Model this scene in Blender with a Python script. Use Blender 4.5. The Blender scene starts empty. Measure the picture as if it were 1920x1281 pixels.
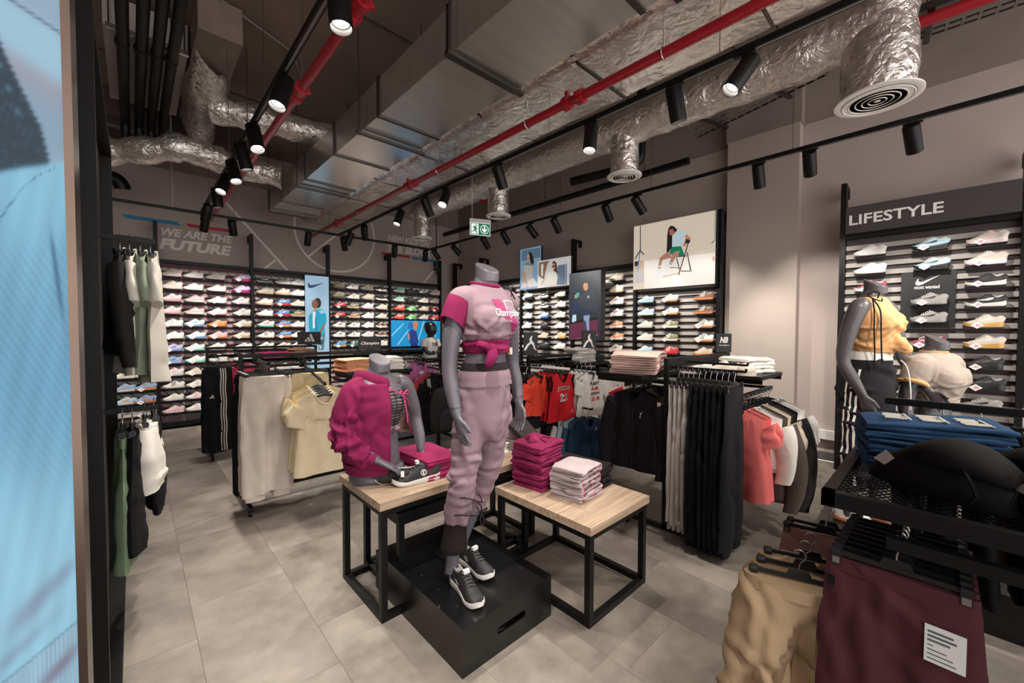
import bpy, math, random
import numpy as np
from mathutils import Matrix, Vector
from mathutils.bvhtree import BVHTree
rnd = random.Random(7)
scene = bpy.context.scene
COL = scene.collection
# ---------------------------------------------------------------- camera
YAW, PITCH, ROLL = (math.radians(a) for a in (46.869, 1.675, 0.197))
_fw = Vector((math.cos(YAW)*math.cos(PITCH), math.sin(YAW)*math.cos(PITCH), -math.sin(PITCH)))
_rt = Vector((math.sin(YAW), -math.cos(YAW), 0)); _up = _rt.cross(_fw)
_rt, _up = _rt*math.cos(ROLL)+_up*math.sin(ROLL), _up*math.cos(ROLL)-_rt*math.sin(ROLL)
cam = bpy.data.cameras.new('camera'); cam.sensor_width = 36; cam.lens = 36*756.08/1920; cam.clip_start = .02
camo = bpy.data.objects.new('camera', cam); COL.objects.link(camo); scene.camera = camo
camo.matrix_world = Matrix(((_rt.x, _up.x, -_fw.x, 0), (_rt.y, _up.y, -_fw.y, 0), (_rt.z, _up.z, -_fw.z, 1.52), (0, 0, 0, 1)))
# ---------------------------------------------------------------- world, exposure
world = bpy.data.worlds.new('world'); scene.world = world; world.use_nodes = True
world.node_tree.nodes['Background'].inputs[0].default_value = (1, .965, .94, 1)
world.node_tree.nodes['Background'].inputs[1].default_value = 1.3  # even fill added through the open front to lift walls and ceiling
vs = scene.view_settings
vs.view_transform = 'Standard'; vs.look = 'None'; vs.gamma = 1; vs.use_curve_mapping = False
vs.exposure = 1.15
SPOT_W = 56.0          # watts of one track spotlight
# ---------------------------------------------------------------- helpers: materials
def lin(c):
    if isinstance(c, str):
        c = [int(c[i:i+2], 16)/255 for i in (0, 2, 4)]
        c = [x/12.92 if x <= .04045 else ((x+.055)/1.055)**2.4 for x in c]
    return (*c[:3], 1)
MATS = {}
def mat(name, col, rough=.6, metal=0, emit=0, noise=0, nscale=8, bump=0, bscale=60, sheen=0, stretch=None, col2=None, detail=3, coat=0):
    """principled material: optional two-tone noise (noise = strength) and bump, in object coordinates"""
    if name in MATS: return MATS[name]
    m = bpy.data.materials.new(name); MATS[name] = m; m.use_nodes = True
    nt = m.node_tree; b = nt.nodes['Principled BSDF']; c = lin(col)
    b.inputs['Base Color'].default_value = c
    b.inputs['Roughness'].default_value = rough; b.inputs['Metallic'].default_value = metal
    if sheen: b.inputs['Sheen Weight'].default_value = sheen
    if coat: b.inputs['Coat Weight'].default_value = coat
    if emit:
        b.inputs['Emission Color'].default_value = c; b.inputs['Emission Strength'].default_value = emit
    if noise or bump:
        tc = nt.nodes.new('ShaderNodeTexCoord'); mp = nt.nodes.new('ShaderNodeMapping')
        nt.links.new(tc.outputs['Object'], mp.inputs[0])
        if stretch: mp.inputs['Scale'].default_value = stretch
    if noise:
        n = nt.nodes.new('ShaderNodeTexNoise'); n.inputs['Scale'].default_value = nscale; n.inputs['Detail'].default_value = detail
        nt.links.new(mp.outputs[0], n.inputs[0])
        r = nt.nodes.new('ShaderNodeMapRange'); r.inputs[1].default_value = .3; r.inputs[2].default_value = .7
        nt.links.new(n.outputs[0], r.inputs[0])
        mx = nt.nodes.new('ShaderNodeMix'); mx.data_type = 'RGBA'
        c2 = lin(col2) if col2 else tuple(x*(1-noise) for x in c[:3])+(1,)
        mx.inputs[6].default_value = c; mx.inputs[7].default_value = c2
        nt.links.new(r.outputs[0], mx.inputs[0]); nt.links.new(mx.outputs[2], b.inputs['Base Color'])
    if bump:
        n = nt.nodes.new('ShaderNodeTexNoise'); n.inputs['Scale'].default_value = bscale; n.inputs['Detail'].default_value = 4
        nt.links.new(mp.outputs[0], n.inputs[0])
        bp = nt.nodes.new('ShaderNodeBump'); bp.inputs['Strength'].default_value = bump; bp.inputs['Distance'].default_value = .01
        nt.links.new(n.outputs[0], bp.inputs['Height']); nt.links.new(bp.outputs[0], b.inputs['Normal'])
    return m
def fabric(col, rough=.85):
    m = mat('fabric_'+col, col, rough, noise=.08, nscale=14, bump=.12, bscale=260); m.node_tree.nodes['Principled BSDF'].inputs['Specular IOR Level'].default_value = .18
    return m
def paint(col, rough=.45): return mat('paint_%s_%d' % (col, rough*100), col, rough)
def glow(col, e=1.0):
    m = mat('print_%s_%d' % (col, e*100), col, .5, emit=e); m.node_tree.nodes['Principled BSDF'].inputs['Base Color'].default_value = (*[x*.2 for x in lin(col)[:3]], 1)
    return m
# ---------------------------------------------------------------- helpers: meshes
class MB:
    """collects pieces of ONE part as vertices and faces"""
    def __init__(s): s.v = []; s.f = []; s.m = []; s.mi = 0
    def add(s, v, f):
        o = len(s.v); s.v += [tuple(map(float, p)) for p in v]
        s.f += [tuple(i+o for i in q) for q in f]; s.m += [s.mi]*len(f); return s
    def box(s, a, b, M=None):
        x0, y0, z0 = a; x1, y1, z1 = b
        v = [(x0, y0, z0), (x1, y0, z0), (x1, y1, z0), (x0, y1, z0), (x0, y0, z1), (x1, y0, z1), (x1, y1, z1), (x0, y1, z1)]
        if M is not None: v = [M @ Vector(p) for p in v]
        return s.add(v, [(3, 2, 1, 0), (4, 5, 6, 7), (0, 1, 5, 4), (1, 2, 6, 5), (2, 3, 7, 6), (3, 0, 4, 7)])
    def rings(s, R, closed=True, cap=True):
        n = len(R[0]); v = [p for r in R for p in r]; f = []
        for i in range(len(R)-1):
            for j in range(n if closed else n-1):
                k = (j+1) % n; f.append((i*n+j, i*n+k, (i+1)*n+k, (i+1)*n+j))
        if cap:
            f.append(tuple(range(n))[::-1]); f.append(tuple((len(R)-1)*n+j for j in range(n)))
        return s.add(v, f)
    def tube(s, pts, r, n=8, cap=True, sq=False):
        P = [Vector(p) for p in pts]; rr = r if hasattr(r, '__len__') else [r]*len(P); R = []
        t0 = (P[1]-P[0]).normalized(); up = Vector((0, 0, 1)) if abs(t0.z) < .9 else Vector((1, 0, 0))
        a = t0.cross(up).normalized()
        for i, p in enumerate(P):
            t = ((P[min(i+1, len(P)-1)]-P[i]).normalized()+(P[i]-P[max(i-1, 0)]).normalized()).normalized()
            a = (a-t*a.dot(t)).normalized(); b = t.cross(a)
            R.append([p+a*math.cos(2*math.pi*(k+.5*sq)/n)*rr[i]+b*math.sin(2*math.pi*(k+.5*sq)/n)*rr[i] for k in range(n)])
        return s.rings(R, True, cap)
    def lathe(s, prof, n=20, M=None):
        R = [[Vector((r*math.cos(2*math.pi*k/n), r*math.sin(2*math.pi*k/n), z)) for k in range(n)] for r, z in prof]
        if M is not None: R = [[M @ p for p in r] for r in R]
        return s.rings(R)
    def prism(s, poly, t, M=None):
        """2D polygon in local xy, thickness 0..t along z"""
        n = len(poly); v = [Vector((x, y, 0)) for x, y in poly]+[Vector((x, y, t)) for x, y in poly]
        if M is not None: v = [M @ p for p in v]
        return s.add(v, [tuple(range(n))[::-1], tuple(range(n, 2*n))]+[(i, (i+1) % n, n+(i+1) % n, n+i) for i in range(n)])
    def grid(s, G):
        n = len(G[0]); f = [(i*n+j, i*n+j+1, (i+1)*n+j+1, (i+1)*n+j) for i in range(len(G)-1) for j in range(n-1)]
        return s.add([p for r in G for p in r], f)
    def mesh(s, name, ang=40):
        me = bpy.data.meshes.new(name); me.from_pydata(s.v, [], s.f)
        if len(set(s.m)) > 1: me.polygons.foreach_set('material_index', s.m)
        finish(me, ang); return me
    def build(s, name, m, parent=None, ang=40, loc=None):
        me = s.mesh(name, ang)
        for x in (m if isinstance(m, (list, tuple)) else [m]): me.materials.append(x)
        return link(name, me, parent, loc)
def finish(me, ang=40):
    me.polygons.foreach_set('use_smooth', [True]*len(me.polygons))
    me.set_sharp_from_angle(angle=math.radians(ang)); me.update()
def link(name, data, parent=None, loc=None, rot=None, label=None):
    o = bpy.data.objects.new(name, data); COL.objects.link(o)
    if parent is not None: o.parent = parent
    if loc is not None: o.location = loc
    if rot is not None: o.rotation_euler = rot
    if label: o['label'] = label
    return o
def tag(o, label, cat, group=None, kind=None):
    o['label'] = label; o['category'] = cat
    if group: o['group'] = group
    if kind: o['kind'] = kind
    return o
def struct(o, label=None, cat=None):
    o['kind'] = 'structure'
    if label: o['label'] = label
    if cat: o['category'] = cat
    return o
def thing(name, label, cat, loc=(0, 0, 0), rz=0, group=None):
    o = link(name, None, None, loc, (0, 0, rz)); o.empty_display_size = .1
    return tag(o, label, cat, group)
def shared(o, mats):
    """per-object materials on shared mesh data"""
    for i, m in enumerate(mats):
        o.material_slots[i].link = 'OBJECT'; o.material_slots[i].material = m
    return o
def text_mesh(txt, size, shear=0, bold=0, extrude=.001, align='LEFT', space=1.0):
    cu = bpy.data.curves.new('t', 'FONT'); cu.body = txt; cu.size = size; cu.shear = shear; cu.offset = bold*size
    cu.extrude = extrude; cu.align_x = align; cu.space_character = space; cu.resolution_u = 3
    o = bpy.data.objects.new('t', cu); COL.objects.link(o)
    dg = bpy.context.evaluated_depsgraph_get(); dg.update()
    me = bpy.data.meshes.new_from_object(o.evaluated_get(dg)); bpy.data.objects.remove(o); bpy.data.curves.remove(cu)
    me.materials.clear(); return me
def frame(o, x, y):
    """matrix with given origin, local x and y axes (z = x cross y)"""
    x = Vector(x).normalized(); y = Vector(y); y = (y-x*y.dot(x)).normalized(); z = x.cross(y)
    return Matrix(((x.x, y.x, z.x, o[0]), (x.y, y.y, z.y, o[1]), (x.z, y.z, z.z, o[2]), (0, 0, 0, 1)))
def lettering(name, txt, wh, M, m, parent=None, **k):
    """flat lettering fitted to a width and a height (either may be None)"""
    me = text_mesh(txt, 1, extrude=.004, **k); c = np.array([v.co for v in me.vertices]); lo, hi = c.min(0), c.max(0)
    sx = wh[0]/(hi[0]-lo[0]) if wh[0] else None; sy = wh[1]/(hi[1]-lo[1]) if wh[1] else None
    sx = sx or sy; sy = sy or sx
    me.transform(Matrix.Diagonal((sx, sy, .2, 1)) @ Matrix.Translation((-lo[0], -lo[1], 0))); me.transform(M); me.materials.append(m); return link(name, me, parent)
def rpoly(cx, cy, rx, ry, n=16, a0=0, a1=2*math.pi): return [(cx+rx*math.cos(a0+(a1-a0)*i/n), cy+ry*math.sin(a0+(a1-a0)*i/n)) for i in range(n)]
BLK = mat('black_powder_coat', '0d0d0e', .45, noise=.2, nscale=5); BLK.node_tree.nodes['Principled BSDF'].inputs['Specular IOR Level'].default_value = .28
STEEL = mat('bright_steel', 'b9b7b4', .25, 1)
DARKSTEEL = mat('dark_steel', '56524f', .35, .9)
WHITE = paint('f2f0ec', .5)
MANN = mat('mannequin_grey', '5e5b63', .36, noise=.06, nscale=3)
ORD = ['first', 'second', 'third', 'fourth', 'fifth', 'sixth', 'seventh', 'eighth', 'ninth', 'tenth', 'eleventh', 'twelfth', 'thirteenth', 'fourteenth', 'fifteenth', 'sixteenth', 'seventeenth', 'eighteenth', 'nineteenth', 'twentieth', 'twenty-first', 'twenty-second', 'twenty-third', 'twenty-fourth']
# ================================================================ the room
XR, YB, ZC = 5.9, 8.25, 4.55
X0, Y0 = -3.6, -3.2
wallm = mat('wall_paint_warm_grey', 'b3a49d', .75, noise=.07, nscale=1.6, bump=.03, bscale=90)
upperm = mat('wall_upper_raw_plaster', '8f817a', .85, noise=.2, nscale=2.2)
colm = mat('column_paint', 'aa9d94', .75, noise=.05, nscale=1.4)
ceilm = mat('ceiling_raw_concrete', '8d7b70', .85, noise=.3, nscale=1.3, bump=.12, bscale=30, detail=6)
# floor: concrete sub-floor with vinyl tiles, one object per tile
sub = struct(MB().box((X0, Y0, -.08), (XR, YB, -.006)).build('floor', mat('subfloor', '7a7169', .9)), 'grey stone-look vinyl tile floor', 'floor')
def floor_mat():
    m = bpy.data.materials.new('vinyl_stone_tile'); m.use_nodes = True; nt = m.node_tree; b = nt.nodes['Principled BSDF']
    N = nt.nodes.new; L = nt.links.new
    oi = N('ShaderNodeObjectInfo'); ge = N('ShaderNodeNewGeometry')
    ad = N('ShaderNodeVectorMath'); ad.operation = 'MULTIPLY_ADD'
    cb = N('ShaderNodeCombineXYZ'); mu = N('ShaderNodeMath'); mu.operation = 'MULTIPLY'; mu.inputs[1].default_value = 40
    L(oi.outputs['Random'], mu.inputs[0]); L(mu.outputs[0], cb.inputs[2])
    ad.inputs[1].default_value = (1, 1, 1); L(ge.outputs['Position'], ad.inputs[0]); L(cb.outputs[0], ad.inputs[2])
    n1 = N('ShaderNodeTexNoise'); n1.inputs['Scale'].default_value = 2.6; n1.inputs['Detail'].default_value = 7; n1.inputs['Roughness'].default_value = .62; L(ad.outputs[0], n1.inputs[0])
    rp = N('ShaderNodeValToRGB'); e = rp.color_ramp.elements
    e[0].position = .3; e[0].color = lin('645c55'); e[1].position = .68; e[1].color = lin('938a80'); L(n1.outputs[0], rp.inputs[0])
    n2 = N('ShaderNodeTexNoise'); n2.inputs['Scale'].default_value = 26; n2.inputs['Detail'].default_value = 6; n2.inputs['Roughness'].default_value = .75; L(ad.outputs[0], n2.inputs[0])
    r2 = N('ShaderNodeMapRange'); r2.inputs[1].default_value = .62; r2.inputs[2].default_value = .75; r2.inputs[4].default_value = .35; L(n2.outputs[0], r2.inputs[0])
    mx = N('ShaderNodeMix'); mx.data_type = 'RGBA'; mx.inputs[7].default_value = lin('b0a89d'); L(r2.outputs[0], mx.inputs[0]); L(rp.outputs[0], mx.inputs[6])
    hs = N('ShaderNodeHueSaturation'); mr = N('ShaderNodeMapRange'); mr.inputs[3].default_value = .93; mr.inputs[4].default_value = 1.06
    L(oi.outputs['Random'], mr.inputs[0]); L(mr.outputs[0], hs.inputs['Value']); L(mx.outputs[2], hs.inputs['Color'])
    L(hs.outputs[0], b.inputs['Base Color'])
    b.inputs['Roughness'].default_value = .42; b.inputs['Specular IOR Level'].default_value = .35
    bp = N('ShaderNodeBump'); bp.inputs['Strength'].default_value = .06; L(n2.outputs[0], bp.inputs['Height']); L(bp.outputs[0], b.inputs['Normal'])
    return m
TW, TL = .46, .92
tm = MB().box((.0006, .0006, -.006), (TW-.0006, TL-.0006, 0)).mesh('floor_tile'); tm.materials.append(floor_mat())
for i in range(-3, 14):
    x = .2+i*TW-TW
    for j in range(-2, 11):
        y = j*TL+(i % 3)*TL/3-.3
        if x+TW > XR+.01 or y > YB-.02: continue
        if x < -.8 and y < 3: continue
        link('tile', tm, sub, (x, y, 0))   # the last row runs under the back wall
# walls
struct(MB().box((X0-.2, YB, 0), (XR+.2, YB+.2, 3.98)).build('wall_back', wallm), 'warm grey back wall behind the shoe shelving', 'wall')
struct(MB().box((X0-.2, YB-.012, 3.98), (XR+.2, YB+.2, ZC)).build('trim_1', upperm), 'dark raw plaster band above the painted back wall', 'wall')
struct(MB().box((XR, Y0, 0), (XR+.2, YB+.2, 3.98)).build('wall_right', wallm), 'warm grey right wall behind the shoe displays', 'wall')
struct(MB().box((XR-.012, Y0, 3.98), (XR+.2, YB, ZC)).build('trim_2', upperm), 'dark raw plaster band above the painted right wall', 'wall')
struct(MB().box((X0-.2, Y0, 0), (X0, YB, ZC)).build('wall_left', wallm), 'warm grey far left wall', 'wall')
c = thing('wall_column', 'pale grey square wall column between the shoe bays', 'column'); c['kind'] = 'structure'
MB().box((5.75, 1.2, 0), (XR+.02, 1.99, 3.98)).build('shaft', colm, c)
MB().box((5.735, 1.185, 3.98), (XR+.02, 2.005, ZC)).build('head', upperm, c)
b = struct(MB().box((XR-.012, Y0, .0), (XR, 1.2, .1)).box((5.738, 1.188, 0), (XR, 2.0, .1)).build('baseboard_right', paint('5d5855')), 'dark grey baseboard along the right wall', 'baseboard')
d = struct(MB().box((XR-.07, -3, .26), (XR, 1.2, .36)).box((5.69, 1.15, .26), (5.75, 2.0, .36)).box((5.69, 1.14, .26), (XR, 1.2, .36)).build('trim_3', paint('d8d4d0', .5)), 'white cable trunking boxed along the right wall above the baseboard', 'cable trunking')
# ceiling with board joints
struct(MB().box((X0-.2, Y0-.2, ZC), (XR+.2, YB+.2, ZC+.15)).build('ceiling', ceilm), 'raw dark concrete ceiling', 'ceiling')
# wall graphics (flat vinyl on the back wall)
LT = paint('ece4df', .7); yw = YB-.004
MW = lambda x, z: frame((x, yw, z), (1, 0, 0), (0, 0, 1))
g = thing('wall_lettering', 'pale wall lettering reading WE ARE THE FUTURE with red and blue bars', 'lettering')
lettering('text_line', 'WE ARE THE', (.92, .125), MW(.325, 2.955), LT, g, shear=.22, bold=.035)
lettering('text_line', 'FUTURE', (.93, .17), MW(.3, 2.745), LT, g, shear=.22, bold=.05)
def slant_bar(x0, x1, z, h, m, par):
    return MB().add([(x0, yw, z+h), (x1-.05, yw, z+h), (x1, yw, z), (x0+.05, yw, z)], [(3, 2, 1, 0)]).build('bar', m, par)
slant_bar(-.11, .57, 3.14, .055, paint('1d7fae', .6), g); slant_bar(.62, 1.33, 3.14, .05, paint('b81d3a', .6), g)
g2 = thing('wall_lettering', 'pale wall lettering reading NEW KIDS ON THE BLOCK by the corner', 'lettering')
lettering('text_line', 'NEW KIDS ON', (1.03, .13), MW(4.04, 3.44), LT, g2, shear=.22, bold=.035)
lettering('text_line', 'THE BLOCK', (1.12, .18), MW(4.02, 3.2), LT, g2, shear=.22, bold=.05)
slant_bar(3.88, 4.59, 3.125, .05, paint('b81d3a', .6), g2); slant_bar(4.61, 5.27, 3.11, .05, paint('1d7fae', .6), g2)
g3 = thing('court_line_graphic', 'pale sports court lines with a circle drawn on the back wall', 'wall graphic')
def wline(a, b, w=.035):
    d = (Vector((b[0], 0, b[1]))-Vector((a[0], 0, a[1]))).normalized(); nx, nz = -d.z*w/2, d.x*w/2
    MB().add([(a[0]+nx, yw, a[1]+nz), (b[0]+nx, yw, b[1]+nz), (b[0]-nx, yw, b[1]-nz), (a[0]-nx, yw, a[1]-nz)], [(0, 1, 2, 3)]).build('court_line', LT, g3)
wline((1.05, 3.75), (2.2, 2.45)); wline((1.88, 2.76), (1.6, 2.48)); wline((5.21, 2.94), (4.8, 2.46)); wline((2.43, 2.89), (2.95, 3.38))
R = [(2.965+r*math.sin(t), yw, 3.43-r*math.cos(t)) for t in np.linspace(-2.2, 2.2, 49) for r in (.75, .785)]
MB().add(R, [(2*i, 2*i+1, 2*i+3, 2*i+2) for i in range(48)]).build('court_circle', LT, g3)
# ================================================================ ceiling services
def foil_mat(name, rough, bump, scale, stretch=None):
    m = bpy.data.materials.new(name); m.use_nodes = True; nt = m.node_tree; b = nt.nodes['Principled BSDF']; N = nt.nodes.new; L = nt.links.new
    b.inputs['Base Color'].default_value = lin('dcd6d0'); b.inputs['Metallic'].default_value = .8; b.inputs['Roughness'].default_value = rough
    tc = N('ShaderNodeTexCoord'); mp = N('ShaderNodeMapping'); L(tc.outputs['Object'], mp.inputs[0])
    if stretch: mp.inputs['Scale'].default_value = stretch
    a = N('ShaderNodeTexNoise'); a.inputs['Scale'].default_value = scale; a.inputs['Detail'].default_value = 4; a.inputs['Roughness'].default_value = .55; a.inputs['Distortion'].default_value = 2.2
    v = N('ShaderNodeTexVoronoi'); v.feature = 'DISTANCE_TO_EDGE'; v.inputs['Scale'].default_value = scale*1.3
    L(mp.outputs[0], a.inputs[0]); L(mp.outputs[0], v.inputs[0])
    ad = N('ShaderNodeMath'); ad.operation = 'MULTIPLY_ADD'; ad.inputs[1].default_value = .6; L(v.outputs[0], ad.inputs[0]); L(a.outputs[0], ad.inputs[2])
    bp = N('ShaderNodeBump'); bp.inputs['Strength'].default_value = bump; bp.inputs['Distance'].default_value = .03
    L(ad.outputs[0], bp.inputs['Height']); L(bp.outputs[0], b.inputs['Normal'])
    return m
FOIL = foil_mat('crinkled_foil', .2, .75, 9)
FOIL2 = foil_mat('smoother_foil', .2, .45, 7)
GALV = mat('galvanised_steel', 'd8d4cf', .24, .82, noise=.14, nscale=2.5, bump=.12, bscale=1.0, stretch=(.6, 9, 1))
REDP = mat('red_pipe_paint', 'a01423', .32, coat=.3)
# rectangular galvanised duct, sections with flanges, hung on angle bars
d = thing('rectangular_air_duct', 'bright galvanised rectangular air duct hung under the ceiling', 'air duct')
XA, XB, ZA, ZB = 1.53, 2.11, 3.31, 3.62
ys = [7.05, 6.35, 5.25, 4.3, 3.28, 2.25, 1.2, 0.2, -.8, -2.2]
for y1, y0 in zip(ys[:-1], ys[1:]):
    m = MB(); n = max(2, round((y1-y0)/.25))
    G = [(y0+(y1-y0)*i/n) for i in range(n+1)]
    # slightly cross-broken sheet: alternate low ribs on the underside
    R = []
    for i, y in enumerate(G):
        e = .004*(i % 2)
        R.append([(XA, y, ZA+e), (XB, y, ZA+e), (XB-e, y, ZB), (XA+e, y, ZB)])
    m.rings(R); m.build('duct_section', GALV, d, ang=5)
    MB().box((XA-.012, y1-.022, ZA-.012), (XB+.012, y1+.012, ZA)).box((XA-.012, y1-.022, ZA), (XA, y1+.012, ZB+.012)).box((XB, y1-.022, ZA), (XB+.012, y1+.012, ZB+.012)).box((XA-.012, y1-.022, ZB), (XB+.012, y1+.012, ZB+.012)).build('flange', DARKSTEEL, d)
MB().box((XA, 7.03, ZA), (XB, 7.05, ZB)).build('end_cap', GALV, d)
for y in (6.9, 5.5, 3.62, 2.2, 1.0):
    h = tag(MB().box((XA-.05, y-.02, ZA-.036), (XB+.05, y+.02, ZA-.013)).tube([(XA-.03, y, ZA-.05), (XA-.03, y, ZC)], .005, 6).tube([(XB+.03, y, ZA-.05), (XB+.03, y, ZC)], .005, 6).build('duct_hanger', DARKSTEEL), 'steel trapeze hanger under the galvanised duct, %s from the back wall' % ORD[(6.9, 5.5, 3.62, 2.2, 1.0).index(y)], 'hanger', 'duct hangers')
# foil wrapped rectangular duct with rounded edges
d = thing('foil_wrapped_duct', 'wide foil-wrapped air duct running beside the galvanised duct', 'air duct')
XA2, XB2, ZA2, ZB2 = 2.3, 3.12, 3.5, 3.86
ysf = [8.2, 7.3, 6.2, 5.2, 4.1, 3.0, 1.9, .8, -.4, -1.8]
for y1, y0 in zip(ysf[:-1], ysf[1:]):
    R = []
    for i in range(7):
        y = y0+(y1-y0)*i/6; pr = []
        for cx, cz, a0 in ((XB2-.06, ZA2+.06, -90), (XB2-.06, ZB2-.06, 0), (XA2+.14, ZB2-.14, 90), (XA2+.14, ZA2+.14, 180)):
            r = .06 if cx > 2.8 else .14
            for k in range(5):
                a = math.radians(a0+22.5*k); rr = r+.006*math.sin(9*y+3*k)
                pr.append((cx+rr*math.cos(a), y, cz+rr*math.sin(a)))
        R.append(pr)
    MB().rings(R).build('wrap_section', FOIL2, d, ang=60)
    MB().rings([[(XA2+.14+ (x-XA2-.14)*1.012, yy, z) for x, z in zz] for yy in (y0-.012, y0+.012) for zz in [[(XA2-.004, ZA2+.15), (XA2+.03, ZA2+.03), (XA2+.15, ZA2-.005), (XB2, ZA2-.005), (XB2+.005, ZB2), (XA2, ZB2)]]], cap=False).build('strap', DARKSTEEL, d)
# round foil spiral ducts with drop boots and diffusers
def round_duct(name, label, pts, r, sect=24, foil=FOIL, noise=.012):
    P = [Vector(p) for p in pts]; fine = []
    for a, b in zip(P[:-1], P[1:]):
        k = max(2, int((b-a).length/.07)); fine += [a.lerp(b, i/k) for i in range(k)]
    fine.append(P[-1])
    rr = [r+noise*math.sin(i*1.7)*math.sin(i*.41+1)+noise*.6*rnd.uniform(-1, 1) for i in range(len(fine))]
    o = MB().tube(fine, rr, sect).build(name, foil, ang=70)
    if label: tag(o, label, 'air duct')
    return o
def elbow(p, r0, a, b, n=7):
    """quarter bend from direction a to b around corner p"""
    a = Vector(a); b = Vector(b); p = Vector(p)
    return [p-a*r0*(1-math.sin(t))+b*r0*(1-math.cos(t)) for t in np.linspace(0, math.pi/2, n)]
XD, ZD = 3.74, 3.62
round_duct('round_air_duct', 'long crinkled foil round air duct feeding four ceiling diffusers', [(XD, 6.42, ZD-.12), (XD, 6.3, ZD), (XD, 5, ZD), (XD, 3, ZD), (XD, 1.2, ZD), (XD, .8, ZD-.01), (XD, .34, ZD+.02)], .19)
def diffuser(x, y, R, top, rb, where):
    b = tag(round_duct('duct_drop', None, [(x, y, top), (x, y, (top+3.16)/2), (x, y, 3.115)], rb, 24, FOIL, .01), 'crinkled foil vertical duct drop ' + where, 'air duct', 'duct drops')
    t = thing('ceiling_diffuser', 'white round louvred ceiling diffuser ' + where, 'diffuser', (x, y, 3.1), 0, 'round ceiling diffusers')
    wm = paint('e6e2da', .5)
    MB().lathe([(R, .018), (R, .008), (R*.86, .0), (R*.82, .004), (R*.84, .02)], 40).build('rim', wm, t)
    for k in range(5):
        a = R*(.82-.15*k); MB().lathe([(a, .0), (a-.02*R, -.004), (a-.11*R, .016), (a-.1*R, .02)], 36).build('louvre_ring', wm, t)
    MB().lathe([(R*.08, .0), (R*.02, -.004)], 24).build('centre_disc', wm, t)
    MB().lathe([(R*.84, .026), (.001, .028)], 30).build('neck', paint('2b2827', .8), t)
diffuser(3.76, .345, .235, ZD+.2, .2, 'nearest the camera')
diffuser(3.735, 2.294, .175, ZD, .145, 'beside the white column')
diffuser(3.755, 4.295, .175, ZD, .145, 'right of the exit sign')
diffuser(3.7, 6.26, .175, ZD, .14, 'in front of the NEW KIDS lettering')
# sprinkler pipes
def pipe(label, pts, r, joints=(), m=REDP, cat='pipe', name='sprinkler_pipe'):
    t = thing(name, label, cat)
    MB().tube(pts, r, 14).build('pipe_run', m, t, ang=60)
    for (x, y, z) in joints:
        MB().tube([(x, y-.03, z), (x, y+.03, z)], r*1.55, 12).box((x-r*2.1, y-.012, z-.012), (x+r*2.1, y+.012, z+.012)).build('coupling', m, t)
        MB().tube([(x, y+.1, z), (x, y+.16, z)], r*1.55, 12).tube([(x, y+.13, z), (x, y+.13, z+r*2.6)], r*.6, 8).build('coupling', m, t)
    return t
ZP = 3.3; XP = 2.515
p = pipe('red sprinkler pipe running between the foil ducts over the middle track', [(XP, -2.5, ZP), (XP, 8.2, ZP)], .034, [(XP, 1.93, ZP), (XP, 4.45, ZP), (XP, 6.9, ZP)])
for y in (6.1, 3.9, 2.5, 1.27, .3):
    MB().tube([(XP+.037*math.cos(a), y, ZP+.037*math.sin(a)) for a in np.linspace(0, 6.28, 13)], .004, 6).tube([(XP, y, ZP+.035), (XP, y, ZP+.09), (XP, y, ZC)], .005, 6).build('pipe_hanger', STEEL, p)
XQ, ZQ = .935, 3.3
p = pipe('red sprinkler pipe running beside the left spotlight track', [(XQ, -2, ZQ), (XQ, 6.05, ZQ), (XQ, 8.2, ZQ)], .032, [(XQ, 3.3, ZQ), (XQ, 2.2, ZQ), (XQ, 5.1, ZQ)])
for y in (5.2, 3.25, 2.3): MB().tube([(XQ, y, ZQ+.03), (XQ, y, ZC)], .005, 6).build('pipe_hanger', STEEL, p)
pipe('short red pipe crossing high behind the near foil duct', [(4.6, .45, 3.98), (4.75, -2.5, 3.98)], .045)
p = pipe('red pipe slanting under the ceiling near the back corner', [(4.6, 7.2, 4.15), (5.5, 6.2, 4.15)], .035)
MB().tube([(5.05, 6.7, 4.18), (5.05, 6.7, ZC)], .005, 6).build('pipe_hanger', DARKSTEEL, p)
# cable trays
def tray(label, a, b, w, z):
    t = thing('cable_tray', label, 'cable tray'); a = Vector((*a, z)); b = Vector((*b, z)); d = (b-a).normalized(); n = Vector((-d.y, d.x, 0)); L = (b-a).length
    M = frame(a, d, n)
    for s in (-1, 1): MB().box((0, s*w/2-.003, 0), (L, s*w/2+.003, .06), M).build('side_rail', DARKSTEEL, t)
    k = int(L/.09); pm = MB()
    for i in range(k):
        x = (i+.1)*L/k
        for j in range(5):
            y0 = -w/2+j*w/5; pm.box((x, y0, 0), (x+L/k*.75, y0+w/5*.62, .003), M)
        pm.box((x+L/k*.78, -w/2, 0), (x+L/k*.98, w/2, .003), M)
    o = pm.build('perforated_base', mat('tray_zinc', '8b8681', .45, .7), t); o['kind'] = 'stuff'
    for i in range(2): MB().box((L*(.25+.5*i)-.02, -w/2-.06, -.03), (L*(.25+.5*i)+.02, w/2+.06, -.003), M).build('support_bar', DARKSTEEL, t)
    for i in range(2):
        for s in (-1, 1): MB().tube([M @ Vector((L*(.25+.5*i), s*(w/2+.045), -.03)), M @ Vector((L*(.25+.5*i), s*(w/2+.045), ZC-z))], .005, 6).build('rod', DARKSTEEL, t)
tray('perforated cable tray above the pale wall column', (5.15, 2.3), (4.75, .9), .5, 4.02)
tray('perforated cable tray beside the near red pipe at the right', (4.75, .85), (5.0, -2), .42, 4.05)
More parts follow.
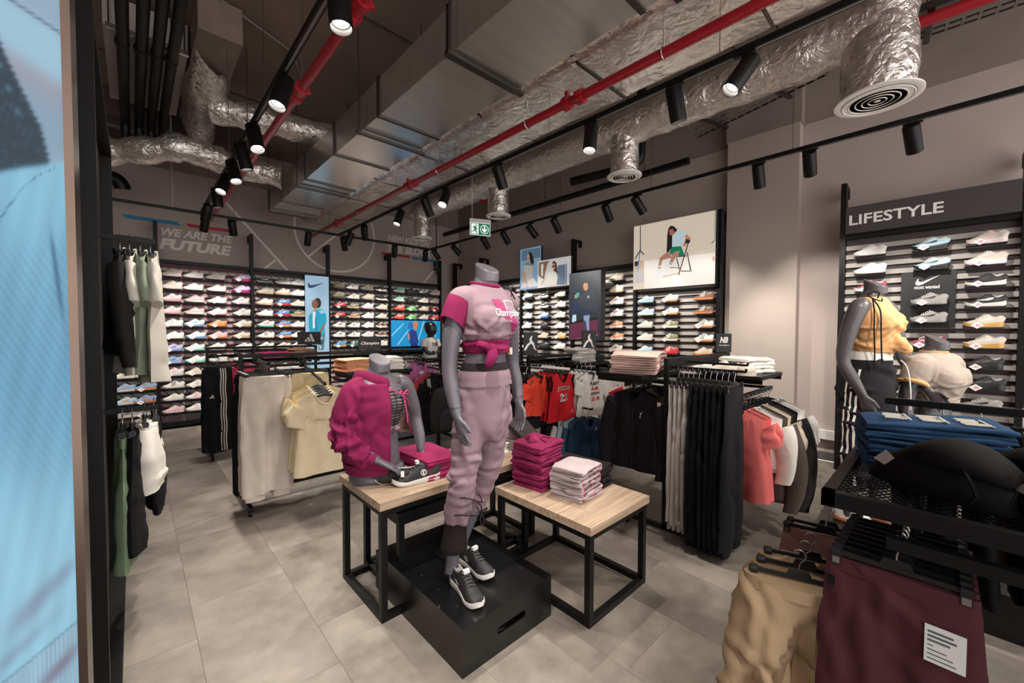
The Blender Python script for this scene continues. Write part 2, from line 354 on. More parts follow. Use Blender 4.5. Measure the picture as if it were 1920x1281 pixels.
# black drain pipe beside the second diffuser and along the right wall
p = pipe('black waste pipe with a bend behind the column diffuser', [(4.25, 2.4, ZC), (4.25, 2.4, 3.62)]+elbow((4.25, 2.4, 3.4), .14, (0, 0, -1), (-.3, .95, 0))+[(4.0, 3.2, 3.36)], .052, m=BLK, name='waste_pipe')
p = pipe('long black pipe running high along the right wall', [(5.05, 2.2, 3.62), (5.05, 7.6, 3.62)], .045, m=BLK, name='waste_pipe')
for y in (2.8, 4.6, 6.6): MB().tube([(5.05, y, 3.65), (5.05, y, ZC)], .005, 6).build('pipe_hanger', DARKSTEEL, p)
pipe('thin grey conduit looping down the upper right wall', [(5.87, .35, ZC), (5.87, .33, 4.35), (5.87, .28, 4.2), (5.87, .28, 3.9)], .014, m=paint('8d837d'), name='conduit')
# ---- left corner: black pipes, wrapped plenum, foil ducts
for i, (x, lab) in enumerate(((-.035, 'leftmost'), (.09, 'second from left'), (.2, 'third from left'), (.305, 'rightmost'))):
    pp = pipe('black insulated pipe hanging high at the left, %s of four' % lab, [(x+.02, 1.0, 4.08), (x, 6.55, 4.08)]+elbow((x, 6.85, 4.08), .16, (0, 1, 0), (0, 0, -1))+[(x, 6.85, 3.82)], .043, m=BLK, name='insulated_pipe')
    for y in (2.6, 5.09):
        MB().lathe([(.047, -.02), (.052, -.02), (.052, .02), (.047, .02)], 16, Matrix.Translation((x, y, 4.08)) @ Matrix.Rotation(math.pi/2, 4, 'X')).tube([(x, y, 4.12), (x, y, ZC)], .004, 6).build('pipe_clamp', BLK, pp)
t = thing('pipe_bracket', 'steel strut rail above the black pipes at the left', 'bracket')
MB().box((-.14, 5.13, 4.2), (.44, 5.17, 4.24)).build('strut', STEEL, t)
for x in (-.12, .41): MB().tube([(x, 5.15, 4.24), (x, 5.15, ZC)], .006, 6).build('rod', DARKSTEEL, t)
t = thing('pipe_bracket', 'dark strut rail under the pipe bends at the left', 'bracket')
MB().box((-.4, 6.94, 3.96), (.6, 6.98, 4.0)).build('strut', DARKSTEEL, t)
for x in (-.36, .56): MB().tube([(x, 6.96, 4.0), (x, 6.96, ZC)], .006, 6).build('rod', DARKSTEEL, t)
tag(MB().box((-.16, 5.2, 4.25), (.44, 6.8, 4.53)).build('fan_coil_unit', paint('a39c97', .55)), 'pale grey ceiling fan unit behind the black pipes', 'air unit')
pl = thing('wrapped_plenum', 'foil-wrapped plenum box with crumpled skirt at the left ceiling', 'air duct')
MB().box((.46, 4.6, 4.2), (.8, 5.5, ZC-.02)).build('plenum_box', mat('brown_board', '8a7a70', .8, noise=.2), pl)
G = []
for i in range(13):
    u = i/12; row = []
    for j in range(17):
        v = j/16
        x = .46+.34*u+.02*math.sin(9*v); y = 4.95+1.65*v+(.35-.1*v)*u; z = 4.2-.16*math.sin(math.pi*u)*(.4+.6*v)-.12*u*v-.05*v
        row.append((x+rnd.uniform(-.008, .008), y+rnd.uniform(-.01, .01), z+rnd.uniform(-.014, .014)))
    G.append(row)
G.append([(p_[0]+.02, p_[1], p_[2]+.16) for p_ in G[-1]]); G.insert(0, [(p_[0]-.01, p_[1], 4.4) for p_ in G[0]])
o = MB().grid(G).build('foil_skirt', FOIL, pl, ang=180)
sm = o.modifiers.new('thickness', 'SOLIDIFY'); sm.thickness = .01
round_duct('round_air_duct', 'foil round duct leaving the plenum towards the galvanised duct', [(.7, 5.75, 4.02), (1.0, 5.62, 4.0), (1.5, 5.5, 3.98), (2.2, 5.3, 3.95)], .15, 20)
round_duct('round_air_duct', 'foil round duct sagging across the left above the back wall', [(-1.3, 6.75, 3.6), (-.6, 6.7, 3.56), (-.15, 6.6, 3.56), (.2, 6.35, 3.6), (.45, 6.25, 3.68), (.9, 6.3, 3.64), (1.2, 6.25, 3.6), (1.5, 6.15, 3.58)], .15, 20, noise=.02)
p = pipe('black waste pipe stub with round end at the back left', [(-.75, 7.3, 3.46), (-.3, 7.32, 3.46)]+elbow((-.08, 7.35, 3.46), .12, (1, 0, 0), (0, .2, -1)), .085, m=BLK, name='waste_pipe')
MB().tube([(-.5, 7.31, 3.54), (-.5, 7.31, ZC)], .005, 6).build('pipe_hanger', DARKSTEEL, p)
pipe('thin pale conduit dropping to the back spotlight track', [(.4, 7.05, ZC), (.4, 7.05, 3.12)], .01, m=paint('a89f99'), name='conduit')
pipe('thin grey conduit crossing the ceiling boards', [(-.2, 4.2, 4.53), (1.3, 4.9, 4.53), (1.5, 5.3, 4.53)], .012, m=paint('8d837d'), name='conduit')
for i, y in enumerate((1.6, 3.9, 6.3)):
    struct(MB().box((X0, y-.006, ZC-.012), (XR, y+.006, ZC)).build('trim_%d' % (4+i), mat('joint_shadow_gap', '3a312d', .9)), 'dark joint line between ceiling slabs, %s from the camera' % ORD[i], 'ceiling joint')  # thin dark strips mark the slab joints
bm = struct(MB().box((X0, 7.2, 4.2), (1.45, 8.23, ZC)).build('beam', mat('beam_concrete', '4d423e', .85, noise=.25, nscale=2)), 'concrete ceiling beam at the back left, darkened to dim the corner', 'beam')  # beam placed here in a darker tone to keep the ceiling corner dim
# ---------------------------------------------------------------- spotlight tracks
ZT = 3.1
LENS = mat('lamp_lens', 'fff4e6', .4, emit=22)
def track(label, a, b):
    t = thing('spotlight_track', label, 'light track'); a = Vector((*a, ZT)); b = Vector((*b, ZT)); d = (b-a); L = d.length; M = frame(a, d, (-d.y, d.x, 0))
    MB().box((0, -.018, -.018), (L, .018, .018), M).build('rail', BLK, t)
    MB().box((0, -.007, -.0195), (L, .007, -.0175), M).build('conductor_slot', paint('6f6b68', .4), t)
    k = max(2, int(L/1.3))
    for i in range(k):
        q = M @ Vector((L*(i+.5)/k, 0, 0)); MB().tube([(q.x, q.y, ZT+.01), (q.x, q.y, ZC)], .0022, 5).build('suspension_wire', DARKSTEEL, t)
    return t
track('black spotlight track across the back wall', (-2.2, 6.98), (4.34, 6.98))
track('black spotlight track along the right wall', (4.3, 6.96), (4.25, -2.4))
track('black spotlight track over the middle of the shop', (2.54, 6.94), (2.54, -2.4))
track('black spotlight track at the left beside the red pipe', (.7, 6.94), (.69, -1.8))
SPOTS = []
_s1 = MB().box((-.055, -.014, -.03), (.055, .014, -.014)).mesh('adapter')
_s2 = MB().tube([(0, 0, -.02), (0, 0, -.065)], .011, 10).mesh('stem')
_s3 = MB().lathe([(.046, .075), (.05, .07), (.05, -.135), (.046, -.135), (.041, -.118), (.041, -.1)], 28).mesh('lamp_housing')
_s4 = MB().lathe([(.036, -.108), (.02, -.112), (.001, -.113)], 20).mesh('lens')
for me, m in ((_s1, BLK), (_s2, BLK), (_s3, BLK), (_s4, LENS)): me.materials.append(m)
def spot(x, y, target, where, w=1.0, cone=52):
    t = thing('track_spotlight', 'black cylindrical track spotlight ' + where, 'spotlight', (x, y, ZT), 0, 'track spotlights')
    dirn = (Vector(target)-Vector((x, y, ZT-.12))).normalized(); q = dirn.to_track_quat('-Z', 'Y')
    a = link('adapter', _s1, t); 
    if y < 6.97 or x > 4.3: a.rotation_euler = (0, 0, math.pi/2)
    link('stem', _s2, t)
    h = link('lamp_housing', _s3, t, (0, 0, -.11)); h.rotation_mode = 'QUATERNION'; h.rotation_quaternion = q
    link('lens', _s4, h)
    li = bpy.data.lights.new('spot_beam', 'SPOT'); li.energy = SPOT_W*w; li.spot_size = math.radians(cone); li.spot_blend = .7
    li.shadow_soft_size = .035; li.color = (1, .935, .85)
    lo = bpy.data.objects.new('spot_beam', li); COL.objects.link(lo); lo.parent = h; lo.location = (0, 0, -.122)
    SPOTS.append(lo); return t
YW = 7.9
# back track
for x, tx, w in ((-1.6, -1.5, 'far left'), (-.6, -.4, 'at the left, half hidden by the clothes'), (.74, .55, 'in front of the blue wall bar'), (1.05, 1.4, 'in front of the red wall bar'), (2.06, 2.1, 'left of the middle track end'), (2.62, 3.3, 'at the middle track end'), (3.55, 3.8, 'below the NEW KIDS letters'), (4.2, 4.6, 'nearest the back corner')):
    spot(x, 6.98, (tx, YW, 1.25), 'on the back track '+w, .72, 66)
# right track
for i, y in enumerate((6.75, 6.1, 5.25, 4.75, 4.17, 3.7, 2.87, 2.45, 1.21, .82, .19, -.6, -1.4)):
    spot(4.28, y, {10: (5.62, .0, 1.4), 11: (3.75, .2, 1.2), 12: (3.2, .3, 1.2)}.get(i, (5.62, y+(-.3 if i % 3 == 1 else .15), 1.6 if i != 8 else .9)), 'on the right wall track, %s from the back corner' % ORD[i], 1.0, 62)
# middle track
for i, (y, tg) in enumerate(((6.5, (2.0, 7.5, .6)), (5.95, (3.4, 7.6, .6)), (4.85, (1.6, 4.6, .8)), (4.2, (3.9, 4.6, .8)), (3.8, (1.4, 3.2, .9)), (2.9, (3.8, 3.2, .9)), (1.85, (2.0, 1.7, .5)), (1.2, (3.3, 1.1, .8)), (.8, (1.5, 1.9, .8)), (-.5, (3.5, .25, 1.2)), (-1.1, (1.7, -.1, .9)))):
    spot(2.54, y, tg, 'on the middle track, %s from the back' % ORD[i], 1.0, 58)
# left track
for i, (y, tg) in enumerate(((6.3, (.3, 7.6, .6)), (5.5, (.9, 5.6, .8)), (4.95, (-.1, 4.2, .8)), (4.5, (1.0, 3.6, .5)), (4.05, (1.2, 4.0, .7)), (3.6, (.9, 2.7, .7)), (2.8, (.0, 2.4, .6)), (1.87, (.8, 1.6, 0)), (.9, (1.2, 1.9, .9)), (0, (.9, .9, 0)))):
    spot(.69, y, tg, 'on the left track, %s from the back' % ORD[i], 1.0, 60)
# exit sign
t = thing('exit_sign', 'green emergency exit sign with running figure and down arrow', 'exit sign', (3.52, 4.4, 0))
GR = glow('08754a', .3); WH = glow('f4fff8', .42)
ex = frame((-.13, .07, 2.83), (1, -.42, 0), (0, 0, 1))
MB().box((-.005, .165, -.018), (.295, .215, .018), ex).build('housing', paint('cfcac6'), t)
MB().box((0, -.005, -.006), (.29, .165, .002), ex).build('sign_plate', WH, t)
pl = MB().box((.006, .0, .002), (.284, .16, .003), ex).build('green_field', GR, t)
MB().prism([(.018, .012), (.12, .012), (.12, .15), (.018, .15)], .001, ex @ Matrix.Translation((0, 0, .003))).build('doorway', WH, t)
MB().prism(rpoly(.09, .128, .012, .012, 10), .001, ex @ Matrix.Translation((0, 0, .0042))).prism([(.05, .118), (.085, .115), (.098, .085), (.108, .08), (.104, .072), (.088, .076), (.082, .07), (.096, .045), (.104, .02), (.092, .018), (.08, .04), (.062, .062), (.05, .04), (.02, .038), (.02, .048), (.044, .05), (.06, .09), (.052, .1), (.04, .09), (.034, .096)], .001, ex @ Matrix.Translation((0, 0, .0042))).build('running_figure', GR, t)
MB().prism(rpoly(.205, .08, .062, .062, 28), .001, ex @ Matrix.Translation((0, 0, .003))).build('arrow_ring', WH, t)
MB().prism(rpoly(.205, .08, .054, .054, 28), .001, ex @ Matrix.Translation((0, 0, .0036))).build('arrow_field', GR, t)
MB().prism([(.196, .13), (.214, .13), (.214, .075), (.24, .1), (.24, .074), (.205, .03), (.17, .074), (.17, .1), (.196, .075)], .001, ex @ Matrix.Translation((0, 0, .0044))).build('down_arrow', WH, t)
for u in (.03, .26): 
    q = ex @ Vector((u, .2, 0)); MB().tube([q, (q.x, q.y, ZC)], .004, 6).build('suspension_rod', paint('b9b3ae'), t)

p = thing('drop_rod', 'thin black rod with junction box hanging near the back corner', 'rod')
MB().tube([(4.4, 6.9, 2.66), (4.4, 6.9, ZC)], .009, 8).build('rod', BLK, p); MB().box((4.35, 6.88, 2.68), (4.46, 6.92, 2.74)).tube([(4.4, 6.9, 2.6), (4.4, 6.9, 2.68)], .016, 8).build('junction_box', BLK, p)
# ================================================================ slatted shoe walls
def stripe_mat(name, base, rough, red=True):
    """slat paint with thin printed diagonal pin-stripes (red towards one side, black towards the other)"""
    m = bpy.data.materials.new(name); m.use_nodes = True; nt = m.node_tree; b = nt.nodes['Principled BSDF']; N = nt.nodes.new; L = nt.links.new
    tc = N('ShaderNodeNewGeometry'); sx = N('ShaderNodeSeparateXYZ'); L(tc.outputs['Position'], sx.inputs[0])
    def M(op, a, b_=None, c=None):
        n = N('ShaderNodeMath'); n.operation = op
        for i, q in enumerate((a, b_, c)):
            if q is None: continue
            if isinstance(q, (int, float)): n.inputs[i].default_value = q
            else: L(q, n.inputs[i])
        return n.outputs[0]
    u = M('MULTIPLY_ADD', sx.outputs[2], .95, sx.outputs[0])          # x + .95 z
    s = M('FRACT', M('MULTIPLY', u, 1/.122)); st = M('LESS_THAN', s, .14)
    w1 = M('MULTIPLY', M('GREATER_THAN', u, 1.35), M('LESS_THAN', u, 3.75))
    mc = N('ShaderNodeMix'); mc.data_type = 'RGBA'; mc.inputs[6].default_value = lin('1c181b'); mc.inputs[7].default_value = lin('a81a38'); L(w1, mc.inputs[0])
    mx = N('ShaderNodeMix'); mx.data_type = 'RGBA'; mx.inputs[6].default_value = lin(base); L(st, mx.inputs[0]); L(mc.outputs[2], mx.inputs[7])
    L(mx.outputs[2], b.inputs['Base Color']); b.inputs['Roughness'].default_value = rough
    return m
SL_S = stripe_mat('slat_paint_striped', 'aaa5a2', .6); BK_S = stripe_mat('backboard_striped', '4a4346', .75)
SL_P = mat('slat_paint', 'aca6a1', .6); BK_P = mat('backboard_dark', '453e3d', .75)
SHELFM = mat('shelf_black_steel', '242122', .5)
PITCH_R, ZTOP = .186, 2.30           # shoe rows: height of row k = ZTOP - k*PITCH_R
def rowz(k): return ZTOP-k*PITCH_R
_slats = {}
def wall_unit(label, axis, u0, u1, face, striped, zlo=.1, last=False, ztop=2.5, first_post=True):
    """one bay of slatted wall; axis 'x' = back wall (runs along x at y=face), 'y' = right wall (runs along y at x=face)"""
    t = thing('shoe_wall_unit', label, 'shoe wall')
    mp = (lambda u, d, z: (u, face+d, z)) if axis == 'x' else (lambda u, d, z: (face+d, u, z))
    def bx(u_, d_, z_): return MB().box(tuple(map(min, mp(u_[0], d_[0], z_[0]), mp(u_[1], d_[1], z_[1]))), tuple(map(max, mp(u_[0], d_[0], z_[0]), mp(u_[1], d_[1], z_[1]))))
    bx((u0, u1), (.025, .05), (zlo, ztop)).build('backboard', BK_S if striped else BK_P, t)
    z = ZTOP+.13; h = PITCH_R/2
    while z > zlo+.08:
        bx((u0+.02, u1-.02), (0, .024), (z-.047, z)).build('slat', SL_S if striped else SL_P, t); z -= h
    bx((u0, u1), (-.03, .05), (ztop, ztop+.05)).build('top_rail', BLK, t)
    bx((u0, u1), (-.05, .05), (zlo-.06, zlo)).build('bottom_rail', BLK, t)
    bx((u0, u1), (-.02, .045), (zlo, zlo+.09)).build('kick_board', mat('kick_grey', '6d6562', .6), t)
    for u in ([u0] if first_post else [])+([u1] if last else []):
        p = bx((u-.024, u+.024), (-.055, .05), (0, 3.1)).build('post', BLK, t)
        bx((u-.02, u+.02), (.05, .2), (3.06, 3.1)).build('wall_hook', BLK, p); bx((u-.02, u+.02), (.15, .2), (2.98, 3.06)).build('wall_hook', BLK, p)
    return t
YF, XF = 7.97, 5.64          # front faces of the slats
BX = [-.97, .25, 1.455, 2.69, 3.925, 5.16]; RY = [8.03, 7.02, 5.72, 4.44, 3.23, 2.02]
back_units = [wall_unit(l, 'x', a, b, YF, True, last=(i == 4)) for i, (l, a, b) in enumerate(zip(('slatted shoe wall bay at the far left around the landscape screen', 'slatted shoe wall bay under the FUTURE lettering', 'slatted shoe wall bay left of the tall blue light box', 'slatted shoe wall bay right of the tall blue light box', 'slatted shoe wall bay in the back corner above the basketball screen'), BX[:-1], BX[1:]))]
right_units = [wall_unit(l, 'y', b, a, XF, False, first_post=True, last=(i == 0)) for i, (l, a, b) in enumerate(zip(('slatted shoe wall bay in the right corner behind the pink mannequin', 'slatted shoe wall bay hidden behind the pink mannequin', 'slatted shoe wall bay under the two fashion posters', 'slatted shoe wall bay beside the dark sitting-man poster', 'slatted shoe wall bay under the woman-on-chair light box'), RY[:-1], RY[1:]))]
right_units.append(wall_unit('slatted shoe wall bay under the LIFESTYLE sign', 'y', -.47, .76, XF, False, last=True))
lf = right_units[-1]
lettering('sign_text', 'LIFESTYLE', (.685, .105), frame((XF-.083, .705, 2.635), (0, -1, 0), (0, 0, 1)), paint('f4f2f0', .5), MB().box((XF-.08, -.44, 2.55), (XF+.05, .735, 2.83)).build('sign_board', mat('sign_dark', '3f3a39', .6), lf), bold=.02)
# header boxes of the far left bay
MB().box((-.95, YF-.03, 2.55), (.225, YF+.05, 2.78)).build('header_board', mat('header_navy', '272528', .6), back_units[0])
# ---------------------------------------------------------------- shoes
def shoe_meshes(style, n=14, ring=12):
    """toe at +x, heel at -x, sole on z=0; length about .28"""
    L = .285; T = np.linspace(0, 1, n)
    ws = np.interp(T, [0, .03, .12, .35, .55, .72, .86, .95, 1], [.012, .028, .036, .031, .038, .047, .043, .028, .008])
    if style == 'chunky': th = np.interp(T, [0, .1, .4, .75, 1], [.046, .046, .036, .03, .034]); hs = 1.08; ws = ws*1.06
    elif style == 'runner': th = np.interp(T, [0, .15, .45, .75, 1], [.042, .036, .028, .024, .032]); hs = 1.0
    else: th = np.interp(T, [0, .2, .7, 1], [.027, .026, .023, .027]); hs = .97
    z0 = np.interp(T, [0, .06, .3, .75, .9, 1], [.008, .001, 0, 0, .006, .022 if style != 'court' else .012])
    X = (T-.5)*L; zt = z0*.75+th
    sole = MB(); R = []
    for x, w, a, b in zip(X, ws, z0, zt):
        R.append([(x, -w*.9, a), (x, w*.9, a), (x, w*1.06, a+(b-a)*.45), (x, w, b), (x, -w, b), (x, -w*1.06, a+(b-a)*.45)])
    sole.rings(R)
    top = np.interp(T, [0, .05, .14, .25, .33, .40, .5, .62, .75, .88, .96, 1], np.array([.075, .098, .09, .083, .098, .113, .098, .078, .063, .052, .04, .03]))*hs
    top = np.maximum(top, zt+.002)
    up = MB(); R = []
    A = np.linspace(-.12, math.pi+.12, ring)
    for i, (x, w, b, h) in enumerate(zip(X, ws, zt, top)):
        narrow = np.interp(T[i], [0, .3, .55, 1], [.78, .62, .75, .98])
        ringp = []
        for a in A:
            s = max(0, math.sin(a)); c = math.cos(a)
            k = 1-(1-narrow)*s**1.2
            ringp.append((x-.012*s*(T[i] < .08), w*.95*np.sign(c)*abs(c)**.75*k, b-.004+(h-b+.004)*s**.8))
        R.append(ringp)
    up.rings(R)
    def surf(t, side, f, off=.0015):
        """a point on the side wall: f = 0 at the sole, 1 near the top"""
        x = (t-.5)*L; w = np.interp(t, T, ws); b = np.interp(t, T, zt); h = np.interp(t, T, top); nr = np.interp(t, [0, .3, .55, 1], [.78, .62, .75, .98])
        a = math.radians(8+62*f); s = math.sin(a); c = math.cos(a)
        y = (w*.95*c**.75*(1-(1-nr)*s**1.2)+off)*side; return (x, y, b-.004+(h-b+.004)*s**.8+off*.5)
    lin_ = MB(); P = []
    for k in range(14):
        a = 2*math.pi*k/14; t = .185+.155*math.cos(a); h = np.interp(t, T, top); w = np.interp(t, T, ws)
        P.append(((t-.5)*L, w*.6*math.sin(a), h+.002))
    cx = np.mean([p[0] for p in P]); lin_.rings([P, [((p[0]-cx)*.8+cx, p[1]*.75, p[2]-.022) for p in P]], cap=False); lin_.add([((p[0]-cx)*.8+cx, p[1]*.75, p[2]-.02) for p in P], [tuple(range(14))])
    lin_.add(P, [tuple(range(14))])
    lace = MB()
    for k in range(5):
        t = .44+.055*k; h = np.interp(t, T, top); w = np.interp(t, T, ws)*.5
        lace.tube([((t-.5)*L, -w, h-.006), ((t-.5)*L+.004, -w*.4, h+.003), ((t-.5)*L+.008, w*.4, h+.003), ((t-.5)*L, w, h-.006)], .0042, 6)
    mark = MB()
    for sd in (-1, 1):
        if style == 'court':
            for k in range(3):
                t0 = .40+.075*k; q = [surf(t0+.04-.07*f, sd, f) for f in (.0, .35, .7, .95)]+[surf(t0+.04-.07*f+.032, sd, f) for f in (.95, .7, .35, .0)]
                mark.add(q, [(0, 1, 6, 7), (1, 2, 5, 6), (2, 3, 4, 5)])
        else:
            up_ = [(.28, .62), (.38, .36), (.5, .3), (.6, .42), (.72, .66)]; lo = [(.33, .2), (.44, .1), (.55, .2), (.66, .42)]
            q = [surf(t, sd, f) for t, f in up_]+[surf(t, sd, f) for t, f in lo[::-1]]
            mark.add(q, [(0, 1, 8), (1, 7, 8), (1, 2, 7), (2, 6, 7), (2, 3, 6), (3, 5, 6), (3, 4, 5)])
    out = []
    for nm, mb in (('upper', up), ('sole', sole), ('lining', lin_), ('laces', lace), ('side_mark', mark)):
        me = mb.mesh('shoe_'+style+'_'+nm, 50); me.materials.append(BLK); out.append((nm, me))
    return out
SHOES = {s: shoe_meshes(s) for s in ('runner', 'court', 'chunky')}
_tag = MB().prism([(-.048, 0), (0, -.03), (.048, 0), (0, .03)], .0015).mesh('price_tag'); _tag.materials.append(WHITE)
_tagt = text_mesh('-30', .032, bold=.02, extrude=.0004, align='CENTER'); _tagt.transform(Matrix.Translation((0, -.011, .0022))); _tagt.materials.append(paint('c4183a'))
PAL = dict(W='dcd8d2', C='cfc6b8', P='dbaab2', Q='e2cfd0', B='242225', G='9d9995', D='57534f', T='8fd0c0', R='c23034', N='5fae54', O='d98a55', U='3d79b5', V='7d9fc4', K='c9b094', L='b9a9d0', M='a8275e', E='7a7550', S='a9c6d6', H='7c5a4a', Y='cfa25c', I='e2463a', F='8d3b4c', J='1f5e56')
def shoe(style, cols, loc, rz, label, group, price=False, scale=1.0):
    u, so, mk = [PAL[c] for c in cols[:3]]; li = PAL[cols[3]] if len(cols) > 3 else 'd0cbc6'
    t = thing('sneaker', label, 'shoe', loc, rz, group); t.scale = (scale*.86, scale*.9, scale*1.02)
    mm = dict(upper=mat('shoe_'+u, u, .6, noise=.1, nscale=40), sole=mat('sole_'+so, so, .5), lining=mat('lining_'+li, li, .9), laces=mat('lace_'+mk+u, 'e9e6e1' if u != PAL['B'] else '3c3a3c', .8), side_mark=mat('mark_'+mk, mk, .5))
    for nm, me in SHOES[style]: shared(link(nm, me, t), [mm[nm]])
    if price:
        M = frame((.05, .062, .016), (-1, 0, 0), (0, -.3, .95)); p = link('price_tag', _tag, t); p.matrix_local = M; link('price_print', _tagt, p)
    return t
CN = dict(W='white', C='cream', P='pink', Q='pale pink', B='black', G='grey', D='dark grey', T='mint', R='red', N='green', O='orange', U='blue', V='light blue', K='beige', L='lilac', M='magenta', E='olive', S='ice blue', H='brown', Y='tan', I='scarlet', F='maroon', J='dark green')
STYLE = {'r': 'runner', 'c': 'court', 'k': 'chunky'}; SN = {'r': 'running shoe', 'c': 'low court sneaker', 'k': 'chunky trainer'}
_sh = MB().box((-.12, -.03, -.008), (.12, .085, 0)).box((-.12, .075, -.008), (.12, .085, .02)).mesh('shelf'); _sh.materials.append(SHELFM)
def stock(unit, bay, axis, cols, rows, price_p=.4):
    """rows: {row: 'codes separated by spaces'} each code style+upper+sole+mark(+!) ; '-' leaves a gap"""
    for k, line in rows.items():
        for i, code in enumerate(line.split()):
            if code == '-': continue
            pr = code.endswith('!'); code = code.rstrip('!'); u = cols[i]+rnd.uniform(-.012, .012); z = rowz(k)
            if axis == 'x': loc, rz = (u, YF-.085, z), math.pi+rnd.uniform(-.08, .08)
            else: loc, rz = (XF-.085, u, z), math.pi/2+rnd.uniform(-.08, .08)
            lab = '%s%s %s, %s row, %s from left, %s' % (CN[code[1]], '' if code[1] == code[2] else '-'+CN[code[2]], SN[code[0]], ORD[k], ORD[i], bay)
            shoe(STYLE[code[0]], code[1:], loc, rz, lab, 'shoes in the '+bay, pr, rnd.uniform(.97, 1.04))
            s = link('shelf', _sh, unit, (loc[0], loc[1]+.0, z) if axis == 'x' else (loc[0], loc[1], z)); s.rotation_euler = (0, 0, 0 if axis == 'x' else -math.pi/2)
            if axis == 'x': s.location.y = YF-.085
U = back_units
stock(U[0], 'far left bay', 'x', [-.7, -.4, -.12, .1], {0: 'rPQW rPQW rPQW rPQW', 1: 'rPQW rPQW rPWW rPQW', 2: 'rQWL rQWL rWWL rLWP', 3: 'rSWL rSWL rSWL rLWP!', 7: 'cWWG cWWG cWWG cWWG!', 8: 'cWWG cWWG cCWG cCWG!', 9: 'rVWO rVWO rVWO rVOO!', 10: 'rVWO rVWO rSWO rVOO!', 11: 'rGWD rGWD rGWD rGWD!'})
stock(U[1], 'FUTURE bay', 'x', [.41, .68, .96, 1.29], {0: 'kCQK cWWW cWWW kLMW!', 1: 'kCQK cWWW cWWW kLMW!', 2: 'kQPP rPWW cQWP! kWQL!', 3: 'kQPP rPWW cQPP! kWWL!', 4: 'cWWG! rWVV! cOOK! rCKW!', 5: 'cWWC! rWVS! cPOK! rCKW!', 6: 'rLVU! rWTW! kWWC cWWG', 7: 'rVLU! rWTW! kCWW cWWG', 8: 'kQWP! cCWK! cWWG cWWG', 9: 'cWWB cWWK! cWWG cWWG', 10: 'cWWC cQWP cWWG cWWG', 11: 'cPQW cWWP cWWG cWWG'})
stock(U[2], 'bay left of blue light box', 'x', [1.63, 1.9, 2.13], {0: 'rDGW kGWD rWWV', 1: 'rCKW kCKW rWWS', 2: 'rCKW kURW! rCWW', 3: 'rWWW kURW! rEKW', 4: 'rWTR kUOO! rWWS', 5: 'cWWB kUOY! rWWW', 6: 'rWWG rCWG rWWG', 7: 'rGWW rCWG rWWG', 8: 'rBWG rCWG rWWG'})
stock(U[3], 'bay right of blue light box', 'x', [2.86, 3.13, 3.42, 3.71], {0: 'kEDE cWWB kKGW rBWB!', 1: 'kEDE cWWB kKGW rBWB', 2: 'rRBW! rEKW kQPW rCCK', 3: 'rRBW! rHKW kWQW rCCK', 4: 'rWWB cWWB rQWP! rHWB!', 5: 'rWWB cWWB rQWP rHWB', 6: 'rUYN! cJJW! rWWG rWWG'})
stock(U[4], 'corner bay above basketball screen', 'x', [4.1, 4.39, 4.68, 4.97], {0: 'rTWT rBBD rWBB rQWR!', 1: 'rTWT rBBD rCWK rCKW', 2: 'rIIW rNNW! rCKW rRBB!', 3: 'rIIW rNNW! rWQW rRRW!'})
V = right_units
stock(V[0], 'right corner bay', 'y', [7.75, 7.35], {k: ('rBBD rBBW', 'rWWG rWWG')[k//2 % 2] for k in range(8)})
stock(V[1], 'bay behind pink mannequin', 'y', [6.75, 6.4, 6.05], {0: 'rBBD rBBD rBBD', 1: 'rBBD rBBD rBBD', 2: 'rWWG rWWG cWWC', 3: 'rWWG rWWG cWWC', 4: 'rWWG rWWG rBDB', 5: 'rWWG cWWG rWWG', 6: 'rWWG rWWG rWWG'})
stock(V[2], 'bay under fashion posters', 'y', [5.5, 5.08, 4.68], {1: 'rTBT! rBWW! rWWQ!', 2: 'rTWT! rBWW! rWQW!', 3: 'rWWS rSUS! rCCW!', 4: 'rQWW! rBBD! rQWW!', 5: 'rCCW! rKCW rKYY!', 6: 'rDWB! rBBD rQCW!'})
stock(V[3], 'bay beside sitting-man poster', 'y', [4.08, 3.53], {0: '- kCKK', 1: '- kCKK', 2: '- kCWF!', 3: '- kWWF!', 4: '- rOWW!', 5: '- rOWW!', 6: 'kCCK rCWF!', 7: '- rWWG'})
stock(V[4], 'bay under woman-on-chair light box', 'y', [3.03, 2.66, 2.19], {2: 'cSSW cWOB! cHOW', 3: 'cSWW cWOB! cHOW', 4: 'cCCW cEWW! cWOJ!', 5: 'cCWW cEWW! cWOJ!', 6: 'cSOW cRRW cKOW', 7: 'cCWW cWWG cWWG'})
stock(V[5], 'LIFESTYLE bay', 'y', [.53, .1, -.25], {0: 'cWWW rSBB! kCQP!', 1: 'cWWW rSBB! kCQP!', 2: 'rFWW! - rBWB!', 3: '- - rBWW!', 4: '- - kCYW!', 5: 'cWWW rFGW! kCYW!', 6: 'cWWG - kBBD!', 7: 'cWWG - kBBD!', 8: 'cWWG rGWB rGWB!'}, .9)
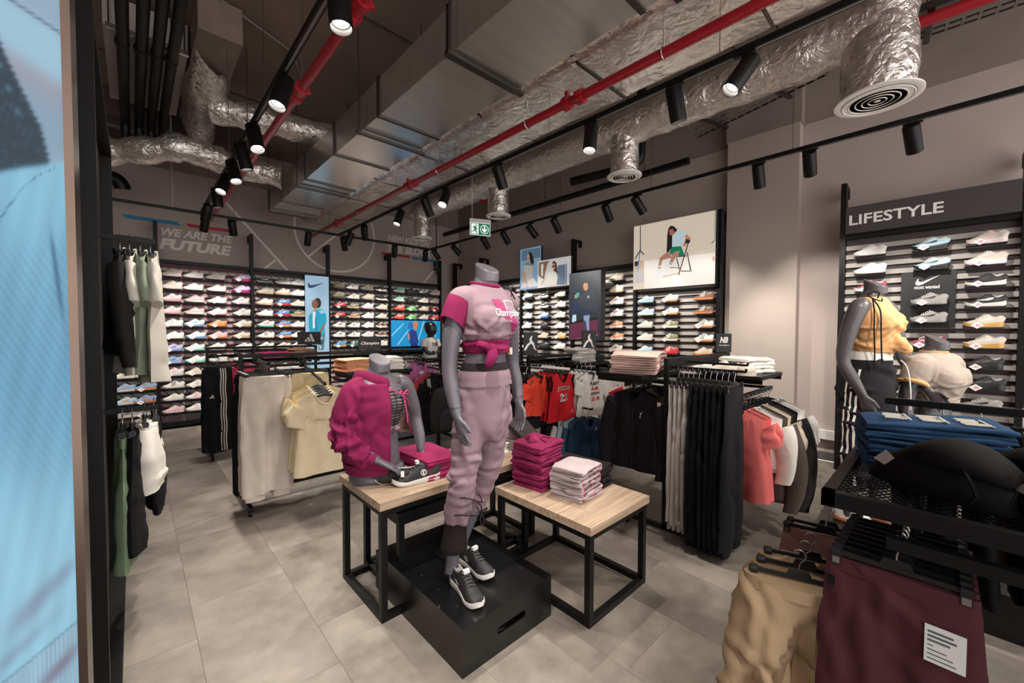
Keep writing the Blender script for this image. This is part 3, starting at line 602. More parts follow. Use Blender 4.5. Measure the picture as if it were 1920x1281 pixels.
# ================================================================ tables, podium, racks
def wood_mat():
    m = bpy.data.materials.new('oak_laminate'); m.use_nodes = True; nt = m.node_tree; b = nt.nodes['Principled BSDF']; N = nt.nodes.new; L = nt.links.new
    tc = N('ShaderNodeNewGeometry'); mp = N('ShaderNodeMapping'); mp.inputs['Scale'].default_value = (3, 60, 30); L(tc.outputs['Position'], mp.inputs[0])
    n = N('ShaderNodeTexNoise'); n.inputs['Scale'].default_value = 1.0; n.inputs['Detail'].default_value = 6; L(mp.outputs[0], n.inputs[0])
    r = N('ShaderNodeValToRGB'); e = r.color_ramp.elements; e[0].position = .3; e[0].color = lin('8f7963'); e[1].position = .7; e[1].color = lin('bba48e'); L(n.outputs[0], r.inputs[0])
    L(r.outputs[0], b.inputs['Base Color']); b.inputs['Roughness'].default_value = .45
    return m
OAK = wood_mat()
def nest_table(label, x0, y0, x1, y1, h, top=.042, s=.034, topm=None):
    t = thing('display_table', label, 'table', (x0, y0, 0)); w, d = x1-x0, y1-y0; ht = h-top
    MB().box((-.012, -.012, ht), (w+.012, d+.012, h)).build('table_top', topm or OAK, t)
    for a in (0, w-s):
        for b in (0, d-s): MB().box((a, b, s), (a+s, b+s, ht-s)).build('leg', BLK, t)
    for b in (0, d-s):
        for z, nm in ((0, 'floor_rail'), (ht-s, 'apron_rail')): MB().box((0, b, z), (w, b+s, z+s)).build(nm, BLK, t)
    for a in (0, w-s):
        for z, nm in ((0, 'floor_rail'), (ht-s, 'apron_rail')): MB().box((a, s, z), (a+s, d-s, z+s)).build(nm, BLK, t)
    return t
HL, HR, HN = .635, .528, .5
nest_table('tall oak-topped black-framed nesting table carrying the magenta hoodie torso', .905, 1.94, 1.98, 2.47, HL)
nest_table('low oak-topped black-framed nesting table carrying folded magenta hoodies', 1.66, 1.19, 2.225, 1.9, HR)
nest_table('black-framed nesting table tucked under the tall table at the back', 1.055, 2.04, 2.15, 2.52, HN, topm=BLK)
# podium
BLK2 = mat('black_satin_lacquer', '0d0e10', .3, noise=.3, nscale=3)
t = thing('mannequin_podium', 'black lacquered podium box under the pink mannequin', 'podium', (1.015, 1.39, 0))
PW, PD, PH = .578, .86, .22
m = MB().box((.0, .012, 0), (.012, PD-.012, PH-.012)).box((PW-.012, .012, 0), (PW, PD-.012, PH-.012)).box((0, PD-.012, 0), (PW, PD, PH-.012))
m.build('side_panel', BLK2, t)
# front panel with a rounded hand slot, built in thin columns around the slot
fp = MB().box((0, 0, 0), (.2, .012, PH-.012)).box((.385, 0, 0), (PW, .012, PH-.012)); cz, sr = .108, .018
for i in range(22):
    xa, xb = .2+.185*i/22, .2+.185*(i+1)/22; xm = (xa+xb)/2; q = min(xm-.2, .385-xm); hh = sr if q >= sr else math.sqrt(sr*sr-(sr-q)**2)
    fp.box((xa, 0, 0), (xb, .012, cz-hh)).box((xa, 0, cz+hh), (xb, .012, PH-.012))
fp.build('front_panel', BLK2, t, ang=20)
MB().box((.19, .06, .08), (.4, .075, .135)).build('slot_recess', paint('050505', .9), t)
MB().box((0, 0, PH-.012), (PW, PD, PH)).build('podium_top', BLK2, t)
MB().box((.23, .22, PH), (.55, .60, PH+.008)).build('base_plate', mat('base_plate_gloss', '141417', .14), t)
hole = MB().box((-.006, -.006, 0), (.006, .006, .0008)).mesh('fixing_hole'); hole.materials.append(paint('020202', .9))
for x, y in ((.07, .14), (.07, .3), (.07, .46), (.07, .62), (.2, .1), (.36, .1), (.5, .16), (.14, .74), (.3, .74)): link('fixing_hole', hole, t, (x, y, PH))
# plain black plinth of the right mannequin
pb = thing('mannequin_plinth', 'low black plinth under the orange-top mannequin', 'podium', (3.1, -.35, 0))
MB().box((0, 0, 0), (.9, .91, .2)).build('plinth_box', BLK2, pb); MB().box((-.004, -.004, .2), (.904, .914, .225)).build('plinth_lid', BLK2, pb)
def gondola(label, x0, x1, y, h, arms=(), shelves=(), bars=(), foot=.34, s=.03, casters=True):
    """free-standing garment rack: frame along x at y; arms = (x, dy, z, drop); bars = (xa, xb, dy, z); shelves = (xa, xb, dya, dyb, z)"""
    t = thing('garment_rack', label, 'clothes rack', (x0, y, 0)); W = x1-x0
    for a in (0, W):
        MB().box((a-s/2, -s/2, .05), (a+s/2, s/2, h)).build('post', BLK, t)
        f = MB().box((a-s/2, -foot, .05), (a+s/2, foot, .085)).build('foot', BLK, t)
        for b in (-foot+.03, foot-.03): MB().tube([(a-.012, b, .024), (a+.012, b, .024)], .024, 12).box((a-.006, b-.01, .02), (a+.006, b+.01, .06)).build('caster', BLK, f)
    MB().box((s/2, -s/2, h-s), (W-s/2, s/2, h)).build('top_rail', BLK, t); MB().box((s/2, -s/2, .09), (W-s/2, s/2, .12)).build('floor_rail', BLK, t)
    for (x, dy, z, drop) in arms:
        a = MB(); sg = 1 if dy > 0 else -1; c = x-x0
        a.tube([(c, 0, z), (c, dy, z-drop)], .011, 4, sq=True); a.tube([(c, dy, z-drop-.004), (c, dy+sg*.004, z-drop+.02)], .008, 6); a.box((c-.03, -.012*1, z-.025), (c+.03, .012, z+.025))
        a.build('arm', BLK, t)
        MB().box((s/2, -.011, z-.012), (W-s/2, .011, z+.012)).build('cross_rail', BLK, t)
    for (xa, xb, dy, z) in bars:
        a = MB().box((xa-x0, dy-.012, z-.016), (xb-x0, dy+.012, z+.016))
        for q in (xa-x0+.02, xb-x0-.02): a.box((q-.01, min(0, dy), z-.012), (q+.01, max(0, dy), z+.012))
        a.build('hang_bar', BLK, t)
    for (xa, xb, ya, yb, z) in shelves:
        sh = MB().box((xa-x0, ya, z-.028), (xb-x0, yb, z)); sh.build('shelf', BLK, t)
        for q in (xa-x0+.03, xb-x0-.03): MB().box((q-.006, min(0, ya), z-.06), (q+.006, max(0, yb), z-.028)).build('shelf_bracket', BLK, t)
    return t
RA, RB, RC, RK, RR = (.66, 1.88, 4.1), (.63, 1.85, 6.0), (1.95, 3.15, 4.75), (2.95, 4.17, 2.9), (2.83, 4.05, 1.37)
gondola('black garment rack with beige joggers and cream tees at the left', *RA, 1.3, arms=((.78, -.44, 1.25, .01), (1.13, -.3, 1.24, .0), (1.15, -.6, 1.19, .13)), shelves=((1.42, 2.06, -.42, .0, 1.12),), bars=((1.42, 1.86, -.2, 1.03),))
gondola('black garment rack with striped black track pants before the shoe wall', *RB, 1.3, arms=((.69, -.36, 1.19, .0), (.93, -.34, 1.19, .01)), shelves=((1.1, 1.8, -.4, .0, 1.16),))
gondola('black garment rack with pink tees and black jacket behind the table', *RC, 1.3, arms=((2.3, -.4, 1.21, .01), (2.53, -.44, 1.21, .02), (2.62, -.75, 1.08, .03)), bars=((2.0, 3.1, .3, 1.2), (2.3, 2.75, -.34, .68)), shelves=((2.66, 3.0, -.3, .0, 1.15),))
gondola('black garment rack with red basketball tanks and white kids tees', *RK, 1.25, arms=((2.7, -.4, 1.19, .0), (2.96, -.45, 1.2, .0), (3.38, -.5, 1.18, .01), (3.22, -.6, .76, .01)), bars=((3.7, 4.15, -.35, 1.08),), shelves=((2.4, 2.93, -.05, .4, 1.16), (3.58, 4.12, -.2, .2, 1.15)))
gondola('black garment rack with black trousers and grey joggers at the right', *RR, 1.315, arms=((2.9, -.5, 1.25, .0), (3.2, -.42, 1.27, .0)), bars=((2.86, 3.55, .28, 1.13), (3.12, 4.0, -.37, 1.03)), shelves=((2.58, 3.2, .06, .44, 1.2), (3.42, 4.0, -.45, -.02, 1.17)))
# ================================================================ clothes: hanging, folded
HOOK = mat('hanger_wire', 'a9a6a4', .3, 1); PLAS = mat('hanger_black_plastic', '1a1a1c', .35)
_hk = MB().tube([(.0, .0, -.095), (0, 0, -.055), (.004, 0, -.042), (.017, 0, -.03), (.02, 0, -.016), (.012, 0, -.002), (0, 0, .003), (-.012, 0, -.001), (-.018, 0, -.013)], .0024, 6).mesh('hook'); _hk.materials.append(HOOK)
_hb = MB().tube([(-.19, 0, -.165), (-.12, 0, -.128), (-.04, 0, -.098), (0, 0, -.092), (.04, 0, -.098), (.12, 0, -.128), (.19, 0, -.165)], [.011, .012, .012, .014, .012, .012, .011], 8).mesh('shoulder_bar'); _hb.materials.append(PLAS)
_cb = MB().box((-.155, -.004, -.106), (.155, .004, -.092)).prism([(-.04, -.1), (.04, -.1), (.028, -.07), (-.028, -.07)], .006, frame((0, .003, 0), (1, 0, 0), (0, 0, 1))).mesh('clip_bar'); _cb.materials.append(PLAS)
_cl = MB().box((-.012, -.011, -.135), (.012, .011, -.09)).tube([(-.011, 0, -.098), (.011, 0, -.098)], .014, 8).mesh('clip'); _cl.materials.append(PLAS)
_ct = MB().box((-.009, -.0125, -.132), (.009, .0125, -.112)).mesh('clip_plate'); _ct.materials.append(STEEL)
def hanger(kind, loc, rz, label, group, scale=1):
    h = thing('clothes_hanger', label, 'hanger', loc, rz, group); h.scale = (scale, 1, 1)
    link('hook', _hk, h)
    if kind == 'top': link('shoulder_bar', _hb, h)
    else:
        link('clip_bar', _cb, h)
        for x in (-.14, .14):
            c = link('clip', _cl, h, (x, 0, 0)); link('clip_plate', _ct, c)
    return h
def hang_label(label, clip=''):
    a, *b = label.split(','); w = a.split()[:5 if b else 11]
    while w and w[-1] in ('the', 'with', 'and', 'of', 'on', 'in', 'at', 'a', 'behind', 'beside', 'under', 'left', 'to'): w.pop()
    return 'black%s hanger of the %s%s' % (clip, ' '.join(w), ','+b[0] if b else '')
def creases(co, no, n, seed, z0, z1, up=.5, L=.09, w=.012, amp=.006, zdir=None):
    """n random soft wrinkle ridges and valleys lying in the cloth"""
    r = np.random.RandomState(seed); idx = np.where((co[:, 2] > z0) & (co[:, 2] < z1))[0]; d = np.zeros(len(co))
    if not len(idx): return d
    for i in range(n):
        k = r.choice(idx); c = co[k]; nn = no[k]; t = r.normal(size=3)*np.array([1, 1, up]); t -= nn*(t@nn); t /= np.linalg.norm(t)+1e-9; b = np.cross(nn, t)
        q = co-c; a = q@t; e = q@b+.25*a*a/L*r.uniform(-1, 1); h = q@nn; Li = L*r.uniform(.5, 1.4); wi = w*r.uniform(.7, 1.6)
        g = np.exp(-(a/Li)**2-(h/.06)**2); d += amp*r.uniform(.5, 1.2)*g*(np.exp(-(e/wi)**2)-.75*np.exp(-((e-1.6*wi)/wi)**2))
    return d
def wrinkle(o, n=12, seed=0, up=1.0, L=.1, w=.02, amp=.006):
    """press soft creases into a finished cloth mesh"""
    me = o.data; k = len(me.vertices); co = np.empty(k*3); no = np.empty(k*3); me.vertices.foreach_get('co', co); me.vertices.foreach_get('normal', no)
    co = co.reshape(-1, 3); no = no.reshape(-1, 3); d = creases(co, no, n, seed, -9, 9, up, L, w, amp)
    cnt = {}
    for pl in me.polygons:
        for e in pl.edge_keys: cnt[e] = cnt.get(e, 0)+1
    bd = np.zeros(k, bool); bd[[i for e, c in cnt.items() if c == 1 for i in e]] = True      # open seams and hems stay put
    nb = bd.copy(); ek = np.array(list(cnt)); nb[ek[bd[ek[:, 0]], 1]] = True; nb[ek[bd[ek[:, 1]], 0]] = True
    d[nb] *= .4; d[bd] = 0
    me.vertices.foreach_set('co', (co+no*d[:, None]).ravel()); me.update(); return o
def bvh_of(o):
    me = o.data; return BVHTree.FromPolygons([v.co.copy() for v in me.vertices], [tuple(p.vertices) for p in me.polygons])
def on_cloth(s, o):
    """prints follow the creased cloth"""
    bv = bvh_of(o); flat = s.front
    def f(x, z, off=.002):
        h = bv.ray_cast(Vector((x, -1, z)), Vector((0, 1, 0))); return h[0].y-off-.0012 if h[0] is not None else flat(x, z, off)
    s.front = f
class Shirt:
    """tee, tank, jacket or hoodie hanging flat; front faces -y, hook contact at the origin"""
    def __init__(s, w=.25, h=.62, d=.035, nw=.085, nd=.09, seed=0, rip=.012, slope=.36, flare=.03):
        s.w, s.h, s.d, s.nw, s.nd, s.rip, s.slope, s.flare = w, h, d, nw, nd, rip, slope, flare
        r = random.Random(seed); s.ph = [r.uniform(0, 6.28) for _ in range(6)]; s.zn = -.085; s.zs = s.zn-slope*(w-nw); s.zb = s.zn-h
    def W(s, v): return s.w*(1-.06*math.sin(math.pi*min(1, v*1.4)))+s.flare*v*v
    def D(s, u, v):
        f = (1-abs(u)**2.6)**.5 if abs(u) < 1 else 0
        return s.d*f*(.55+.45*min(1, v*3))*(1+.25*v)
    def wav(s, u, v): return s.rip*(v**1.3)*(math.sin(5.2*u+s.ph[0]+1.2*v)+.6*math.sin(9.3*u+s.ph[1]))+.006*math.sin(14*u*v+s.ph[2])*(1-v)*min(1, 4*v)
    def top(s, x, front):
        a = abs(x)
        if a >= s.nw: return s.zn-s.slope*(a-s.nw)
        return s.zn-(s.nd if front else .018)*(1-(a/s.nw)**2)
    def pt(s, u, v, front, off=0):
        x = s.w*u; zt = s.top(x, front); z = zt+(s.zb-zt)*v+.006*math.sin(6*u+s.ph[3])*v
        vv = (s.zn-z)/s.h; x = s.W(max(0, vv))*u
        y = s.D(u, max(0, vv))+off
        return (x, (-y if front else y)+s.wav(u, max(0, vv)), z)
    def front(s, x, z, off=.002):
        v = (s.zn-z)/s.h; u = max(-.97, min(.97, x/s.W(max(0, v)))); return -s.D(u, v)+s.wav(u, v)-off
    def body(s, nu=28, nv=18):
        m = MB()
        for fr in (True, False):
            G = [[s.pt(-1+2*i/nu, j/nv, fr) for i in range(nu+1)] for j in range(nv+1)]
            m.grid(G if fr else [g[::-1] for g in G])
        return m
    def sleeve(s, side, L=.2, r0=.105, r1=.075, drop=.8, thick=.4, bend=.0, n=6):
        m = MB(); R = []; c = Vector((side*s.w*.86, 0, s.zs-r0*.75)); d = Vector((side*math.cos(drop), 0, -math.sin(drop)))
        for k in range(n+1):
            t = k/n; dd = Vector((side*math.cos(drop+bend*t), -.06*t, -math.sin(drop+bend*t))).normalized(); p = c+dd*L*t
            nn = Vector((-dd.z*side, 0, dd.x*side)); r = r0+(r1-r0)*t; wob = 1+.06*math.sin(7*t+s.ph[4]+side)
            R.append([p+nn*r*wob*math.cos(2*math.pi*q/16)+Vector((0, 1, 0))*(r*thick*math.sin(2*math.pi*q/16)) for q in range(16)])
        m.rings(R); return m
def shirt(loc, rz, label, cat, col, group=None, kind='tee', name=None, w=.25, h=.62, seed=0, prints=None, col2=None, sleeves=True, hang=True, scale=1.0, d=.035, hood=False, rip=.012, hlabel=None, nd=.09, collar=None):
    s = Shirt(w, h, d, .085 if w > .2 else .07, nd, seed, rip)
    t = thing(name or {'tee': 't_shirt', 'tank': 'tank_top', 'jacket': 'track_jacket', 'hoodie': 'hoodie'}[kind], label, cat, loc, rz, group); t.scale = (scale,)*3
    fm = fabric(col); bo = wrinkle(s.body().build('body', fm, t, ang=70), 16, seed, 2.2, .13*w/.25, .02, .011)
    if prints: on_cloth(s, bo)
    if kind != 'tank':
        for sd in (-1, 1):
            if kind == 'tee': m = s.sleeve(sd, .17*w/.25, .1*w/.25, .083*w/.25, 1.02, .33, .25, 9)
            else: m = s.sleeve(sd, .56*h/.62, .1, .05, 1.08, .5, .38, 14)
            wrinkle(m.build('sleeve', fabric(col2) if col2 else fm, t, ang=70), 6, seed+sd, .7, .06, .018, .008)
            if kind != 'tee':
                pass
    nk = MB().tube([s.pt(x/s.w, 0, True, .0) for x in np.linspace(-s.nw, s.nw, 9)], .007, 6).tube([s.pt(x/s.w, 0, False, .0) for x in np.linspace(-s.nw, s.nw, 7)], .007, 6)
    nk.build('neckband', fabric(collar or col2 or col), t, ang=80)
    if hood:
        R = [[(x*(1-.25*k/4), .03+.05*k/4+y, s.zn-.03+.03*math.sin(k)-k*.035) for x, y in ((.11*math.cos(a), .05*math.sin(a)) for a in np.linspace(0, 2*math.pi, 13)[:-1])] for k in range(5)]
        MB().rings(R).build('hood', fm, t, ang=80)
    if kind in ('jacket',):
        MB().tube([(0, s.front(0, z, .003), z) for z in np.linspace(s.zn-s.nd*.9, s.zb+.01, 9)], .004, 6).build('zip', mat('zip_dark', '3a3838', .4, .5), t)
    if kind in ('jacket', 'hoodie'):
        MB().rings([[(s.W(1)*1.0*math.cos(a)+0, s.d*1.1*math.sin(a)+s.wav(math.cos(a)*.98, .97), z) for a in np.linspace(0, 2*math.pi, 25)[:-1]] for z in (s.zb+.02, s.zb-.025)], cap=False).build('hem_rib', fm, t)
    for p in (prints or []): p(s, t)
    if hang: hanger('top', loc, rz, hlabel or hang_label(label), 'hangers on the racks', scale*min(1, w/.25+.1))
    return t
def pr_text(txt, x, z, wh, col, off=.003, **k):
    def f(s, t):
        me = text_mesh(txt, 1, extrude=.0, **k); c = np.array([v.co for v in me.vertices]); lo, hi = c.min(0), c.max(0)
        sx = wh[0]/(hi[0]-lo[0]); sy = wh[1]/(hi[1]-lo[1])
        for v in me.vertices:
            X_ = x+(v.co.x-(lo[0]+hi[0])/2)*sx; Z_ = z+(v.co.y-(lo[1]+hi[1])/2)*sy; v.co = (X_, s.front(X_, Z_, off), Z_)
        me.materials.append(paint(col, .6)); link('printed_text', me, t)
    return f
def pr_poly(polys, x, z, sc, col, name='printed_logo'):
    def f(s, t):
        m = MB()
        for po in polys: m.add([(x+a*sc, s.front(x+a*sc, z+b*sc, .0035), z+b*sc) for a, b in po], [tuple(range(len(po)))])
        m.build(name, paint(col, .6), t)
    return f
THREE_BARS = [[(-.5, -.3), (-.3, -.3), (-.38, -.1), (-.46, -.05)][::-1], [(-.22, -.3), (.0, -.3), (-.17, .12), (-.34, .02)][::-1], [(.08, -.3), (.3, -.3), (.02, .4), (-.14, .28)][::-1]]
SWOOSH = [[(-.5, -.02), (-.42, .16), (-.36, .2), (-.38, .06), (-.3, -.02), (-.16, -.01), (.5, .2), (-.2, -.17), (-.38, -.2), (-.47, -.14)]]
JUMP = [[(-.02, .42), (.05, .5), (.1, .42), (.04, .36), (.06, .2), (.2, .05), (.3, -.3), (.45, -.42), (.24, -.36), (.1, -.05), (.0, .0), (-.16, -.1), (-.36, -.4), (-.5, -.38), (-.3, -.05), (-.08, .12), (-.12, .3)]]
def ribbon(cx, n=3, dx=.022, wd=.011, col='e7e1d8', zt=None, zb=None):
    """vertical printed stripes down a garment front"""
    def f(s, t):
        m = MB(); z1 = s.zt-.005 if zt is None else zt; z0 = s.zb+.01 if zb is None else zb
        for k in range(n):
            x = cx+(k-(n-1)/2)*dx; Z_ = np.linspace(z1, z0, 16); wob = lambda z: .004*math.sin(22*z)
            m.grid([[(x+wob(z)-wd/2, s.front(x-wd/2, z, .003), z), (x+wob(z)+wd/2, s.front(x+wd/2, z, .003), z)] for z in Z_])
        m.build('side_stripe', fabric(col), t)
    return f
class Pants:
    def __init__(s, w=.165, h=.95, d=.035, seed=0, hem=.19, taper=1.0, rip=.008):
        s.w, s.h, s.d, s.hem, s.rip = w, h, d, hem, rip; r = random.Random(seed); s.ph = [r.uniform(0, 6.28) for _ in range(6)]; s.zt = -.118; s.zb = s.zt-h
    def W(s, v): return s.w+(s.hem-s.w)*min(1, v*2.2)**.8
    def D(s, u, v):
        e = max(0, 1-abs(u)**3)**.5; g = 1-.75*min(1, max(0, (v-.12)*3))*math.exp(-(u/.16)**2)
        return s.d*e*g*(.75+.5*min(1, v*2))*(1+.12*math.sin(16*v+s.ph[2])*(v > .75))
    def wav(s, u, v): return s.rip*min(1, 2*v)*(math.sin(4*u+s.ph[0]+2*v)+.7*math.sin(8*u+s.ph[1]-3*v))
    def front(s, x, z, off=.002):
        v = (s.zt-z)/s.h; u = max(-.97, min(.97, x/s.W(v))); return -s.D(u, v)+s.wav(u, v)-off
    def body(s, nu=26, nv=34):
        m = MB(); R = []
        for j in range(nv+1):
            v = j/nv; z = s.zt-s.h*v; ring = []
            for i in range(nu): u = -1+2*i/nu; ring.append((s.W(v)*u, -s.D(u, v)+s.wav(u, v), z+(.012*math.sin(3*u+s.ph[3]) if j == nv else 0)))
            for i in range(nu): u = 1-2*i/nu; ring.append((s.W(v)*u, s.D(u, v)+s.wav(u, v), z+(.012*math.sin(3*u+s.ph[3]) if j == nv else 0)))
            R.append(ring)
        m.rings(R); return m
def pants(loc, rz, label, col, group=None, name='track_pants', w=.165, h=.95, seed=0, prints=None, hem=.19, d=.035, hang=True, cuffs=False, scale=1.0, cat='trousers', rip=.008, hlabel=None, wr=16, wamp=.009):
    s = Pants(w, h, d, seed, hem, rip=rip); t = thing(name, label, cat, loc, rz, group); t.scale = (scale,)*3
    fm = fabric(col); bo = wrinkle(s.body().build('legs', fm, t, ang=70), wr, seed, 2.0, .13, .02, wamp)
    if prints: on_cloth(s, bo)
    MB().rings([[(s.w*1.01*math.cos(a), (s.d*.85)*math.sin(a), z+.003*math.sin(30*a)) for a in np.linspace(0, 2*math.pi, 29)[:-1]] for z in (s.zt+.004, s.zt-.018, s.zt-.04)], cap=True).build('waistband', fm, t)
    if cuffs:
        for sd in (-1, 1): MB().rings([[(sd*s.hem*.52+s.hem*.36*math.cos(a), s.d*.8*math.sin(a), z) for a in np.linspace(0, 2*math.pi, 17)[:-1]] for z in (s.zb+.015, s.zb-.05)]).build('cuff', fm, t)
    for p in (prints or []): p(s, t)
    if hang: hanger('clip', loc, rz, hlabel or hang_label(label, ' clip'), 'hangers on the racks', scale)
    return t
# ---------------------------------------------------------------- folded clothes
def folded(loc, rz, label, col, w=.28, d=.24, h=.035, layers=2, group=None, name='folded_shirt', cat='folded clothes', seed=0, fold_col=None, sag=.006, prints=None, bulge=.0, hood=False, taper=0):
    """one folded garment: front fold edge faces -y"""
    r = random.Random(seed); t = thing(name, label, cat, loc, rz, group); lh = h/layers; fm = fabric(col)
    for k in range(layers):
        m = MB(); R = []; z0 = k*lh; dx = r.uniform(-.008, .008); dy = r.uniform(-.006, .006); nx = 20
        for i in range(nx+1):
            u = i/nx; x = (u-.5)*w+dx; e = min(1, 5*u, 5*(1-u))**.5; ring = []
            hh = lh*(.62+.38*e); zz = z0+sag*math.sin(3.1*u+k+seed)*(k+1)/layers*.6+bulge*math.sin(math.pi*u)*(k+1)/layers
            dd = d/2*(1-.04*(1-e))*(1-taper*u)
            for a in np.linspace(math.pi/2, 3*math.pi/2, 6): ring.append((x+.004*math.sin(9*a+seed), -dd+hh/2+dy+math.cos(a)*hh/2, zz+hh/2+math.sin(a)*hh/2))
            for q in (.2, .4, .6, .8): ring.append((x, -dd+2*dd*q+dy, zz+.002*math.sin(9*u)))
            for a in np.linspace(-math.pi/2, math.pi/2, 6): ring.append((x, dd-hh/2+dy+math.cos(a)*hh/2, zz+hh/2+math.sin(a)*hh/2))
            for q in (.8, .6, .4, .2): ring.append((x, -dd+2*dd*q+dy, zz+hh+.004*math.sin(7*u+3*q+seed+k)))
            R.append(ring)
        m.rings(R); wrinkle(m.build('folded_layer', fm if k < layers-1 or not fold_col else fabric(fold_col), t, ang=60), 8, seed+k, .5, .08, .02, min(.006, lh*.3))
    for p in (prints or []): p(t, w, d, h)
    return t
def stack(n, loc, rz, base, cols, h, group, w=.28, d=.24, **k):
    """n folded pieces on top of each other; base is the label without its place in the stack"""
    out = []
    for i in range(n):
        nm = 'topmost' if i == n-1 else 'lowest' if i == 0 else ORD[i]+' from bottom'
        out.append(folded((loc[0]+rnd.uniform(-.006, .006), loc[1]+rnd.uniform(-.006, .006), loc[2]+i*h), rz+rnd.uniform(-.05, .05), '%s, %s of its stack' % (base, nm), cols[i % len(cols)], w, d, h*1.02, group=group, seed=i*7+len(base), **k))
    return out
# ================================================================ stock on the racks and tables
FX = -math.pi/2
def nth(i, n, a='front'): return 'frontmost' if i == 0 else ORD[i]+' from the front'
G = 'beige joggers on the left rack'
for i in range(4): pants((.775, 3.70+.05*i, 1.25), 0, 'beige jogger trousers on the left rack, %s' % nth(i, 4), 'dacdc1', G, 'joggers', .165, .93, 10+i, hem=.185, d=.026, cuffs=True)
for i in range(3): pants((.775, 3.91+.05*i, 1.25), 0, 'black trousers behind the beige joggers, %s' % nth(i, 3), '1c1b1f', 'black trousers on the left rack', 'trousers', .17, .98, 20+i, hem=.2, d=.022)
for i in range(3): pants((1.13, 3.84+.06*i, 1.24), 0, 'pale yellow joggers behind the cream tees, %s' % nth(i, 3), 'd9c9a0', 'yellow joggers on the left rack', 'joggers', .16, .8, 30+i, d=.028, cuffs=True)
for i in range(5): shirt((1.15, 3.52+.045*i, 1.07+.012*i), .06, 'cream short-sleeved tee with stitched chest line, %s' % nth(i, 5), 't-shirt', ['e0cfb0', 'e3d3b4', 'd8c399', 'e3d3b4', 'd8c399'][i], 'cream tees on the left rack', 'tee', w=.215, h=.66, seed=40+i, d=.024, prints=[pr_text('Champion', .0, -.3, (.19, .03), 'b49a78', shear=.3)] if i == 0 else None)
for i in range(4): shirt((1.5+.06*i, 3.9, 1.045), FX, 'white tank top under the peach stack, %s' % nth(i, 4), 'tank top', 'efe9e2', 'white tanks on the left rack', 'tank', w=.19, h=.55, seed=50+i, d=.02, collar='2a2728')
stack(6, (1.56, 3.88, 1.12), .1, 'peach folded tee on the left rack shelf', ['e9a27a', 'e6aa86'], .019, 'peach folded tees', .3, .26)
stack(4, (1.88, 3.88, 1.12), -.1, 'white folded tee beside the peach stack', ['efe8df'], .03, 'white folded tees on the left rack', .26, .26)
# ---- rack B
for i in range(3): pants((.69, 5.66+.06*i, 1.19), 0, 'black track pants with three white stripes, %s' % nth(i, 3), '1b1c22', 'striped black track pants', 'track_pants', .135, .96, 60+i, hem=.15, d=.03, prints=[ribbon(.045), pr_poly(THREE_BARS, -.055, -.44, .06, 'e9e6e0')] if i == 0 else [ribbon(.045)])
shirt((.9, 5.7, 1.19), -.25, 'bright pink football jersey beside the striped track pants', 't-shirt', 'd94a68', None, 'tee', w=.2, h=.62, seed=70)
shirt((.94, 5.78, 1.19), -.25, 'red and white football jersey behind the bright pink jersey', 't-shirt', 'e9dfdc', None, 'tee', w=.2, h=.7, seed=71, col2='c63a4a')
shirt((.98, 5.86, 1.19), 0, 'black tee behind the football jerseys', 't-shirt', '1c1b1d', None, 'tee', w=.2, h=.8, seed=72)
shirt((1.02, 5.92, 1.19), 0, 'crimson long top at the back of the football jerseys', 't-shirt', 'a3203c', None, 'tee', w=.19, h=.85, seed=73)
stack(3, (1.3, 5.82, 1.16), 0, 'magenta folded shirt on the back-left rack shelf', ['a82a5e'], .02, 'magenta folded shirts at the back', .3, .26)
stack(5, (1.62, 5.82, 1.16), .1, 'orange and grey folded shirt on the back-left rack shelf', ['d79a74', '8d8580'], .02, 'orange folded shirts at the back', .28, .26)
def brand_sign(loc, rz, label, kind, w=.3, h=.17):
    t = thing('brand_sign', label, 'sign', loc, rz); MB().box((-w/2, -.008, 0), (w/2, .008, h)).build('sign_plate', paint('1b191a', .5), t)
    MB().box((-.03, -.02, -.006), (.03, .02, .004)).build('sign_foot', BLK, t)
    M = frame((0, -.0085, h*.5), (1, 0, 0), (0, 0, 1)); wm = paint('f0eeea', .5)
    if kind == 'bars':
        m = MB()
        for po in THREE_BARS: m.prism([(a*.16+.02, b*.16) for a, b in po], .001, M)
        m.build('logo', wm, t)
    elif kind == 'jump':
        m = MB(); [m.prism([(a*h*.7, b*h*.7) for a, b in po], .001, M) for po in JUMP]; m.build('logo', wm, t)
    elif kind == 'nb':
        lettering('logo', 'NB', (.07, .055), frame((-.035, -.009, h*.5), (1, 0, 0), (0, 0, 1)), wm, t, shear=.25, bold=.04); lettering('logo_text', 'new balance', (.085, .014), frame((-.042, -.009, h*.34), (1, 0, 0), (0, 0, 1)), wm, t)
    else: lettering('logo_text', kind, (w*.82, h*.3), frame((-w*.41, -.009, h*.33), (1, 0, 0), (0, 0, 1)), wm, t, shear=.3, bold=.015)
    return t
brand_sign((1.77, 6.0, 1.306), 0, 'black rack-top sign with three white slanted bars', 'bars', .3, .175)
brand_sign((1.8, 4.1, 1.306), 0, 'black rack-top sign reading Champion in white script', 'Champion', .24, .135)
brand_sign((3.94, 1.37, 1.321), -.9, 'black rack-top sign with white NB logo beside the column', 'nb', .13, .17)
brand_sign((3.98, 2.9, 1.256), -.3, 'black rack-top sign with white leaping figure under the poster', 'jump', .2, .26)
brand_sign((2.98, 2.9, 1.256), -.3, 'black sign with white leaping figure beside the pink mannequin', 'jump', .16, .24)
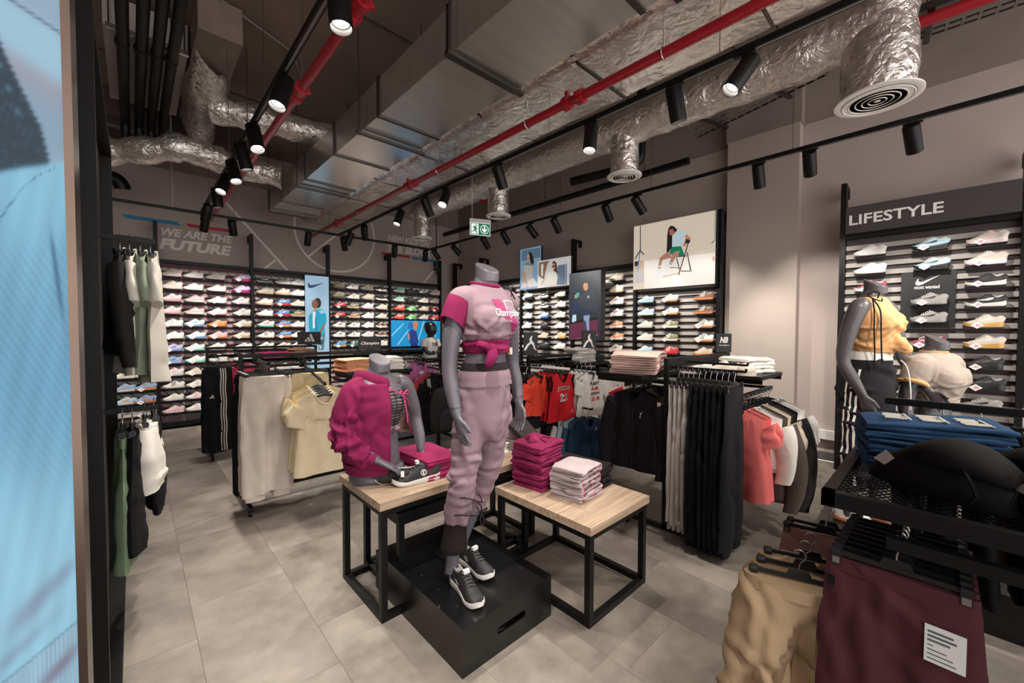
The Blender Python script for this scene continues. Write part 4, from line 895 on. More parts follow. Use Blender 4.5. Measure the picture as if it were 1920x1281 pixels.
# ---- rack C
for i in range(4): shirt((2.53, 4.33+.06*i, 1.2), .0, 'rose pink kids tee with white print, %s' % nth(i, 4), 't-shirt', 'b8709a', 'pink kids tees', 'tee', w=.165, h=.38, seed=80+i, d=.022, scale=1, prints=[pr_poly([[(-.3, -.1), (-.1, .1), (-.2, .3), (0, .15), (.15, .35), (.15, .05), (.4, .05), (.15, -.1), (.2, -.3), (0, -.15), (-.15, -.3), (-.1, -.1)]], .0, -.2, .12, 'f0e3e8')] if i == 0 else None)
shirt((2.3, 4.37, 1.2), .0, 'pale grey kids tank top left of the pink tees', 'tank top', 'cfd0c6', None, 'tank', w=.15, h=.4, seed=85, d=.02, prints=[pr_text('WINNER', 0, -.25, (.13, .03), '3a3a3a')])
shirt((2.26, 4.48, 1.2), .0, 'white kids tee behind the grey tank top', 't-shirt', 'e6e2dc', None, 'tee', w=.16, h=.4, seed=86, d=.02)
for i in range(4): pants((2.45+.02*i, 4.34+.05*i, .72), 0, 'floral pink kids shorts below the pink tees, %s' % nth(i, 4), ['b98f86', 'c79a92', 'b07f7d', 'c79a92'][i], 'floral kids shorts', 'shorts', .16, .3, 90+i, hem=.2, d=.03, cat='shorts')
for i in range(3): shirt((2.6, 4.02+.1*i, 1.08), .1, ['black track jacket with white shoulder stripes behind the table', 'coral red track jacket behind the black track jacket', 'pink track jacket at the back of its arm'][i], 'jacket', ['1d1c20', 'c94b50', 'c46a92'][i], None, 'jacket', w=.22, h=.62, seed=95+i, d=.04, prints=[pr_poly(THREE_BARS, -.07, -.25, .06, 'eee9e4'), ribbon(.15, 3, .014, .008, 'e9e4dc', -.12, -.3), ribbon(-.17, 3, .014, .008, 'e9e4dc', -.12, -.3)] if i == 0 else None)
bp = thing('backpack', 'black backpack hanging behind the pink mannequin', 'bag', (2.3, 3.46, .48))
R = [[(.14*s_*math.copysign(abs(math.cos(a))**.6, math.cos(a)), .09*s_*math.copysign(abs(math.sin(a))**.6, math.sin(a)), z) for a in np.linspace(0, 2*math.pi, 21)[:-1]] for z, s_ in ((0, .75), (.03, .98), (.18, 1.05), (.34, .96), (.42, .7), (.45, .3))]
MB().rings(R).build('bag_body', fabric('232224'), bp); MB().rings([[(p[0]*.75, p[1]*.55-.075, p[2]*.5+.03) for p in r] for r in R]).build('front_pocket', fabric('2b2a2c'), bp)
for sd in (-1, 1): MB().tube([(sd*.06, .05, .43), (sd*.07, .13, .36), (sd*.08, .15, .2), (sd*.09, .08, .05)], .012, 6).build('shoulder_strap', fabric('1b1b1d'), bp)
MB().tube([(-.03, .03, .44), (-.02, .03, .49), (.02, .03, .49), (.03, .03, .44)], .008, 6).build('grab_handle', fabric('1b1b1d'), bp)
bs = thing('bag_stand', 'thin black floor stand carrying the backpack', 'stand', (2.3, 3.46, 0)); MB().box((-.015, .1, .02), (.015, .13, .99)).build('stand_post', BLK, bs); MB().box((-.015, -.03, .965), (.015, .13, .985)).build('stand_arm', BLK, bs); MB().box((-.16, .0, 0), (.16, .24, .02)).build('stand_base', BLK, bs)
# ---- rack K
def armholes(s, t):
    m = MB()
    for sd in (-1, 1): m.tube([(sd*s.w*(.97-.1*math.sin(q*math.pi)), s.wav(.9*sd, .1)-.004, s.zs+.01-.14*q) for q in np.linspace(0, 1, 7)], .012, 6)
    m.build('armhole_trim', fabric('1a1819'), t)
for i in range(5): shirt((2.96+.005*i, 2.46+.06*i, 1.2), .0, 'red basketball tank with black trim, %s' % nth(i, 5), 'tank top', 'c9202b', 'red basketball tanks', 'tank', w=.175, h=.45, seed=100+i, d=.02, collar='1a1819', prints=[armholes]+([pr_text('JORDAN', .0, -.235, (.19, .05), 'f1e6e2', bold=.045), pr_text('JORDAN', .0, -.235, (.182, .043), '171516', bold=.0, off=.0055), pr_text('23', .0, -.32, (.12, .075), 'f1e6e2', bold=.05), pr_text('23', 0, -.32, (.105, .062), '171516', bold=.0, off=.0055), pr_poly(JUMP, .11, -.46, .045, 'f1e6e2')] if i == 0 else []))
shirt((2.7, 2.52, 1.19), .1, 'orange red kids tee left of the red basketball tanks', 't-shirt', 'd9432f', None, 'tee', w=.18, h=.36, seed=106, d=.02)
for i in range(2): shirt((2.69, 2.6+.07*i, 1.19), 0, 'black kids tee behind the orange tee, %s' % nth(i, 2), 't-shirt', '242326', 'black kids tees', 'tee', w=.2, h=.5, seed=107+i, d=.025)
for i in range(4): shirt((3.36, 2.42+.06*i, 1.18), -.05, 'white kids tee with red and black print, %s' % nth(i, 4), 't-shirt', 'e9e4dc', 'white kids tees', 'tee', w=.185, h=.44, seed=110+i, d=.022, prints=[pr_text(a, .04, -.2-.052*k, (.15, .038), c_, bold=.03) for k, (a, c_) in enumerate((('FLIGHT', '2a2829'), ('AIR', 'c0283a'), ('JORDAN', '2a2829'), ('23', 'c0283a')))] if i == 0 else None)
for i in range(6): shirt((3.2-.005*i, 2.33+.065*i, .755), -.1, ['navy track jacket with small white emblem below the red tanks', 'slate blue jacket behind the navy track jacket', 'pale blue striped jacket behind the slate jacket', 'white tee fourth on the low kids arm', 'black jacket fifth on the low kids arm', 'black jacket at the back of the low kids arm'][i], 'jacket', ['22364c', '3d566c', 'aebfcb', 'dedad4', '232226', '1d1c20'][i], None, 'jacket', w=.19, h=.46, seed=120+i, d=.035, prints=[pr_poly(JUMP, .09, -.2, .05, 'dfe6ea')] if i == 0 else None)
for i in range(3): shirt((3.74+.07*i, 2.55, 1.085), FX, ['white and red track jacket under the grey folded stack', 'cream track jacket behind the white and red one', 'pale pink track jacket at the back of its bar'][i], 'jacket', ['e4dfd8', 'd8d2c6', 'e0c8c6'][i], None, 'jacket', w=.2, h=.5, seed=130+i, d=.035, col2=['c02a38', 'd8d2c6', 'c98a90'][i])
for i in range(4): pants((3.96+.04*i, 2.55, 1.085), FX, 'black kids joggers beside the white and red jacket, %s' % nth(i, 4), '212025', 'black kids joggers', 'joggers', .15, .75, 135+i, d=.03, cuffs=True)
stack(6, (2.68, 3.07, 1.16), .1, 'dark denim blue folded jeans beside the pink mannequin', ['3d5a72', '2c4258', '35506a'], .022, 'blue folded jeans', .36, .3, name='folded_jeans')
stack(6, (3.78, 2.88, 1.15), -.2, 'light grey folded sweatshirt under the dark poster', ['c4beb8', 'b7b1ab'], .026, 'grey folded sweatshirts', .26, .26, name='folded_sweatshirt')
stack(3, (4.03, 2.88, 1.15), 0, 'dark navy folded trousers beside the grey folded sweatshirts', ['2a2d36'], .022, 'navy folded trousers', .18, .24, name='folded_trousers')
# ---- rack R
for i in range(4): pants((2.9, 1.31-.035*i, 1.25), 0, 'light grey jogger trousers on the right rack, %s' % ('nearest the post' if i == 0 else ORD[i]+' from the post'), 'bdb6af', 'grey joggers on the right rack', 'joggers', .155, .98, 140+i, hem=.165, d=.022, cuffs=True)
for i in range(7): pants((2.9, 1.165-.038*i, 1.25), 0, 'black wide trousers on the right rack, %s from the grey joggers' % ORD[i], '17171b', 'black trousers on the right rack', 'trousers', .155, 1.04, 150+i, hem=.19, d=.026, cuffs=True)
for i in range(5): shirt((2.89+.08*i, 1.65, 1.135), FX, ['black track jacket with cream sleeve stripes left of the trousers', 'grey jacket behind the black track jacket', 'dark grey jacket third on the back bar', 'black jacket fourth on the back bar', 'black jacket at the end of the back bar'][i], 'jacket', ['1d1b1e', '6b6663', '4b4745', '232125', '232125'][i], None, 'jacket', w=.2, h=.6, seed=160+i, d=.05, prints=[pr_poly([[(-.1, .5), (.0, .1), (-.05, -.5), (.08, -.5), (.1, .1), (.4, .5), (.28, .5), (.06, .25)]], .07, -.27, .045, 'e9e6e2'), ribbon(.2, 1, .02, .03, 'cfc6b8', -.16, -.3)] if i == 0 else None)
RG = [('coral pink tee dress on the front of the right rack', 'tee', 'dd6f6d', .2, .62, None), ('coral pink tee second on the front bar', 'tee', 'dd6f6d', .2, .62, None), ('white cropped hoodie behind the coral tee', 'hoodie', 'e6e1da', .25, .42, None), ('dark brown hoodie behind the white hoodie', 'hoodie', '5a4f49', .26, .66, None), ('beige tee between the dark hoodies', 'tee', 'ddcfb8', .26, .55, None), ('charcoal hoodie behind the beige tee', 'hoodie', '3b3536', .27, .7, None), ('black long jacket near the end of the front bar', 'jacket', '211f22', .26, .74, None), ('white tee at the end of the front bar', 'tee', 'efece8', .27, .6, None), ('white blouse last on the front bar', 'tee', 'e9e5e0', .27, .58, None)]
for i, (l, k_, c_, w_, h_, p_) in enumerate(RG): shirt((3.17+.095*i, 1.0, 1.035), FX-.1, l, 'hoodie' if k_ == 'hoodie' else 'jacket' if k_ == 'jacket' else 't-shirt', c_, None, k_, w=w_, h=h_, seed=170+i, d=.05, hood=k_ == 'hoodie', prints=[pr_text('n co', .02, -.33, (.1, .03), 'f0e6e2', bold=.03), pr_poly([[(-.3, -.5), (.1, -.5), (.3, 0), (.4, .4), (0, .5), (-.2, .3), (.1, .2)]], .02, -.24, .09, 'c9b0ae')] if i == 0 else None)
stack(4, (2.88, 1.62, 1.2), .35, 'blush beige folded sweatshirt on the right rack shelf', ['c2a198', 'c9aaa0'], .034, 'blush folded sweatshirts', .46, .34, name='folded_sweatshirt', bulge=.02)
stack(2, (3.78, 1.13, 1.17), -.35, 'thick white folded fleece on the right rack shelf', ['eae3d8'], .06, 'white folded fleeces', .3, .3, name='folded_fleece', layers=2, sag=.01)
fh = thing('fleece_hat', 'cream fuzzy fleece hat in front of the folded fleeces', 'hat', (3.5, 1.05, 1.17), .4)
R = []
for z, rr in ((0, .75), (.03, 1), (.06, .95), (.085, .6), (.095, .1)): R.append([(.085*rr*(1+.06*math.sin(9*a+z*80))*math.cos(a), .07*rr*(1+.06*math.cos(7*a+z*60))*math.sin(a), z) for a in np.linspace(0, 2*math.pi, 25)[:-1]])
MB().rings(R).build('crown', mat('fleece', 'd8cdbd', .95, noise=.2, nscale=60, bump=.9, bscale=70), fh, ang=80)
MB().rings([[(.088*math.cos(a), .073*math.sin(a), z) for a in np.linspace(0, 2*math.pi, 25)[:-1]] for z in (0, .02)]).build('brim', fabric('c9bba8'), fh)
sp = shoe('runner', 'CBKB', (3.43, 1.2, 1.17), 1.9, 'cream trainer with black studded sole beside the fuzzy hat', None)
# ---- tables
def drawcord(t, w, d, h):
    MB().tube([(-w*.1, -d*.35, h+.006), (-w*.05, -d*.1, h+.012), (w*.15, .0, h+.014), (w*.3, -d*.2, h+.01)], .0035, 6).build('drawcord', fabric('6d1540'), t)
def hoodtop(t, w, d, h):
    R = []
    for k in range(7):
        q = k/6; R.append([(-.3*w+.38*w*q+.02*math.sin(a*2), .12*d+(.42*d*math.sin(math.pi*(.15+.7*q)))*math.cos(a)*.8, h-.01+.05*math.sin(math.pi*(.1+.8*q))*max(0, math.sin(a))) for a in np.linspace(0, 2*math.pi, 17)[:-1]])
    MB().rings(R).build('hood', fabric('872650'), t, ang=70)
out = stack(6, (1.885, 1.77, HR), .12, 'magenta folded hoodie on the low table', ['872650', '7e2149'], .047, 'magenta folded hoodies', .23, .24, name='folded_hoodie', layers=2, sag=.012)
drawcord(out[-1], .23, .24, .047); hoodtop(out[-1], .23, .24, .047)
def tprint(t, w, d, h):
    r = random.Random(int(h*1e5)+len(t.name)*7); m = MB(); m2 = MB()
    for k in range(13):
        x = -w*.44+w*.9*k/13; (m if k % 3 else m2).box((x, -d/2-.0015, h*.25+r.uniform(0, .006)), (x+w*.045, -d/2+.004, h*.8))
    m.build('printed_text', paint('4d4a4a', .7), t)['kind'] = 'stuff'; m2.build('printed_text', paint('a8345e', .7), t)['kind'] = 'stuff'
for o in stack(6, (1.95, 1.5, HR), .12, 'lilac folded tee with printed fold edge', ['a8999b', 'b5a7a8'], .03, 'lilac printed folded tees', .24, .22, layers=2): tprint(o, .24, .22, .03)
stack(6, (2.145, 1.6, HR), .1, 'black folded leggings on the low table', ['1d1919'], .022, 'black folded leggings', .14, .34, name='folded_leggings')
stack(4, (1.36, 2.22, HL), .05, 'magenta folded sweatpants on the tall table', ['8f2452', '86204c'], .028, 'magenta folded sweatpants', .26, .4, name='folded_sweatpants')
stack(3, (1.78, 2.2, HL), .2, 'white folded tee at the end of the tall table', ['e4ddd6'], .03, 'white folded tees on the tall table', .24, .26)
stack(4, (1.9, 2.33, HL+.0), .3, 'black and grey folded top behind the white folded tees', ['3a3838', 'a19b95'], .022, 'grey folded tops on the tall table', .15, .22)
# draped leggings hanging down from a rail behind the low table
dr = thing('draped_leggings', 'charcoal leggings draped over the folded stack behind the low table', 'trousers', (2.16, 1.9, .0))
Gd = [[(-.1+.2*u+.02*v, .4-.55*v, .83-.27*v-.03*math.sin(3*v)+.012*math.sin(9*u+4*v)) for u in np.linspace(0, 1, 9)] for v in np.linspace(0, 1, 12)]
o = MB().grid(Gd).build('leg_fabric', fabric('383230'), dr, ang=80); o.modifiers.new('thickness', 'SOLIDIFY').thickness = .012
dr2 = thing('draped_sweatshirt', 'pale pink sweatshirt draped between the mannequin and the magenta hoodies', 'sweatshirt', (1.95, 2.3, .0))
Gd = [[(-.25+.55*u, .1-.1*v-.1*u, .90-.18*u-.08*v+.015*math.sin(9*u+4*v)) for u in np.linspace(0, 1, 12)] for v in np.linspace(0, 1, 8)]
o = MB().grid(Gd).build('body_fabric', fabric('c7a8ad'), dr2, ang=80); o.modifiers.new('thickness', 'SOLIDIFY').thickness = .015
# pair of trainers on the tall table
def champ_mark(t, side=1):
    M = frame((-.03, side*.0385, .062), (-side, 0, 0), (0, -.25, 1)); m = MB()
    ring = [(r*math.cos(a), r*math.sin(a), 0) for a in np.linspace(0, 2*math.pi, 21) for r in (.014, .0175)]
    m.add([M @ Vector(p) for p in ring], [(2*i, 2*i+1, 2*i+3, 2*i+2) for i in range(20)])
    m.prism([(-.006, -.009), (.006, -.009), (.006, -.005), (-.001, -.005), (-.001, .005), (.006, .005), (.006, .009), (-.006, .009)], .0008, M)
    m.build('emblem', paint('efedea'), t)
SHOES['trainer'] = [(n_, m_) for n_, m_ in shoe_meshes('runner', 26, 18) if n_ != 'side_mark']; STYLE['t'] = 'trainer'
def big_shoe(loc, rz, label, rx=0, ry=0):
    t = shoe('trainer', 'BWBG', loc, rz, label, 'black trainers with white soles'); t.scale = (1, 1, 1); t.rotation_euler = (rx, ry, rz)
    for sd in (1, -1): champ_mark(t, sd)
    MB().box((-.012, -.016, .108), (.006, .016, .125)).build('tongue_label', paint('d8d5d2'), t)
    return t
big_shoe((1.18, 2.065, HL), math.pi-.2, 'black trainer standing upright on the tall table')
big_shoe((1.12, 2.16, HL+.035), math.pi-.35, 'black trainer tipped on its side behind the upright one', rx=-1.25)
# ================================================================ mannequins
def fuse(mb, name, m, parent, voxel=.006, smooth=3, disp=None, ang=180):
    """one continuous surface out of overlapping closed lofts"""
    me = bpy.data.meshes.new(name); me.from_pydata(mb.v, [], mb.f); o = bpy.data.objects.new(name, me); COL.objects.link(o)
    r = o.modifiers.new('r', 'REMESH'); r.mode = 'VOXEL'; r.voxel_size = voxel
    s = o.modifiers.new('s', 'SMOOTH'); s.iterations = smooth; s.factor = .5
    dg = bpy.context.evaluated_depsgraph_get(); dg.update()
    new = bpy.data.meshes.new_from_object(o.evaluated_get(dg)); bpy.data.objects.remove(o); bpy.data.meshes.remove(me)
    if disp:
        n = len(new.vertices); co = np.empty(n*3); no = np.empty(n*3); new.vertices.foreach_get('co', co); new.vertices.foreach_get('normal', no)
        co = co.reshape(-1, 3); no = no.reshape(-1, 3); d = disp(co, no); new.vertices.foreach_set('co', (co+no*d[:, None]).ravel())
    new.materials.clear(); new.materials.append(m); finish(new, ang); new.name = name
    return link(name, new, parent)
def ell(mb, S, n=28, sq=1.0, tilt=0):
    """stack of ellipses (z, cx, cy, a, b), smoothly interpolated"""
    S = np.array(S, float); k = len(S); T = np.linspace(0, k-1, (k-1)*4+1); I = np.array([np.interp(T, range(k), S[:, j]) for j in range(5)]).T
    for j in range(5):   # light smoothing keeps the joints round
        for _ in range(3): I[1:-1, j] = (I[:-2, j]+2*I[1:-1, j]+I[2:, j])/4
    R = []
    for i, (z, cx, cy, a, b) in enumerate(I):
        R.append([(cx+a*math.copysign(abs(math.cos(t))**sq, math.cos(t)), cy+b*math.copysign(abs(math.sin(t))**sq, math.sin(t)), z+(tilt*math.sin(t)*b if i == len(I)-1 else 0)) for t in np.linspace(0, 2*math.pi, n+1)[:-1]])
    mb.rings(R); return mb
def limb(mb, pts, rad, n=14, sub=5, flat=None):
    """tapered limb through the joints (Catmull-Rom)"""
    P = [Vector(p) for p in pts]; out = []; rr = []
    for i in range(len(P)-1):
        p0, p1, p2, p3 = P[max(i-1, 0)], P[i], P[i+1], P[min(i+2, len(P)-1)]
        for k in range(sub):
            t = k/sub; out.append(.5*((2*p1)+(p2-p0)*t+(2*p0-5*p1+4*p2-p3)*t*t+(3*p1-p0-3*p2+p3)*t**3)); rr.append(rad[i]+(rad[i+1]-rad[i])*t)
    out.append(P[-1]); rr.append(rad[-1]); mb.tube(out, rr, n); return mb
def hand(mb, wrist, d, palm, thumb_side, s=1.0, curl=.35, spread=.08):
    """wrist point, pointing direction d, palm normal, thumb side vector; five separate bent fingers"""
    w = Vector(wrist); d = Vector(d).normalized(); p = Vector(palm); p = (p-d*p.dot(d)).normalized(); q = d.cross(p).normalized()
    if q.dot(Vector(thumb_side)) < 0: q = -q
    R = []
    for t, hw, hh in ((-.02, .024, .021), (.015, .026, .018), (.05, .036, .016), (.08, .041, .0145), (.098, .038, .012)):
        c = w+d*t*s; R.append([c+q*hw*s*math.cos(a)+p*hh*s*math.sin(a) for a in np.linspace(0, 2*math.pi, 17)[:-1]])
    mb.rings(R)
    for k, (L, off) in enumerate(((.07, .031), (.078, .0105), (.072, -.0105), (.056, -.031))):
        b = w+(d*.088+q*off)*s; dd = (d+q*spread*(off/.031)).normalized(); a = 0; pts = [b-dd*.012*s, b]; cur = b
        for f in (.42, .32, .26):
            a += curl*(.6 if f > .4 else 1); v = dd*math.cos(a)+p*math.sin(a); cur = cur+v*L*f*s; pts.append(cur)
        mb.tube(pts, [.0088*s, .0088*s, .0082*s, .0074*s, .0055*s], 9)
    b = w+(d*.028+q*.024)*s; v1 = (d*.75+q*.6+p*.2).normalized(); v2 = (d*.95+q*.2+p*.25).normalized()
    mb.tube([b-v1*.012*s, b+v1*.03*s, b+v1*.03*s+v2*.03*s, b+v1*.03*s+v2*.052*s], [.012*s, .0115*s, .0095*s, .006*s], 9)
    return mb
TORSO = [(.86, 0, .022, .13, .096), (.92, 0, .022, .138, .103), (1.0, 0, .02, .142, .104), (1.09, 0, .01, .125, .09), (1.17, 0, 0, .112, .08), (1.25, 0, -.005, .119, .086), (1.33, 0, -.016, .133, .1), (1.40, 0, -.012, .142, .094), (1.455, 0, .002, .142, .077), (1.495, 0, .01, .118, .066), (1.525, 0, .01, .07, .06), (1.55, 0, .0, .059, .06), (1.562, 0, -.004, .058, .06), (1.572, 0, -.007, .056, .058)]
def torso(mb, lift=0, S=TORSO, tilt=0): return ell(mb, [(z-lift, *r) for z, *r in S], tilt=tilt)
def neck_cap(t, m, lift=0):
    """clean slanted cut at the neck"""
    R = []
    for z, k in ((1.535, .99), (1.598, 1.02), (1.606, 1.02), (1.61, .985)): R.append([(.0585*k*math.cos(a), -.008+.0605*k*math.sin(a), z-lift+(.5*math.sin(a)*.06 if z > 1.55 else 0)) for a in np.linspace(0, 2*math.pi, 41)[:-1]])
    MB().rings(R).build('neck_cap', m, t, ang=30)
def bust(mb, lift=0, off=0, k=1.0):
    for sd in (-1, 1):
        R = []
        for q in np.linspace(0, math.pi/2, 6):
            R.append([(sd*.066+(.062*k+off)*math.cos(q)*math.cos(a), -.075-(.055*k+off)*math.sin(q), 1.345-lift+(.06*k+off)*math.cos(q)*math.sin(a)) for a in np.linspace(0, 2*math.pi, 13)[:-1]])
        mb.rings(R)
    return mb
def project(me, bvh, x, z, wh, dirn=(0, 1, 0), off=.002, right=(1, 0, 0), rot=0, origin_d=1.0):
    """lay a flat mesh (x right, y up) onto a garment along dirn"""
    c = np.array([v.co for v in me.vertices]); lo, hi = c.min(0), c.max(0); d = Vector(dirn).normalized(); r = Vector(right).normalized()
    sx = wh[0]/(hi[0]-lo[0]); sy = wh[1]/max(1e-6, hi[1]-lo[1])
    for v in me.vertices:
        a = (v.co.x-(lo[0]+hi[0])/2)*sx; b = (v.co.y-(lo[1]+hi[1])/2)*sy; a, b = a*math.cos(rot)-b*math.sin(rot), a*math.sin(rot)+b*math.cos(rot)
        p = r*(x+a)+Vector((0, 0, z+b)); h = bvh.ray_cast(p-d*origin_d, d)
        v.co = (h[0]-d*off) if h[0] is not None else p
    return me
def poly_mesh(polys, n=6):
    """flat polygons subdivided so that they can follow a curved surface"""
    import bmesh
    bm = bmesh.new()
    for po in polys:
        f = bm.faces.new([bm.verts.new((a, b, 0)) for a, b in po])
    bmesh.ops.triangulate(bm, faces=bm.faces[:])
    for _ in range(3):
        L = [e for e in bm.edges if e.calc_length() > .12]
        if not L: break
        bmesh.ops.subdivide_edges(bm, edges=L, cuts=1); bmesh.ops.triangulate(bm, faces=bm.faces[:])
    me = bpy.data.meshes.new('p'); bm.to_mesh(me); bm.free(); return me
def sticker(name, me, m, parent): me.materials.append(m); return link(name, me, parent)
# ---------------------------------------------------------------- pink mannequin on the podium
t = thing('mannequin', 'grey headless mannequin in lilac tee and lilac joggers on the black podium', 'mannequin', (1.322, 1.607, .228), 0)
def lean(p):
    """hips stand a little to the side of the feet"""
    k = max(0, 1-p[2]/.82); return (p[0]-.054*k, p[1]+.048*k, p[2])
def lean_obj(o):
    for v in o.data.vertices: v.co = lean(v.co)
    o.data.update(); return o
b = MB(); torso(b); bust(b)
limb(b, [(-.125, .005, 1.455), (-.162, .005, 1.43), (-.195, .015, 1.28), (-.212, .02, 1.12), (-.215, -.005, 1.0), (-.215, -.045, .885)], [.05, .052, .046, .037, .036, .024])
limb(b, [(.125, .005, 1.455), (.165, .01, 1.43), (.205, .03, 1.28), (.23, .05, 1.12), (.245, .03, 1.0), (.238, .0, .885)], [.05, .052, .046, .037, .036, .024])
hand(b, (-.215, -.045, .885), (.12, -.32, -1), (1, -.1, 0), (0, -1, 0), 1.0, .22)
hand(b, (.238, .0, .885), (-.06, -.2, -1), (-1, 0, 0), (0, -1, 0), 1.0, .3)
limb(b, [(-.115, .0, .6), (-.113, .03, .35), (-.1, .05, .12), (-.1, .05, .04)], [.042, .042, .034, .036])
limb(b, [(.08, .04, .6), (.068, .1, .35), (.048, .165, .12), (.048, .165, .04)], [.042, .042, .034, .036])
limb(b, [(-.075, .02, .86), (-.115, .0, .6)], [.055, .042]); limb(b, [(.075, .025, .86), (.08, .035, .6)], [.055, .042])
b.v = [lean(p_) for p_ in b.v]; fuse(b, 'body', MANN, t, .0058, 3); neck_cap(t, MANN)
for sd, x, y, z in ((-1, -.219, -.033, .925), (1, .24, .006, .925)):
    MB().lathe([(.0285, -.0015), (.0295, 0), (.0285, .0015)], 18, Matrix.Translation((x, y, z))).build('wrist_joint', DARKSTEEL, t)
def folds(co, no, A, list_):
    d = np.zeros(len(co))
    for kx, ky, kz, ph, z0, z1, amp in list_:
        m = np.clip((co[:, 2]-z0)/.04, 0, 1)*np.clip((z1-co[:, 2])/.04, 0, 1)
        w = np.sin(co[:, 0]*kx+co[:, 1]*ky+co[:, 2]*kz+ph+1.2*np.sin(co[:, 0]*9+co[:, 2]*7+ph)); d += A*amp*m*np.sign(w)*np.abs(w)**1.4
    return d
LILAC = fabric('877079'); MAG = fabric('7b1d47'); LILAC2 = fabric('8f7881')
p = MB()
ell(p, [(1.075, 0, .01, .14, .102), (1.02, 0, .014, .152, .112), (.95, 0, .02, .16, .122), (.86, 0, .024, .163, .126), (.78, 0, .02, .15, .116), (.73, 0, .02, .11, .085)])
limb(p, [(-.082, .02, .86), (-.1, .01, .7), (-.122, -.005, .52), (-.118, .02, .4), (-.11, .035, .325)], [.088, .079, .067, .066, .06])
limb(p, [(.082, .025, .86), (.085, .03, .7), (.082, .045, .52), (.07, .1, .36), (.06, .14, .26)], [.088, .077, .062, .057, .048])
p.v = [lean(p_) for p_ in p.v]; o = fuse(p, 'joggers', LILAC, t, .009, 3, lambda co, no: creases(co, no, 55, 3, .55, 1.05, .6, .12, .015, .008)+creases(co, no, 50, 4, .27, .6, .25, .07, .012, .009))
ell_ = lambda z, a, c, n=40, cy=.012, r=0: [(a*math.cos(q)+r*math.sin(17*q), cy+c*math.sin(q)+r*math.cos(13*q), z+r*math.sin(11*q)) for q in np.linspace(0, 2*math.pi, n+1)[:-1]]
MB().rings([ell_(1.01, .158, .118, r=.0022), ell_(1.026, .157, .117, r=.0025), ell_(1.036, .153, .114, r=.001), ell_(1.046, .155, .115, r=.0022), ell_(1.06, .15, .111, r=.001), ell_(1.082, .145, .107, r=.002), ell_(1.086, .138, .101)], cap=False).build('waistband', LILAC, o, ang=80)
MB().rings([ell_(1.068, .14, .104), ell_(1.085, .137, .101), ell_(1.122, .128, .094, cy=.008), ell_(1.125, .123, .09, cy=.008)], cap=False).build('black_underband', fabric('2c2528'), t, ang=80)
# laced cord round the right shin
cp = [(-.118+.082*math.cos(a), .015+.08*math.sin(a), z+.02*math.sin(a*.5)) for z, a in ((.44+.02*math.sin(q*2), q) for q in np.linspace(2.6, 6.3, 14))]
MB().tube(cp, .0035, 6).tube([(-.118+.075*math.cos(q), .025+.075*math.sin(q), .375+.012*math.sin(2*q)) for q in np.linspace(2.6, 6.3, 14)], .0035, 6).tube([(-.075, -.055, .38), (-.085, -.07, .42), (-.105, -.07, .44)], .0035, 6).tube([(-.075, -.055, .38), (-.05, -.066, .4), (-.03, -.05, .385), (-.06, -.056, .375)], .0035, 6).tube([(-.075, -.057, .38), (-.09, -.066, .35), (-.08, -.064, .32)], .0035, 6).tube([(-.075, -.057, .38), (-.06, -.06, .34), (-.065, -.056, .31)], .0035, 6).build('lace_cord', fabric('2a2024'), o); lean_obj(o.children[-1])
# black bell cuff
cf_ = MB().rings([[(-.108+r*math.cos(a), .037+r*math.sin(a), z) for a in np.linspace(0, 2*math.pi, 33)[:-1]] for z, r in ((.335, .06), (.3, .057), (.25, .06), (.2, .066), (.175, .07), (.172, .067), (.2, .062))], cap=False).build('black_cuff', fabric('1c1716'), t, ang=80); lean_obj(cf_)
# tops: magenta tee under the lilac sleeveless tee
s_ = MB(); ell(s_, [(1.215, 0, -.003, .128, .097), (1.235, 0, -.005, .134, .101), (1.26, 0, -.01, .14, .104), (1.33, 0, -.018, .152, .117), (1.40, 0, -.014, .157, .107), (1.455, 0, .002, .156, .09), (1.495, 0, .01, .125, .075), (1.518, 0, .01, .085, .066)]); bust(s_, 0, .012, 1.0)
for sd in (-1, 1): limb(s_, [(sd*.11, .005, 1.45), (sd*.16, .005, 1.44), (sd*.183, .01, 1.41)], [.063, .06, .048])
tee = fuse(s_, 'lilac_tee', LILAC2, t, .008, 3, lambda co, no: folds(co, no, 1, [(6, 0, 95, 0, 1.19, 1.29, .006)])+creases(co, no, 40, 5, 1.2, 1.34, .25, .08, .01, .007)+creases(co, no, 12, 6, 1.32, 1.5, .6, .08, .014, .004))
m_ = MB(); ell(m_, [(1.172, 0, .0, .12, .09), (1.185, 0, .0, .128, .097), (1.22, 0, -.004, .135, .102), (1.245, 0, -.006, .132, .1)])
for sd in (-1, 1): m_.tube([(-.055, -.1, 1.2), (sd*.06-.05, -.108, 1.205-.012*sd), (sd*.1-.03, -.088, 1.21-.016*sd)], [.02, .02, .014], 9)
kn = fuse(m_, 'magenta_hem', MAG, t, .006, 2, lambda co, no: creases(co, no, 30, 8, 1.15, 1.27, .15, .08, .008, .006))
MB().rings([[(-.062+r*math.cos(a), -.113+.4*r*math.sin(a)*0-y_, 1.2+r*.8*math.sin(a)) for a in np.linspace(0, 2*math.pi, 13)[:-1]] for r, y_ in ((.024, -.015), (.035, .0), (.031, .016), (.014, .027))]).build('knot', MAG, kn, ang=80)
MB().tube([(-.06, -.125, 1.19), (-.075, -.138, 1.165), (-.095, -.135, 1.13), (-.108, -.128, 1.105)], [.024, .03, .022, .003], 9).build('knot_tail', fabric('7d1c4c'), kn, ang=80)
MB().box((.083, -.092, 1.165), (.1, -.074, 1.2)).build('woven_label', paint('cbb89a'), kn)
